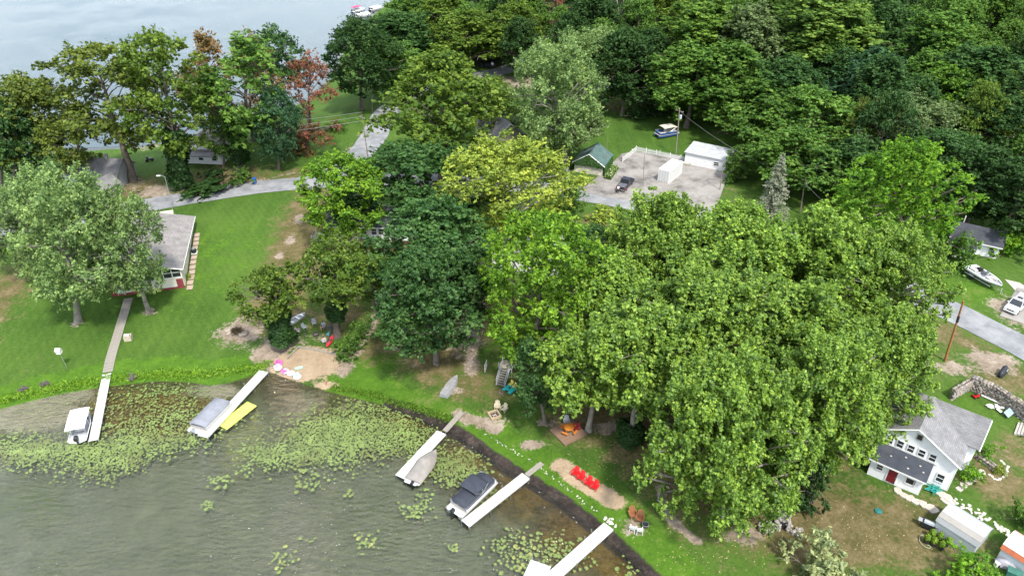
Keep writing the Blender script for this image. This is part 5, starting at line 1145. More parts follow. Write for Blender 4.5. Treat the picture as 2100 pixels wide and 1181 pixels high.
c = thing('motorboat', 'white covered boat stored under the trees at the top', 'boat', P(846, 128), R(20)); sc = vhull(6, 2.3, .9); MB().loft(sc, False, False).add(sc[0], [(0, 1, 2, 3, 4, 5)]).build('hull', HULLW, c)
MB().loft([[(x, -y, z - .05), (x, -y * .5, z + .35), (x, y * .5, z + .35), (x, y, z - .05)] for x, y, z in [s[5] for s in sc]], False, False).build('canvas_cover', CANW, c, True)

# ------------------------------------------------------------------ lily pads and reeds
LILY = mat('lily_pad', (.16, .215, .062), .45, .3, .6, spec=.4, dirt=(.11, .095, .035), dirt_amt=.6); LILY2 = mat('lily_pad_yellowing', (.23, .25, .075), .5, .25, .5)
def pad_verts(r, n=9):
    return [(0, 0)] + [(r * math.cos(.25 + (2 * math.pi - .5) * i / (n - 1)), r * math.sin(.25 + (2 * math.pi - .5) * i / (n - 1))) for i in range(n)]
padm = []
for k_ in range(4):
    v = pad_verts(1); rg = random.Random(k_); padm.append(MB().add([(x * rg.uniform(.88, 1.08), y * rg.uniform(.88, 1.08), rg.uniform(0, .05)) for x, y in v], [(0, i, i + 1) for i in range(1, 9)]).mesh('lily_pad', LILY if k_ < 3 else LILY2))
PADS = [  # centre px, radii px, tilt, count
 (190, 925, 130, 24, 420), (60, 925, 100, 34, 620), (200, 955, 75, 38, 230), (270, 928, 45, 26, 110), (300, 905, 130, 26, 430), (370, 870, 110, 42, 520), (300, 830, 130, 30, 330), (440, 850, 60, 30, 190), (265, 875, 80, 26, 180), (350, 800, 90, 18, 150), (250, 948, 50, 16, 60),
 (650, 890, 85, 45, 650), (560, 930, 70, 32, 300), (720, 900, 90, 60, 760), (790, 880, 90, 50, 560), (640, 935, 85, 24, 240), (760, 830, 70, 22, 190), (850, 900, 60, 40, 240), (930, 955, 55, 40, 420), (970, 975, 40, 28, 150), (700, 860, 60, 30, 280),
 (635, 990, 36, 17, 60), (447, 985, 24, 15, 44), (426, 1036, 16, 11, 24), (580, 1148, 26, 18, 40), (750, 1108, 22, 26, 56), (932, 1122, 16, 12, 24), (850, 1048, 32, 18, 64), (870, 1030, 26, 26, 50), (715, 1012, 14, 9, 12), (1070, 1120, 55, 38, 150), (1140, 1125, 55, 34, 140), (1020, 1120, 32, 22, 36), (1060, 1150, 40, 22, 60), (640, 1105, 24, 9, 10), (1300, 1165, 40, 24, 30), (1200, 1150, 40, 30, 26), (1010, 1015, 30, 20, 26), (500, 965, 26, 14, 30)]
PATCH = {}
for ci, (px, py, *_r) in enumerate(PADS):
    w_ = {(580, 1148): 'bottom patch left of all others', (750, 1108): 'tall patch left below the black-topped boat', (932, 1122): 'tiny round patch below the black-topped boat', (850, 1048): 'patch left of the black-topped boat', (870, 1030): 'patch left of the black-topped boat', (1070, 1120): 'patch left of the bottom-edge dock', (1140, 1125): 'patch touching the bottom-edge dock', (1020, 1120): 'thin scatter left of the bottom-edge dock patches', (1060, 1150): 'lower patch left of the bottom-edge dock', (1300, 1165): 'scatter right of the bottom-edge dock', (1200, 1150): 'scatter beside the bottom-edge dock', (640, 1105): 'sparse line of pads above the bottom left patch', (426, 1036): 'smallest far left patch on open water', (715, 1012): 'tiny patch between the long dock and black boat', (635, 990): 'patch below the big lily bed', (447, 985): 'patch below the left lily bed', (1010, 1015): 'pads right of the black-topped boat'}.get((px, py))
    if w_: PATCH[ci] = ('lily pads, ' + w_, 'green lily pad in the ' + w_)
rs = np.random.RandomState(77); cand = []
for ci, (px, py, rx, ry, cnt) in enumerate(PADS):
    for _ in range(int(cnt * (1 if py > 960 else 1.4 if (px, py) in ((370, 870), (300, 830), (440, 850), (350, 800), (760, 830), (265, 875), (700, 860)) else 2.4))):
        q = rs.randn(2) * .46; c = on_z(px + q[0] * rx, py + q[1] * ry, 0); cand.append((c.x, c.y, (.08 + .14 * rs.rand() ** 1.4) * (1.3 if py > 960 else .95), ci))
arr = np.array(cand); dd1, dd2 = sdf(arr[:, 0], arr[:, 1]); arr = arr[dd1 < -.25]; arr = arr[np.argsort(arr[:, 1])]; kept = []; cell = {}
for x, y, r, ci in arr:
    k = (int(x / .4), int(y / .4))
    if any(math.hypot(x - a, y - b) < (r + c_) * (.60 if ci < 21 else .82) for i in (-1, 0, 1) for j in (-1, 0, 1) for a, b, c_ in cell.get((k[0] + i, k[1] + j), ())): continue
    cell.setdefault(k, []).append((x, y, r)); kept.append((x, y, r, int(ci)))
for i, (x, y, r, ci) in enumerate(kept[:300]):
    o = inst('lily_pad', padm[rs.choice([0, 1, 2, 3], p=[.3, .3, .25, .15])], None, (x, y, .012), (rs.uniform(-.03, .03), rs.uniform(-.03, .03), rs.uniform(0, 6.28)), (r, r, r)); n_, lab_ = PATCH[ci] if ci in PATCH else ('other near pads', 'green lily pad in the loose near-shore scatter between the docks'); tag(o, lab_, 'lily pad', n_)
mb = MB()
for x, y, r, ci in kept[300:]:
    a0 = rs.uniform(0, 6.28); v = pad_verts(r, 8); z = .012 + rs.uniform(0, .02); tl = rs.uniform(-.12, .12, 2)
    mb.add([(x + p * math.cos(a0) - q * math.sin(a0), y + p * math.sin(a0) + q * math.cos(a0), z + abs(tl[0] * p + tl[1] * q)) for p, q in v], [(0, i, i + 1) for i in range(1, 8)])
tag(mb.build('lily_pads', LILY), kind='stuff')
# tall grass along the left bank and litter leaves on the dry lawn
def strip_points(pts, n_, wd, rs, off=0.0):
    w_ = [P(*p) for p in pts]; L = [(b - a).length for a, b in zip(w_[:-1], w_[1:])]; tot = sum(L); o = []
    for _ in range(n_):
        s = rs.uniform(0, tot); i = 0
        while s > L[i]: s -= L[i]; i += 1
        p = w_[i].lerp(w_[i + 1], s / L[i]); x, y = p.x + rs.randn() * wd, p.y + off + rs.randn() * wd
        if sdf(np.array([x]), np.array([y]))[0][0] > -.35: o.append((x, y, max(0, Z(x, y))))
    return np.array(o)
c = strip_points([(-40, 836), (60, 812), (130, 798), (215, 784), (330, 773), (430, 772), (520, 762), (550, 752)], 5200, .45, rs, .45)
up = c + np.stack([rs.randn(len(c)) * .08, rs.randn(len(c)) * .08, rs.uniform(.06, .3, len(c))], 1); nn = rs.randn(len(c), 3) * np.array([1, 1, .4]) + [0, 0, .9]
o = inst('bank_grass', leaves_mesh('bank_grass', up, nn, np.clip(.5 + .25 * rs.randn(len(c)), 0, 1), .6, .10, LEAF, rs, .1), color=(.15, .29, .025, 1)); tag(o, kind='stuff')
c = strip_points([(680, 800), (760, 815), (860, 845), (930, 868)], 2200, .35, rs, .4); up = c + [0, 0, .15]
o = inst('shore_grass', leaves_mesh('shore_grass', up, rs.randn(len(c), 3) + [0, 0, .5], np.clip(.5 + .25 * rs.randn(len(c)), 0, 1), .4, .09, LEAF, rs, .1), color=(.10, .20, .02, 1)); tag(o, kind='stuff')
lit = []
for px, py, rx, ry, cnt in [(1500, 1090, 190, 70, 420), (1720, 1080, 160, 80, 300), (1300, 900, 130, 60, 220), (1200, 960, 120, 60, 140), (1400, 1150, 140, 40, 220), (1850, 1110, 110, 50, 90)]:
    for _ in range(cnt // 2): q = P(px + rs.randn() * rx * .5, py + rs.randn() * ry * .5); lit.append((q.x, q.y, Z(q.x, q.y) + .03))
lit = np.array(lit); ok = sdf(lit[:, 0], lit[:, 1])[0] > .8; lit = lit[ok]
o = inst('fallen_leaves', leaves_mesh('fallen_leaves', lit, rs.randn(len(lit), 3) * .25 + [0, 0, 1], np.clip(.6 + .3 * rs.randn(len(lit)), 0, 1), .17, .12, LEAF, rs), color=(.34, .30, .15, 1)); tag(o, kind='stuff')
# white pebbles on the muck edge
mb = MB(); c = strip_points([(985, 893), (1100, 962), (1200, 1040), (1260, 1085)], 75, .12, rs, .7)
for i, (x, y, z) in enumerate(c): mb.rock((x, y, z + .05), rs.uniform(.035, .10), (1, 1, .7), i)
tag(mb.build('shore_pebbles', mat('white_pebble', (.55, .53, .48), .9)), kind='stuff')

# ------------------------------------------------------------------ vehicles
CHROME = mat('chrome', (.6, .6, .62), .15, .03, 1, metal=.9); TAIL = mat('red_lens', (.4, .01, .01), .2, .05, 1); LENS = mat('clear_lens', (.6, .6, .6), .1, .05, 1); PLATE = mat('plate_white', (.6, .6, .6), .5)
def paint(name, c): return mat(name, c, .22, .04, .6, spec=.6)
def shaped(mb, prof, W, top, ztop, zb):     # side profile extruded, sides leaning in with height
    n_ = len(prof); vs = []
    for s in (-1, 1):
        for x, z in prof:
            f = max(0, (z - zb) / (ztop - zb)); vs.append((x, s * W / 2 * (1 - (1 - top) * f), z))
    fs = [(i, (i + 1) % n_, n_ + (i + 1) % n_, n_ + i) for i in range(n_)] + [tuple(range(n_))[::-1], tuple(range(n_, 2 * n_))]
    return mb.add(vs, [f[::-1] for f in fs])
def car(name, label, cat, loc, rz, kind, pm, L, W, H, wheelbase=.58):
    t = thing(name, label, cat, loc, rz); g0 = .38; bl = H * .58                    # forward is +x, x from -L/2 to L/2
    X = lambda f: (f - .5) * L
    hood = H * .56
    if kind == 'pickup': prof = [(X(0), g0), (X(1), g0), (X(1), hood * .88), (X(.96), hood * .98), (X(.72), bl), (X(0), bl)]
    else: prof = [(X(0), g0), (X(1), g0), (X(1), hood * .86), (X(.96), hood * .97), (X(.70), bl), (X(.02), bl), (X(0), hood * .8)]
    shaped(MB(), prof, W, .94, bl, g0).build('body', pm, t, bevel=.05)
    if kind == 'pickup': cab = [(X(.36), bl - .02), (X(.74), bl - .02), (X(.64), H), (X(.41), H)]
    elif kind == 'suv': cab = [(X(.03), bl - .02), (X(.74), bl - .02), (X(.61), H), (X(.07), H)]
    else: cab = [(X(.12), bl - .02), (X(.72), bl - .02), (X(.56), H), (X(.22), H)]
    shaped(MB(), cab, W * .93, .84, H, bl).build('glasshouse', GLASS, t)
    rf = [(cab[3][0] - .03, H - .03), (cab[2][0] + .03, H - .03), (cab[2][0] - .06, H + .05), (cab[3][0] + .06, H + .05)]; shaped(MB(), rf, W * .80, .92, H + .05, H - .03).build('roof', pm, t, bevel=.03)
    pl = MB()
    for s in (-1, 1):
        for f in ((0, 3), (1, 2)): a, b = cab[f[0]], cab[f[1]]; pl.tube((a[0], s * W * .455, a[1]), (b[0], s * W * .39, b[1]), .045, n=4)
        xm = (cab[0][0] + cab[1][0]) / 2; pl.tube((xm, s * W * .462, bl), (xm, s * W * .395, H), .04, n=4)
    pl.build('pillar', pm, t)
    if kind == 'pickup':
        MB().box((X(.18), 0, bl + .01), (L * .33, W * .82, .03)).build('bed_cover', mat('tonneau', (.10, .10, .115), .6), t)
        for s in (-1, 1): MB().box((X(.18), s * W * .445, bl + .03), (L * .35, .1, .07)).build('bed_rail', pm, t)
    if kind == 'suv':
        for s in (-1, 1): MB().tube((cab[3][0] + .2, s * W * .33, H + .1), (cab[2][0] - .3, s * W * .33, H + .1), .03).build('roof_rail', BLACK, t)
        MB().box(((cab[2][0] + cab[3][0]) / 2 + .5, 0, H + .06), (.8, W * .42, .02)).build('sunroof', GLASS, t)
    for i, x in enumerate((X(.5 - wheelbase / 2), X(.5 + wheelbase / 2))):
        for s in (-1, 1):
            w_ = MB().tube((x, s * (W / 2 - .24), .36), (x, s * (W / 2 + .015), .36), .36, n=14).build('wheel', RUBBER, t); MB().tube((x, s * (W / 2 + .01), .36), (x, s * (W / 2 + .03), .36), .22, n=10).build('rim', CHROME, w_)
    for s in (-1, 1):
        MB().box((X(1) - .02, s * W * .36, hood * .80), (.12, .34, .16)).build('headlight', LENS, t); MB().box((X(0) - .005, s * W * .42, hood * .84), (.08, .16, .34)).build('taillight', TAIL, t); MB().box((X(.68), s * (W / 2 + .08), bl + .1), (.14, .2, .14)).build('mirror', pm, t)
    MB().box((X(1) + .04, 0, g0 + .12), (.14, W * .92, .2)).build('bumper', CHROME if kind == 'pickup' else pm, t); MB().box((X(0) - .04, 0, g0 + .12), (.14, W * .92, .2)).build('bumper', CHROME if kind == 'pickup' else pm, t); MB().box((X(1), 0, hood * .74), (.08, W * .5, .2)).build('grille', BLACK, t)
    return t
a, b = P(1277, 392), P(1298, 366); m_ = (a + b) / 2; rz = heading((1271, 392), (1296, 366)); car('pickup_truck', 'dark blue-black pickup truck parked beside the parking lot', 'pickup truck', P(1282, 383), rz, 'pickup', paint('midnight_paint', (.018, .022, .038)), 5.6, 1.95, 1.85)
rz = heading((2096, 606), (2058, 640)); car('suv', 'white sport utility car parked on the drive at the right edge', 'car', P(2082, 632), rz, 'suv', paint('white_car_paint', (.70, .70, .70)), 4.9, 1.9, 1.75)
t = car('jeep', 'silver grey boxy jeep half behind the yellow-green tree', 'car', P(1156, 368), heading((1160, 355), (1152, 377)), 'suv', paint('silver_paint', (.32, .33, .35)), 4.1, 1.85, 1.9)
car('car', 'dark car parked by the small dark-gabled cottage at the top', 'car', P(1000, 138), R(160), 'car', paint('black_paint', (.02, .022, .028)), 4.7, 1.85, 1.45)
# covered motorcycle
p = P(2054, 768); t = thing('motorcycle', 'black covered motorcycle standing on the bare patch above the stone wall', 'motorcycle', p, R(42)); secs = []
for x, w_, h in ((-1.05, .12, .5), (-.85, .34, .95), (-.4, .36, 1.05), (0, .42, 1.0), (.4, .40, 1.2), (.7, .45, 1.28), (.95, .30, .9), (1.1, .1, .55)): secs.append([(x, -w_, .08), (x, -w_ * .8, h * .7), (x, 0, h), (x, w_ * .8, h * .7), (x, w_, .08)])
MB().loft(secs, False, False).build('canvas_cover', mat('black_cover', (.02, .022, .03), .5, .2, 3, bump=.4), t, True)
for x in (-.75, .8): MB().tube((x, -.07, .3), (x, .07, .3), .3, n=12).build('wheel', RUBBER, t)
MB().box((.35, -.36, .75), (.4, .05, .3), ry=.3).build('pale_patch', mat('pale_patch', (.55, .55, .57), .5), t)
# ------------------------------------------------------------------ poles and wires
def pole(label, base, top, name='utility_pole', cross=True, trans=False, lampm=False, mt=None, r=.14):
    b_ = P(*base); d = ray(*top); tt = b_.y / d[1]; tp = Vector((d[0] * tt, b_.y, CAMZ + d[2] * tt)); t = thing(name, label, 'street lamp' if lampm else 'utility pole', b_); v = tp - b_
    MB().tube((0, 0, -.5), v, r, r * .68, 9).build('pole', mt or POLE_W, t)
    if cross: MB().box(v * .94, (.1, 2.2, .12), R(35)).build('crossarm', POLE_W, t)
    for i in (-1, 0, 1):
        if cross: q = v * .94 + Vector((-math.sin(R(35)) * i, math.cos(R(35)) * i, .15)); MB().lathe([(.05, -.08), (.06, 0), (.03, .1)], 7, q).build('insulator', CONC, t)
    if trans: MB().lathe([(.22, 0), (.26, .05), (.26, .75), (.2, .85)], 10, v * .82 + Vector((.32, -.1, -.4))).build('transformer', mat('pale_transformer', (.5, .52, .53), .5), t)
    return t, b_ + v
p1 = pole('grey utility pole at the near edge of the side road', (757, 338), (742, 235))[1]
p2 = pole('thin grey pole at the far bend of the side road', (763, 230), (762, 157), cross=False, r=.11)[1]
p3 = pole('utility pole with a pale transformer by the white shed', (1386, 319), (1394, 222), trans=True)[1]
p4 = pole('utility pole with a pale transformer right of the spruce', (1641, 438), (1652, 365), trans=True)[1]
p5 = pole('reddish brown leaning utility pole beside the road at the right', (1938, 740), (1976, 617), cross=False, mt=mat('brown_pole', (.30, .13, .045), .8, .2, 2), r=.17); MB().tube(tuple((p5[1] - Vector(p5[0].location)) * .66), tuple((p5[1] - Vector(p5[0].location)) * .76), .165).build('black_band', BLACK, p5[0]); p5 = p5[1]
p6 = pole('slender pole standing in the middle of the parking lot', (1319, 382), (1322, 316), cross=False, r=.08)[1]
p7 = pole('short dark post at the road edge of the parking lot', (1476, 390), (1484, 335), cross=False, r=.10)[1]
p8 = pole('broken grey stub post on the grass right of the lot', (1504, 428), (1509, 402), cross=False, r=.12)[1]
t, p9 = pole('street lamp on a slim leaning pole by the left road', (354, 431), (338, 362), 'street_lamp', False, lampm=True, mt=STEEL, r=.075); v = p9 - Vector(t.location)
MB().path([v * .98, v + Vector((-.4, 0, .15)), v + Vector((-.9, 0, .18))], .035).build('arm', STEEL, t); MB().box(v + Vector((-1.15, 0, .14)), (.7, .3, .14)).build('lamp_head', WHITE, t)
t = thing('mast', 'thin radio mast standing in front of the olive wood tree', 'mast', P(1790, 300, 0)); MB().tube((0, 0, 0), (.3, 0, 13), .06, .03, 5).build('pole', STEEL, t)
t = thing('mast', 'thin dark aerial pole behind the green-roofed garage', 'mast', P(1241, 352)); MB().tube((0, 0, 0), (0, 0, 8.5), .05, .03, 5).build('pole', POLE_W, t)
def wire(label, a, b, sag, r=.018, group=None):
    pts = [a.lerp(b, i / 16) - Vector((0, 0, sag * 4 * (i / 16) * (1 - i / 16))) for i in range(17)]; o = MB().path([p - a for p in pts], r, 4).build('power_line', mat('wire', (.22, .22, .22), .5), None); o.location = a; tag(o, label, 'power line', group)
end = P(20, 372) + Vector((0, 0, 8.5))
for i, lab in enumerate(['lowest of the three power lines running left from the grey pole', 'middle of the three power lines running left from the grey pole', 'topmost of the three power lines running left from the grey pole']): wire(lab, p1 + Vector((0, i * .5 - .5, -1.2 + i * .75)), end + Vector((0, i * .6, -1.6 + i * 1.5)), 1.6, .028, 'power lines over the left road')
wire('thin cable hanging from the transformer pole towards the grove', p4 - Vector((0, 0, 1)), p5 - Vector((0, 0, .6)), 1.2); wire('thin cable between the two transformer poles', p3 - Vector((0, 0, .6)), p4 - Vector((0, 0, .6)), 1.5)
# ------------------------------------------------------------------ chairs and garden things
REDP = mat('red_chair_plastic', (.62, .015, .02), .4, .06, 3); BRNP = mat('brown_chair_plastic', (.27, .11, .05), .6, .1, 3); WHP = mat('white_chair_plastic', (.74, .74, .74), .4, .03, 2); BEIGEP = mat('beige_chair_plastic', (.48, .42, .30), .6, .08, 3)
def adirondack(label, mt, loc, rz, group, name='adirondack_chair', s=1.0):
    t = thing(name, label, 'chair', loc, rz, group); t.scale = (s, s, s)
    for i in range(5):
        y = -.24 + i * .12; MB().box((-.28 - .0, y, .68 + (.06 - abs(y) * .3)), (.03, .105, .85 - abs(y) * .5), ry=-.32).build('back_slat', mt, t)
    for i in range(4): MB().box((-.08 + i * .15, 0, .34 + i * .028), (.135, .58, .03), ry=-.18).build('seat_slat', mt, t)
    for s_ in (-1, 1):
        MB().box((.08, s_ * .36, .60), (.74, .13, .03)).build('armrest', mt, t); MB().box((.38, s_ * .33, .29), (.09, .04, .60)).build('leg', mt, t); MB().box((-.1, s_ * .31, .22), (.95, .035, .12), ry=.32).build('leg', mt, t)
    return t
face = R(-128); g = 'red chairs on the sand strip'
for (x, y), lab in zip([(1180, 973), (1192, 982), (1207, 993), (1220, 1001)], ['red slatted garden chair, leftmost of the four on the sand', 'red slatted garden chair, second from left of the four', 'red slatted garden chair, third from left of the four', 'red slatted garden chair, rightmost of the four on the sand']): adirondack(lab, REDP, P(x, y), face, g, s=1.02)
g = 'chairs round the fire pot'; adirondack('brown garden chair behind the black fire pot, the left of two', BRNP, P(1297, 1058), R(-75), g, s=1.15); adirondack('brown garden chair behind the black fire pot, the right of two', BRNP, P(1312, 1066), R(-110), g, s=1.15)
def plastic(label, mt, loc, rz, group, s=1.0, name='garden_chair'):
    t = thing(name, label, 'chair', loc, rz, group); t.scale = (s, s, s); MB().box((0, 0, .42), (.46, .48, .04)).build('seat', mt, t, bevel=.015)
    MB().loft([[(-.22 - .12 * f, y * (1 - .12 * f), .43 + .48 * f + (.04 if abs(y) < .1 else 0)) for y in (-.24, -.1, .1, .24)] for f in (0, .5, 1)] + [[(-.25 - .12 * f, y * (1 - .12 * f), .43 + .48 * f) for y in (-.24, -.1, .1, .24)] for f in (1, .5, 0)], False, False).build('backrest', mt, t)
    for s_ in (-1, 1):
        MB().box((-.02, s_ * .27, .64), (.48, .06, .03)).build('armrest', mt, t)
        for x in (-.22, .21): MB().tube((x * 1.15, s_ * .27, 0), (x, s_ * .25, .63 if x > 0 else .45), .03, .025, 5).build('leg', mt, t)
    return t
plastic('white plastic chair in front of the fire pot, the left of two', WHP, P(1297, 1088), R(65), g, 1.15); plastic('white plastic chair in front of the fire pot, the right of two', WHP, P(1311, 1092), R(85), g, 1.15)
g = 'beige chairs by the square fire pit'; adirondack('beige slatted chair behind the square fire pit, the left of two', BEIGEP, P(1020, 837), R(-95), g); adirondack('beige slatted chair beside the square fire pit, the right of two', BEIGEP, P(1034, 842), R(-130), g)
t = thing('fire_pot', 'round black fire pot beside the brown chairs', 'fire pit', P(1323, 1079)); MB().lathe([(.14, 0), (.30, .06), (.36, .3), (.38, .42), (.33, .42), (.2, .3), (.0, .28)], 14).build('bowl', BLACK, t); MB().torus(.37, .025, 14, 5, (0, 0, .42)).build('rim', STEEL, t)
t = thing('fire_pit', 'square timber-framed fire pit with crossed logs on the grass', 'fire pit', P(1014, 853), R(25))
for i, (x, y, r_) in enumerate([(0, -.62, 0), (0, .62, 0), (-.62, 0, 1), (.62, 0, 1)]):
    for k in range(2): MB().box((x, y, .12 + k * .2), (1.42 if not r_ else .16, .16 if not r_ else 1.06, .19)).build('timber', WOOD_TAN, t)
MB().box((0, 0, .04), (1.1, 1.1, .06)).build('ash_bed', mat('ash', (.05, .04, .038), .95), t)
for r_ in (.6, -.6): MB().tube((-.35 * math.cos(r_), -.35 * math.sin(r_), .14), (.35 * math.cos(r_), .35 * math.sin(r_), .18), .06).build('log', mat('ashen_log', (.42, .36, .32), .9), t)
# table deck
a = P(1166, 888); t = thing('table_deck', 'low square wooden deck carrying the orange picnic table', 'deck', a, R(33)); pk = MB().box((0, 0, 0), (.20, 3.3, .05)).mesh('plank', WOOD_DECK)
for i in range(16): inst('plank', pk, t, (-1.62 + i * .216, 0, .28))
for s in (-1, 1): MB().box((0, s * 1.62, .18), (3.5, .08, .18)).build('edge_board', WOOD_DECK, t); MB().box((s * 1.76, 0, .18), (.06, 3.3, .18)).build('edge_board', WOOD_DECK, t)
ORW = mat('orange_wood', (.50, .17, .025), .6, .15, 4); t2 = thing('picnic_table', 'orange round picnic table with benches on the wooden deck', 'picnic table', (a.x, a.y, a.z + .31), R(33))
MB().lathe([(.68, .70), (.70, .72), (.70, .75), (.66, .76)], 8).build('tabletop', ORW, t2)
for i in range(4):
    q = i * math.pi / 2 + .4; MB().box((.98 * math.cos(q), .98 * math.sin(q), .44), (.26, .85, .05), q).build('bench', ORW, t2); MB().tube((.45 * math.cos(q), .45 * math.sin(q), .7), (.95 * math.cos(q), .95 * math.sin(q), .0), .05, n=5).build('leg', ORW, t2); MB().tube((.1 * math.cos(q), .1 * math.sin(q), .32), (1.05 * math.cos(q), 1.05 * math.sin(q), .38), .035, n=4).build('brace', ORW, t2)
t3 = adirondack('dark red chair at the right side of the orange table', mat('maroon_plastic', (.25, .02, .03), .5), (a.x + 1.0, a.y + .35, a.z + .31), R(190), None); adirondack('grey chair on the far corner of the table deck', mat('grey_chair_plastic', (.3, .31, .33), .6), (a.x - .2, a.y + 1.5, a.z + .31), R(-90), None)
# grey stairs with railing under the bright maple
a = P(1026, 792); t = thing('garden_stairs', 'grey wooden stairs with slatted railing climbing under the bright maple', 'stairs', a, R(72))
for i in range(7): MB().box((.15 + i * .28, 0, .2 + i * .2), (.27, 1.15, .05)).build('step', WOOD_GREY, t)
PALEG = mat('pale_grey_paint', (.42, .44, .46), .7, .1, 3)
for s in (-1, 1):
    MB().tube((0, s * .62, .05), (2.1, s * .62, 1.5), .07, n=4).build('stringer', PALEG, t); MB().tube((0, s * .62, 1.0), (2.1, s * .62, 2.45), .045, n=4).build('handrail', PALEG, t)
    for i in range(8): MB().tube((.05 + i * .285, s * .62, .1 + i * .2), (.05 + i * .285, s * .62, 1.02 + i * .2), .028, n=4).build('baluster', PALEG, t)
MB().box((3.0, 0, 1.5), (1.8, 2.0, .08)).build('landing', WOOD_GREY, t)
for x in (2.2, 3.8):
    for s in (-1, 1): MB().box((x, s * .92, .9), (.1, .1, 2.9)).build('post', PALEG, t)
# pedal boat
a = P(1049, 797); t = thing('pedal_boat', 'turquoise and yellow pedal boat beside the grey stairs', 'pedal boat', a, R(48)); TQ = mat('turquoise_plastic', (.02, .36, .34), .35, .06, 2); YP = mat('yellow_plastic', (.62, .52, .12), .4, .06, 2)
for s in (-1, 1): MB().loft([[(x, s * .5 + w_ * math.cos(q * math.pi / 3), .22 + w_ * .75 * math.sin(q * math.pi / 3)) for q in range(6)] for x, w_ in ((-1.1, .2), (-.9, .3), (.5, .3), (.95, .22), (1.15, .06))]).build('float', TQ, t, True)
MB().box((-.1, 0, .32), (1.5, .7, .16)).build('deck', TQ, t, bevel=.04)
for s in (-1, 1): MB().box((.25, s * .35, .5), (.5, .48, .14)).build('seat', YP, t, bevel=.04); MB().box((.55, s * .35, .72), (.12, .48, .5), ry=.2).build('seat_back', YP, t, bevel=.04)
MB().lathe([(.16, .38), (.17, .44)], 12, (-.35, 0, 0)).build('hatch', BLACK, t)
# white lattice panel, little shed bits
t = thing('lattice_panel', 'white panel standing edge on left of the grey stairs', 'panel', P(996, 758), R(78)); MB().box((0, 0, .65), (1.5, .05, .1)).box((0, 0, 1.2), (1.5, .05, .1)).build('rail', WHITE, t)
for i in range(7): MB().box((-.66 + i * .22, -.04, .65), (.14, .03, 1.3)).build('slat', WHITE, t)
t = thing('well_box', 'square tan stone well box with a dark open top on the lawn', 'well', P(264, 696), R(12))
for i, (x, y, sx_, sy_) in enumerate([(0, -.4, 1.0, .14), (0, .4, 1.0, .14), (-.43, 0, .14, .66), (.43, 0, .14, .66)]): MB().box((x, y, .35), (sx_, sy_, .8)).build('side_panel', mat('tan_block', (.42, .36, .28), .85, .15, 3), t)
MB().box((0, 0, .6), (.74, .68, .04)).build('shade_sheet', BLACK, t); MB().box((-.15, .1, .76), (.7, .5, .05), ry=.25).build('loose_board', WHITE, t)  # black sheet stands in for the shade inside the open well
a = P(139, 757); t = thing('birdhouse', 'white box birdhouse on a thin pole on the left lawn', 'birdhouse', a); MB().tube((0, 0, 0), (-.2, 0, 2.9), .03).build('pole', STEEL, t); mb = MB(); gable_wall(mb, -.5, .1, -.3, .3, 3.5, 3.75, 'x', zb=2.9); mb.build('box', WHITE, t); gable_roof(t, -.5, .1, -.3, .3, 3.5, 3.75, WHITE, 'x', .08, .03)
for x in (-.35, -.05): MB().tube((x, -.33, 3.2), (x, -.30, 3.2), .06).build('entrance_hole', BLACK, t)
t = thing('rubbish_bin', 'blue wheeled rubbish bin at the roadside by the round shrub', 'bin', P(523, 376), R(10)); BLUEP = mat('blue_plastic', (.02, .09, .32), .4); MB().box((0, 0, .55), (.65, .7, 1.0), taper=1.12).build('body', BLUEP, t); MB().box((0, 0, 1.09), (.76, .84, .08), rx=.06).build('lid', BLUEP, t)
for s in (-1, 1): MB().tube((s * .3, .33, .1), (s * .36, .33, .1), .11, n=8).build('wheel', RUBBER, t)
t = thing('mailbox', 'dark mailbox on a post by the left road', 'mailbox', P(288, 404), R(20)); MB().box((0, 0, .5), (.1, .1, 1.0)).build('post', POLE_W, t); MB().box((0, 0, 1.1), (.5, .2, .22)).build('box', BLACK, t)
t = thing('riding_mower', 'small dark riding mower on the grass left of the ivy oak', 'mower', P(308, 331), R(10)); MB().box((.35, 0, .55), (.8, .6, .4)).build('hood', BLACK, t); MB().box((-.4, 0, .5), (.7, .8, .25)).build('rear_body', BLACK, t); MB().box((-.45, 0, .85), (.3, .5, .5), ry=-.2).build('seat', BLACK, t)
for x, r_ in ((.55, .2), (-.5, .3)):
    for s in (-1, 1): MB().tube((x, s * .4, r_), (x, s * .55, r_), r_, n=10).build('wheel', RUBBER, t)
t = thing('mulch_pile', 'heap of bare dirt with dark brush on the lawn edge', 'dirt pile', P(484, 684)); rg = random.Random(3); mb = MB()
for i in range(5): MB().rock((rg.uniform(-1.6, 1.6), rg.uniform(-1.2, 1.2), .05), rg.uniform(.5, .9), (1.3, 1, .35), i).build('dirt_mound', mat('bare_dirt', (.30, .25, .20), .95, .25, 3, bump=.4), t, True)
k = 900; c1 = np.random.randn(k, 3) * [.45, .4, .22] + [.1, .2, .45]; inst('brush', leaves_mesh('brush', c1, np.random.randn(k, 3), np.random.rand(k), .4, .06, LEAF, rs), t, color=(.09, .07, .045, 1))
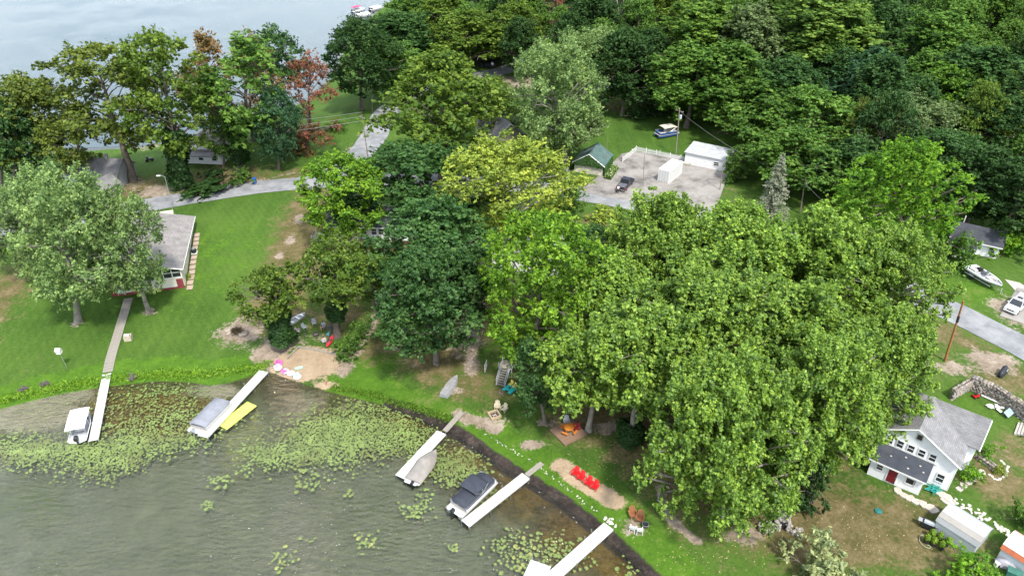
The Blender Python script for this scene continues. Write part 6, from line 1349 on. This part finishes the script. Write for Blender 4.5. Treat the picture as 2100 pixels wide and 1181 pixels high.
# beach: retaining timbers, inflatables, fire ring, chairs, people
t = thing('timber_edging', 'low timber edging along the back of the sand beach', 'edging', P(612, 716)); w_ = [P(*p) for p in [(590, 737), (612, 712), (650, 719), (690, 728)]]
for a, b in zip(w_[:-1], w_[1:]): MB().box(tuple((a + b) / 2 - Vector(t.location) + Vector((0, 0, .12))), ((b - a).length, .16, .26), math.atan2(b.y - a.y, b.x - a.x)).build('timber', WOOD_GREY, t)
PINK = mat('pink_vinyl', (.68, .12, .34), .3, .1, 3); WV = mat('white_vinyl', (.72, .72, .74), .3, .05, 2); LILAC = mat('lilac_vinyl', (.55, .42, .60), .3, .15, 3); BLUEV = mat('pale_blue_vinyl', (.40, .58, .66), .3, .1, 2); MINT = mat('mint_vinyl', (.36, .66, .52), .35, .06, 2)
def ring(label, p, mt, mt2, s=1.0, back=False, tilt=0):
    t = thing('swim_ring', label, 'swim ring', P(*p) + Vector((0, 0, .16)), random.uniform(0, 6), 'inflatables on the beach'); t.rotation_euler.x = tilt; MB().torus(.42 * s, .17 * s, 18, 8).build('tube', mt, t, True); MB().lathe([(.3 * s, -.06), (.3 * s, -.03)], 12).build('net_floor', mt2, t)
    for i in range(4): q = i * 1.57; MB().torus(.172 * s, .012, 10, 5).build('stripe', mt2, t, loc=(.42 * s * math.cos(q), .42 * s * math.sin(q), 0)).rotation_euler = (1.57, 0, q)
    if back: MB().torus(.3 * s, .13 * s, 12, 6, (-.35, 0, .25), .5, 1.3).build('backrest', mt2, t, True)
ring('bright pink inflatable ring nearest the dock end', (573, 746), PINK, PINK, .9, True, .3); ring('white swim ring with a dark hole below the pink ring', (571, 756), WV, LILAC, 1.0, True); ring('white and pink swim ring in the middle of the beach floats', (585, 763), LILAC, PINK, 1.05, True); ring('white doughnut swim ring right of the middle of the beach floats', (597, 767), WV, BLUEV, .95); ring('pale blue and white swim ring closest to the water', (610, 774), WV, BLUEV, 1.0, True)
t = thing('foam_board', 'mint green foam board lying on the sand', 'bodyboard', P(613, 755) + Vector((0, 0, .05)), R(25)); MB().loft([[(x, -w_, 0), (x, w_, 0), (x, w_, .07), (x, -w_, .07)] for x, w_ in ((-.55, .22), (-.3, .27), (.3, .27), (.5, .2), (.58, .08))]).build('board', MINT, t)
fc = P(648, 687); t = thing('fire_ring', 'round steel fire ring in the middle of the camp chairs', 'fire pit', fc); MB().lathe([(.45, 0), (.48, .02), (.48, .34), (.44, .34), (.42, .05), (.0, .05)], 16).build('ring', mat('rusty_steel', (.07, .055, .05), .8), t); MB().lathe([(.40, .07), (.1, .1), (0, .1)], 12).build('ash_bed', mat('grey_ash', (.16, .15, .14), .95), t)
def camp_chair(label, p, mt, rz=None):
    q = P(*p); rz = math.atan2(fc.y - q.y, fc.x - q.x) if rz is None else rz; t = thing('camp_chair', label, 'chair', q, rz, 'chairs round the fire ring'); MB().box((0, 0, .42), (.5, .54, .05), ry=-.1).build('seat', mt, t, bevel=.02); MB().box((-.32, 0, .74), (.05, .54, .62), ry=-.28).build('backrest', mt, t, bevel=.02)
    for s in (-1, 1):
        MB().box((-.02, s * .3, .64), (.5, .07, .03)).build('armrest', mt, t)
        for x in (-.25, .25): MB().tube((x, s * .28, 0), (-x * .3, s * .29, .62), .018, n=4).build('leg', STEEL, t)
    return q, rz
CG = mat('grey_fabric', (.34, .36, .42), .8, .1, 4); CL = mat('lilac_fabric', (.46, .32, .44), .8, .1, 4); CW = mat('pale_fabric', (.58, .60, .64), .8, .08, 4); CB = mat('navy_fabric', (.05, .06, .10), .8, .1, 4); CT = mat('teal_fabric', (.10, .32, .34), .8, .1, 4)
camp_chair('lilac folding chair left of the fire ring', (612, 684), CL); camp_chair('grey folding chair upper left of the fire ring', (625, 676), CG); camp_chair('grey folding chair directly behind the fire ring', (645, 667), CG); s1 = camp_chair('pale folding chair with a person in a light blue top', (663, 674), CW); camp_chair('white and navy folding chair beside the pale tree trunk', (677, 677), CB); camp_chair('pale teal folding chair beside the red kayak', (674, 690), CT); s2 = camp_chair('white folding chair nearest the beach with a person in it', (665, 704), CW)
SKIN = mat('skin', (.48, .28, .20), .5, .05, 5); HAIRD = mat('dark_hair', (.05, .03, .02), .6); HAIRB = mat('blond_hair', (.36, .25, .11), .6)
def skin_mesh(name, verts, edges, radii, mt, par, root=0):
    me = bpy.data.meshes.new(name); me.from_pydata(verts, edges, []); me.materials.append(mt); o = bpy.data.objects.new(name, me); COL.objects.link(o); o.parent = par
    sl = me.skin_vertices.new(name='') if hasattr(me.skin_vertices, 'new') and len(me.skin_vertices) == 0 else None
    m_ = o.modifiers.new('skin', 'SKIN'); m_.use_smooth_shade = True
    lay = me.skin_vertices[0].data if len(me.skin_vertices) else None
    if lay:
        for i, r in enumerate(radii): lay[i].radius = r if isinstance(r, tuple) else (r, r); lay[i].use_root = (i == root)
    sb = o.modifiers.new('sub', 'SUBSURF'); sb.levels = 1; sb.render_levels = 1; return o
def person(label, loc, rz, pose, top, legs, hair, s=1.0):
    t = thing('person', label, 'person', loc, rz); t.scale = (s, s, s)
    if pose == 'sit': hip, kn, an, toe, ch, nk, hd = (0, .48), (.43, .50), (.50, .08), (.68, .04), (-.12, .92), (-.13, 1.05), (-.09, 1.22)
    elif pose == 'bend': hip, kn, an, toe, ch, nk, hd = (0, .92), (.04, .48), (0, .08), (.17, .04), (.30, 1.22), (.40, 1.30), (.52, 1.36)
    else: hip, kn, an, toe, ch, nk, hd = (0, .92), (.05, .50), (0, .08), (.17, .04), (0, 1.36), (.0, 1.50), (.02, 1.66)
    sh = (ch[0] - .0, ch[1] + .06); mid = ((hip[0] + ch[0]) / 2, (hip[1] + ch[1]) / 2)
    if pose == 'sit': el, ha = (.02, .70), (.30, .66)
    elif pose == 'bend': el, ha = (.48, 1.0), (.72, .95)
    else: el, ha = (-.03, 1.12), (.08, .88)
    V = [(hip[0], 0, hip[1]), (mid[0], 0, mid[1]), (ch[0], 0, ch[1]), (nk[0], 0, nk[1]), (hd[0], 0, hd[1]), (hd[0] + .01, 0, hd[1] + .1)]; Ed = [(0, 1), (1, 2), (2, 3), (3, 4), (4, 5)]; Rd = [(.15, .12), (.14, .11), (.17, .11), .055, (.09, .085), .06]
    for sd_ in (-1, 1):
        k = len(V); V += [(hip[0] + .02, sd_ * .1, hip[1] - .03), (kn[0], sd_ * .12, kn[1]), (an[0], sd_ * .12, an[1]), (toe[0], sd_ * .13, toe[1])]; Ed += [(0, k), (k, k + 1), (k + 1, k + 2), (k + 2, k + 3)]; Rd += [.095, .06, .042, .035]
        k = len(V); V += [(sh[0], sd_ * .2, sh[1]), (el[0], sd_ * .25, el[1]), (ha[0], sd_ * .2, ha[1]), (ha[0] + .1, sd_ * .18, ha[1] - .03)]; Ed += [(2, k), (k, k + 1), (k + 1, k + 2), (k + 2, k + 3)]; Rd += [.065, .045, .034, .03]
    skin_mesh('body', V, Ed, Rd, SKIN, t)
    Vt = [V[0], V[1], V[2], V[10], V[18]]; Vt[3] = V[10]; e10 = 10; l1 = V[10]; l2 = V[18]
    skin_mesh('shirt', [V[0], V[1], V[2], V[10], tuple(np.array(V[10]) * .4 + np.array(V[11]) * .6), V[18], tuple(np.array(V[18]) * .4 + np.array(V[19]) * .6)], [(0, 1), (1, 2), (2, 3), (3, 4), (2, 5), (5, 6)], [(.165, .135), (.16, .13), (.19, .13), .085, .07, .085, .07], top, t)
    f = .5 if legs[1] else .95; tip = lambda i, j: tuple(np.array(V[i]) * (1 - f) + np.array(V[j]) * f)
    vv = [V[0], V[6], tip(6, 7) if legs[1] else V[7], V[14], tip(14, 15) if legs[1] else V[15]]; ee = [(0, 1), (1, 2), (0, 3), (3, 4)]; rr = [(.165, .135), .115, .085, .115, .085]
    if not legs[1]: vv += [tip(7, 8), tip(15, 16)]; ee += [(2, 5), (4, 6)]; rr += [.06, .06]
    skin_mesh('shorts' if legs[1] else 'trousers', vv, ee, rr, legs[0], t)
    MB().lathe([(.02, -.06), (.085, -.03), (.105, .05), (.09, .12), (.03, .155)], 9, (hd[0] - .025, 0, hd[1] + .0)).build('hair', hair, t, True)
    for sd_ in (-1, 1): MB().box((hd[0] + .085, sd_ * .032, hd[1] + .03), (.015, .02, .014)).build('eye', BLACK, t)
    return t
LBT = mat('light_blue_cloth', (.35, .52, .58), .8, .08, 5); WHT = mat('white_cloth', (.68, .67, .68), .8, .05, 5); DKT = mat('dark_cloth', (.03, .03, .045), .8, .1, 5); PKT = mat('coral_cloth', (.62, .20, .20), .8, .08, 5)
person('person in a light blue top sitting by the fire ring', s1[0] + Vector((0, 0, .02)), s1[1], 'sit', LBT, (DKT, True), HAIRD); person('person in a white top sitting nearest the beach', s2[0] + Vector((0, 0, .02)), s2[1], 'sit', WHT, (WHT, True), HAIRD)
q = on_z(670, 791, 0); person('blond child in a coral swimsuit standing at the water edge', (q.x, q.y, min(0, Z(q.x, q.y))), R(200), 'stand', PKT, (PKT, True), HAIRB, .72)
person('person in white shirt and dark trousers bending at the pickup tail', P(1266, 397), heading((1266, 397), (1276, 388)), 'bend', WHT, (DKT, False), HAIRD)
# ------------------------------------------------------------------ stone fireplace
a = P(1603, 1082); t = thing('outdoor_fireplace', 'grey fieldstone outdoor fireplace with curved side walls', 'fireplace', a, R(-6)); rg = random.Random(9)
MOR = mat('mortar_grey', (.24, .225, .20), .95, .2, 3, bump=.3)
def stones(box, n_, sz):
    (x0, x1), (y0, y1), (z0, z1) = box
    for _ in range(n_):
        f = rg.randint(0, 3); x, y, z = rg.uniform(x0, x1), rg.uniform(y0, y1), rg.uniform(z0, z1)
        if f == 0: y = y0
        elif f == 1: x = x0
        elif f == 2: x = x1
        else: z = z1
        g_ = rg.uniform(.7, 1.3); inst('stone', RM[rg.randint(0, 3)], t, (x, y, z), (rg.uniform(-.4, .4), rg.uniform(-.4, .4), rg.uniform(0, 6)), tuple(sz * rg.uniform(.7, 1.2) for _ in range(3)), (.34 * g_, .315 * g_, .285 * g_, 1))
MB().box((0, .55, 1.1), (1.25, .9, 2.2)).build('chimney', MOR, t); stones(((-.6, .6), (.12, .95), (.9, 2.2)), 55, .2)
for s in (-1, 1): MB().box((s * .62, -.1, .5), (.4, .9, 1.0), s * -.15).build('fire_cheek', MOR, t); stones(((s * .62 - .2, s * .62 + .2), (-.5, .3), (.1, 1.0)), 22, .17)
MB().box((0, .0, .45), (.8, .3, .8)).build('hearth_opening', BLACK, t)
for i in range(7):
    q = math.pi * (.15 + i * .24); x, y = -1.6 + .75 * math.cos(q), -.3 + .6 * math.sin(q); MB().box((x, y, .25), (.5, .34, .5), q).build('side_wall', MOR, t); stones(((x - .18, x + .18), (y - .15, y + .15), (.1, .55)), 7, .17)
for x, y, r_ in ((1.15, -.65, .5), (1.6, -1.0, -.6), (1.75, -.3, .2)): MB().box((x, y, .22), (.8, .36, .46), r_).build('side_bench', MOR, t); stones(((x - .3, x + .3), (y - .15, y + .15), (.1, .48)), 9, .16)
# ------------------------------------------------------------------ by the metal shed
t = thing('grill', 'large black barbecue grill with a grey lid beside the metal shed', 'grill', P(1901, 1082), R(-35)); MB().box((0, 0, .5), (1.3, .65, .6)).build('cabinet', BLACK, t)
MB().loft([[(-.5, .3 * math.cos(q), .82 + .26 * math.sin(q)) for q in (0, .8, 1.57, 2.3, 3.14)], [(.5, .3 * math.cos(q), .82 + .26 * math.sin(q)) for q in (0, .8, 1.57, 2.3, 3.14)]], False, True).build('lid', STEEL, t); MB().tube((-.4, -.34, .9), (.4, -.34, .9), .02).build('handle', CHROME, t)
for s in (-1, 1): MB().box((s * .85, 0, .82), (.4, .55, .05)).build('side_shelf', STEEL, t); MB().tube((s * .55, -.1, .1), (s * .55, .1, .1), .1, n=8).build('wheel', RUBBER, t)
POT = mat('black_pot', (.03, .03, .032), .7); g = 'potted bushes by the metal shed'; rs = np.random.RandomState(8); k = 420; d_ = rs.randn(k, 3); d_ /= np.linalg.norm(d_, axis=1)[:, None]; PB = leaves_mesh('potted_foliage', d_ * rs.uniform(.3, 1, (k, 1)) * [.36, .36, .5] + [0, 0, .85], d_ + [0, 0, .5], .5 + .25 * rs.randn(k), .2, .13, LEAF, rs)
for (x, y), lab in zip([(1898, 1112), (1908, 1102), (1912, 1118), (1924, 1108), (1928, 1126), (1940, 1118)], ['leftmost potted lime bush of the group by the shed', 'potted lime bush at the back left of the group', 'potted lime bush front left of the middle of the group', 'potted lime bush at the back in the middle of the group', 'potted lime bush at the very front of the group', 'rightmost potted lime bush next to the orange kayak']):
    t = thing('potted_bush', lab, 'potted plant', P(x, y), 0, g); MB().lathe([(.2, 0), (.27, .38), (.29, .4), (.24, .4), (.22, .34), (0, .34)], 12).build('pot', POT, t); inst('foliage', PB, t, color=(.14, .25, .02, 1), rot=(0, 0, random.uniform(0, 6)))
t = thing('tarp_heap', 'dark grey tarp strip lying along the metal shed', 'tarp', P(1928, 1098), heading((1911, 1088), (1993, 1140))); MB().loft([[(x, -.3, .02), (x, -.15, .35 + .05 * math.sin(x * 5)), (x, .2, .4), (x, .35, .05)] for x in (-.9, -.4, 0, .5, 1.0)], False, False).build('sheet', mat('dark_tarp', (.07, .07, .085), .6, .15, 3), t, True)
t = thing('septic_lid', 'round green plastic lid set in the brown lawn', 'manhole lid', P(1801, 1048)); MB().lathe([(.36, 0), (.40, .04), (.38, .12), (.1, .17)], 16).build('lid', mat('green_lid', (.02, .14, .13), .5), t); MB().torus(.38, .03, 16, 5, (0, 0, .05)).build('rim', mat('green_lid', (.02, .14, .13), .5), t)
t = thing('green_netting', 'crumpled teal green netting by the porch of the white cottage', 'netting', P(1912, 1004)); rs = np.random.RandomState(3); TL = mat('teal_net', (.02, .26, .22), .6)
for i in range(14): pts = [Vector((rs.randn() * .45, rs.randn() * .35, abs(rs.randn()) * .2 + .08)) for _ in range(5)]; MB().path(pts, .05, 4).build('strand', TL, t)
t = thing('garden_hose', 'pale green garden hose curling on the lawn by the grill', 'hose', P(1893, 1100)); MB().path([Vector((.5 * math.cos(i * .6) - .1 * i * .3, .5 * math.sin(i * .6) - .12 * i, .04)) for i in range(13)], .035, 5).build('hose_loop', mat('hose_green', (.35, .42, .26), .5), t)
SL = mat('pale_flagstone', (.42, .38, .33), .9, .18, 2.5, bump=.2)
def flags(label, pts, w_, name='stepping_stones', h=.1):
    q = [P(*p) for p in pts]; t = thing(name, label, 'path', q[0]); rg = random.Random(len(label))
    for i, p in enumerate(q):
        n_ = 7; poly = [(w_ * rg.uniform(.75, 1.15) * math.cos(2 * math.pi * k / n_), w_ * rg.uniform(.6, .95) * math.sin(2 * math.pi * k / n_)) for k in range(n_)]; MB().prism(poly, -.1, h).build('flagstone', SL, t, loc=tuple(p - q[0]), rz=rg.uniform(0, 6))
flags('curving flagstone path in front of the porch', [(1842, 1006), (1852, 1015), (1866, 1022), (1880, 1028), (1893, 1034), (1906, 1040), (1914, 1046)], .62)
flags('pale flagstones behind the teal netting', [(1922, 1008), (1932, 1014), (1944, 1020), (1952, 1028), (1940, 1028)], .6)
flags('row of flagstone steps right of the white cottage', [(1968, 1003), (1976, 996), (1986, 990), (1996, 982), (2006, 975), (2014, 968)], .48)
t = thing('concrete_steps', 'pale concrete garden steps at the right edge below the stone wall', 'steps', P(2086, 880), R(-40))
for i in range(4): MB().box((.3 * i, 0, .1 + .14 * i), (.34, 2.6, .2)).build('step', CONC, t)
def rocks(label, pts, n_, sz, spread, col=(.55, .53, .46), name='rock_border'):
    q = [P(*p) for p in pts]; t = thing(name, label, 'rock border', q[0]); rg = random.Random(n_)
    for i in range(n_):
        f = i / (n_ - 1) * (len(q) - 1); k = min(len(q) - 2, int(f)); p = q[k].lerp(q[k + 1], f - k) - q[0]; g_ = rg.uniform(.75, 1.2); z = sz * rg.uniform(.6, 1.3); inst('stone', RM[rg.randint(0, 3)], t, (p.x + rg.gauss(0, spread), p.y + rg.gauss(0, spread), p.z + z * .3), (0, 0, rg.uniform(0, 6)), (z, z, z * .8), (col[0] * g_, col[1] * g_, col[2] * g_, 1))
rocks('line of white rocks behind the grey metal shed', [(1962, 1028), (1990, 1046), (2022, 1062), (2048, 1082), (2066, 1092)], 60, .19, .28)
rocks('ring of white stones round the small flower bed right of the cottage', [(2030, 975), (2045, 985), (2062, 976), (2066, 958), (2052, 945)], 20, .18, .06)
rocks('loose rocks down the dry gully under the dark oak', [(958, 668), (965, 700), (970, 730), (960, 755)], 60, .16, .4, (.33, .28, .25))
rocks('curved stone edging round the front sycamore bed', [(1372, 1000), (1352, 1006), (1350, 1025), (1362, 1040)], 22, .17, .05, (.38, .33, .28))
rocks('white stones at the foot of the bottom-edge dock', [(1242, 1062), (1252, 1070), (1262, 1080)], 12, .2, .15)
tree_px('bush', (2010, 905), 60, 'lime', 'flowering bush against the right gable of the white cottage', base=(2018, 935), name='shrub', cat='shrub'); tree_px('bush', (1985, 955), 50, 'lime', 'low flower clump right of the white cottage corner', base=(1990, 985), name='flower_clump', cat='plant'); tree_px('bush', (2052, 950), 26, 'yellow', 'yellow-green plant inside the ring of white stones', base=(2050, 970), name='flower_clump', cat='plant'); tree_px('bush', (388, 560), 14, 'yellow', 'small yellow shrub beside the lake house wall', base=(387, 570), name='shrub', cat='shrub')
for x, y, lab in [(48, 800, 'purple'), (92, 790, ''), (272, 775, '')]: tree_px('bush', (x, y - 7), 20, (.20, .17, .17), {48: 'leftmost clump of mauve loosestrife on the left bank', 92: 'middle clump of mauve loosestrife on the left bank', 272: 'rightmost mauve flower clump, between the two left docks'}[x], base=(x, y), name='flower_clump', cat='plant', group='mauve flower clumps on the bank')
# things along the stone wall
t = thing('folded_table', 'pale blue folded table leaning by the stone wall', 'table', P(2066, 852), R(35)); MB().box((0, 0, .5), (1.5, .8, .06), rx=.5).build('tabletop', mat('pale_blue_plastic', (.30, .40, .48), .5), t)
for x in (-.5, .5): MB().tube((x, .2, .55), (x, .5, 0), .03).build('leg', STEEL, t)
t = thing('gutter_pipe', 'long white plastic pipe lying beside the stone wall', 'pipe', P(2012, 812) + Vector((0, 0, .15)), heading((2012, 812), (2058, 834))); MB().tube((0, 0, 0), (3.4, 0, .1), .11, n=9).build('pipe', WHITE, t); MB().tube((3.3, 0, .1), (3.55, 0, .1), .14, n=9).build('collar', WHITE, t)
t = thing('scrap_heap', 'heap of broken white panels near the stone wall', 'debris', P(2040, 838)); rg = random.Random(6)
for i in range(7): MB().box((rg.uniform(-.9, .9), rg.uniform(-.7, .7), rg.uniform(.05, .3)), (rg.uniform(.4, .9), rg.uniform(.3, .6), .04), rg.uniform(0, 3), rg.uniform(-.4, .4), rg.uniform(-.4, .4)).build('panel', WHITE, t)
t = thing('toy_wagon', 'little red and black toy wagon on the grass by the stone wall', 'wagon', P(2000, 815), R(20)); MB().box((0, 0, .32), (.8, .42, .22)).build('tray', REDP, t); MB().tube((.4, 0, .3), (.9, 0, .5), .02).build('handle', BLACK, t); MB().box((-.05, .05, .5), (.4, .3, .2)).build('load', BLACK, t)
for x in (-.28, .28):
    for s in (-1, 1): MB().tube((x, s * .2, .12), (x, s * .27, .12), .12, n=8).build('wheel', RUBBER, t)
t = thing('covered_machine', 'lumpy machine under a grey tarp in front of the rusty shed', 'covered machine', P(2058, 1160), R(-25)); MB().loft([[(x, -.4, .02), (x, -.3, h), (x, 0, h + .15), (x, .35, h * .9), (x, .45, .02)] for x, h in ((-.9, .3), (-.6, .7), (0, .8), (.5, .6), (.9, .4))], False, False).build('tarp', mat('grey_tarp', (.28, .27, .31), .5, .15, 4), t, True)
for s in (-.6, .6): MB().tube((s, -.5, .2), (s, -.4, .2), .2, n=8).build('wheel', RUBBER, t)
t = thing('storage_box', 'green storage box at the bottom right corner', 'box', P(2076, 1182), R(-35)); MB().box((0, 0, .4), (1.2, .8, .8)).build('body', mat('dark_green_plastic', (.04, .14, .11), .5), t); MB().box((0, 0, .83), (1.28, .88, .08)).build('lid', mat('dark_green_plastic', (.04, .14, .11), .5), t)
t = thing('tank', 'white round tank at the corner of the rusty shed', 'tank', P(2042, 1160)); MB().lathe([(.2, 0), (.26, .1), (.26, .6), (.12, .72)], 12).build('tank_shell', WHITE, t); MB().lathe([(.06, .72), (.06, .82)], 8).build('valve', STEEL, t)
t = thing('brick_planter', 'white-topped brick planter glimpsed through the sycamores', 'planter', P(1655, 832), R(30))
for i, (x, y, sx_, sy_) in enumerate([(0, -.55, 1.3, .16), (0, .55, 1.3, .16), (-.57, 0, .16, .94), (.57, 0, .16, .94)]): MB().box((x, y, .5), (sx_, sy_, 1.0)).build('side_panel', mat('planter_brick', (.22, .10, .07), .85, .2, 4), t); MB().box((x, y, 1.03), (sx_ + .06, sy_ + .06, .06)).build('cap', WHITE, t)
t = thing('lawn_ornament', 'pair of small white goose figures on the lawn by the road', 'ornament', P(624, 417))
for x in (-.25, .25): MB().lathe([(.05, 0), (.16, .12), (.17, .3), (.06, .42), (.05, .6), (.08, .68), (.02, .76)], 8, (x, 0, 0)).build('goose', WHITE, t)
t = thing('bare_branches', 'bare pale forked dead tree standing at the top edge', 'tree', P(1262, 100)); rg = random.Random(12); mb = MB(); PB_ = mat('dead_wood', (.34, .29, .25), .9)
def fork(p, d, L, r, dep):
    q = p + d * L; mid = p.lerp(q, .5) + Vector((rg.uniform(-.3, .3), 0, rg.uniform(-.2, .3))) * L * .3; mb.path([p, mid, q], r, 5, r * .6)
    if dep:
        for _ in range(rg.choice([2, 2, 3])): fork(q, (d + Vector((rg.uniform(-.9, .9), rg.uniform(-.6, .6), rg.uniform(-.2, .5)))).normalized(), L * rg.uniform(.6, .8), r * .6, dep - 1)
fork(Vector((0, 0, 0)), Vector((.05, 0, 1)), 8, .26, 4); mb.build('trunk', PB_, t)
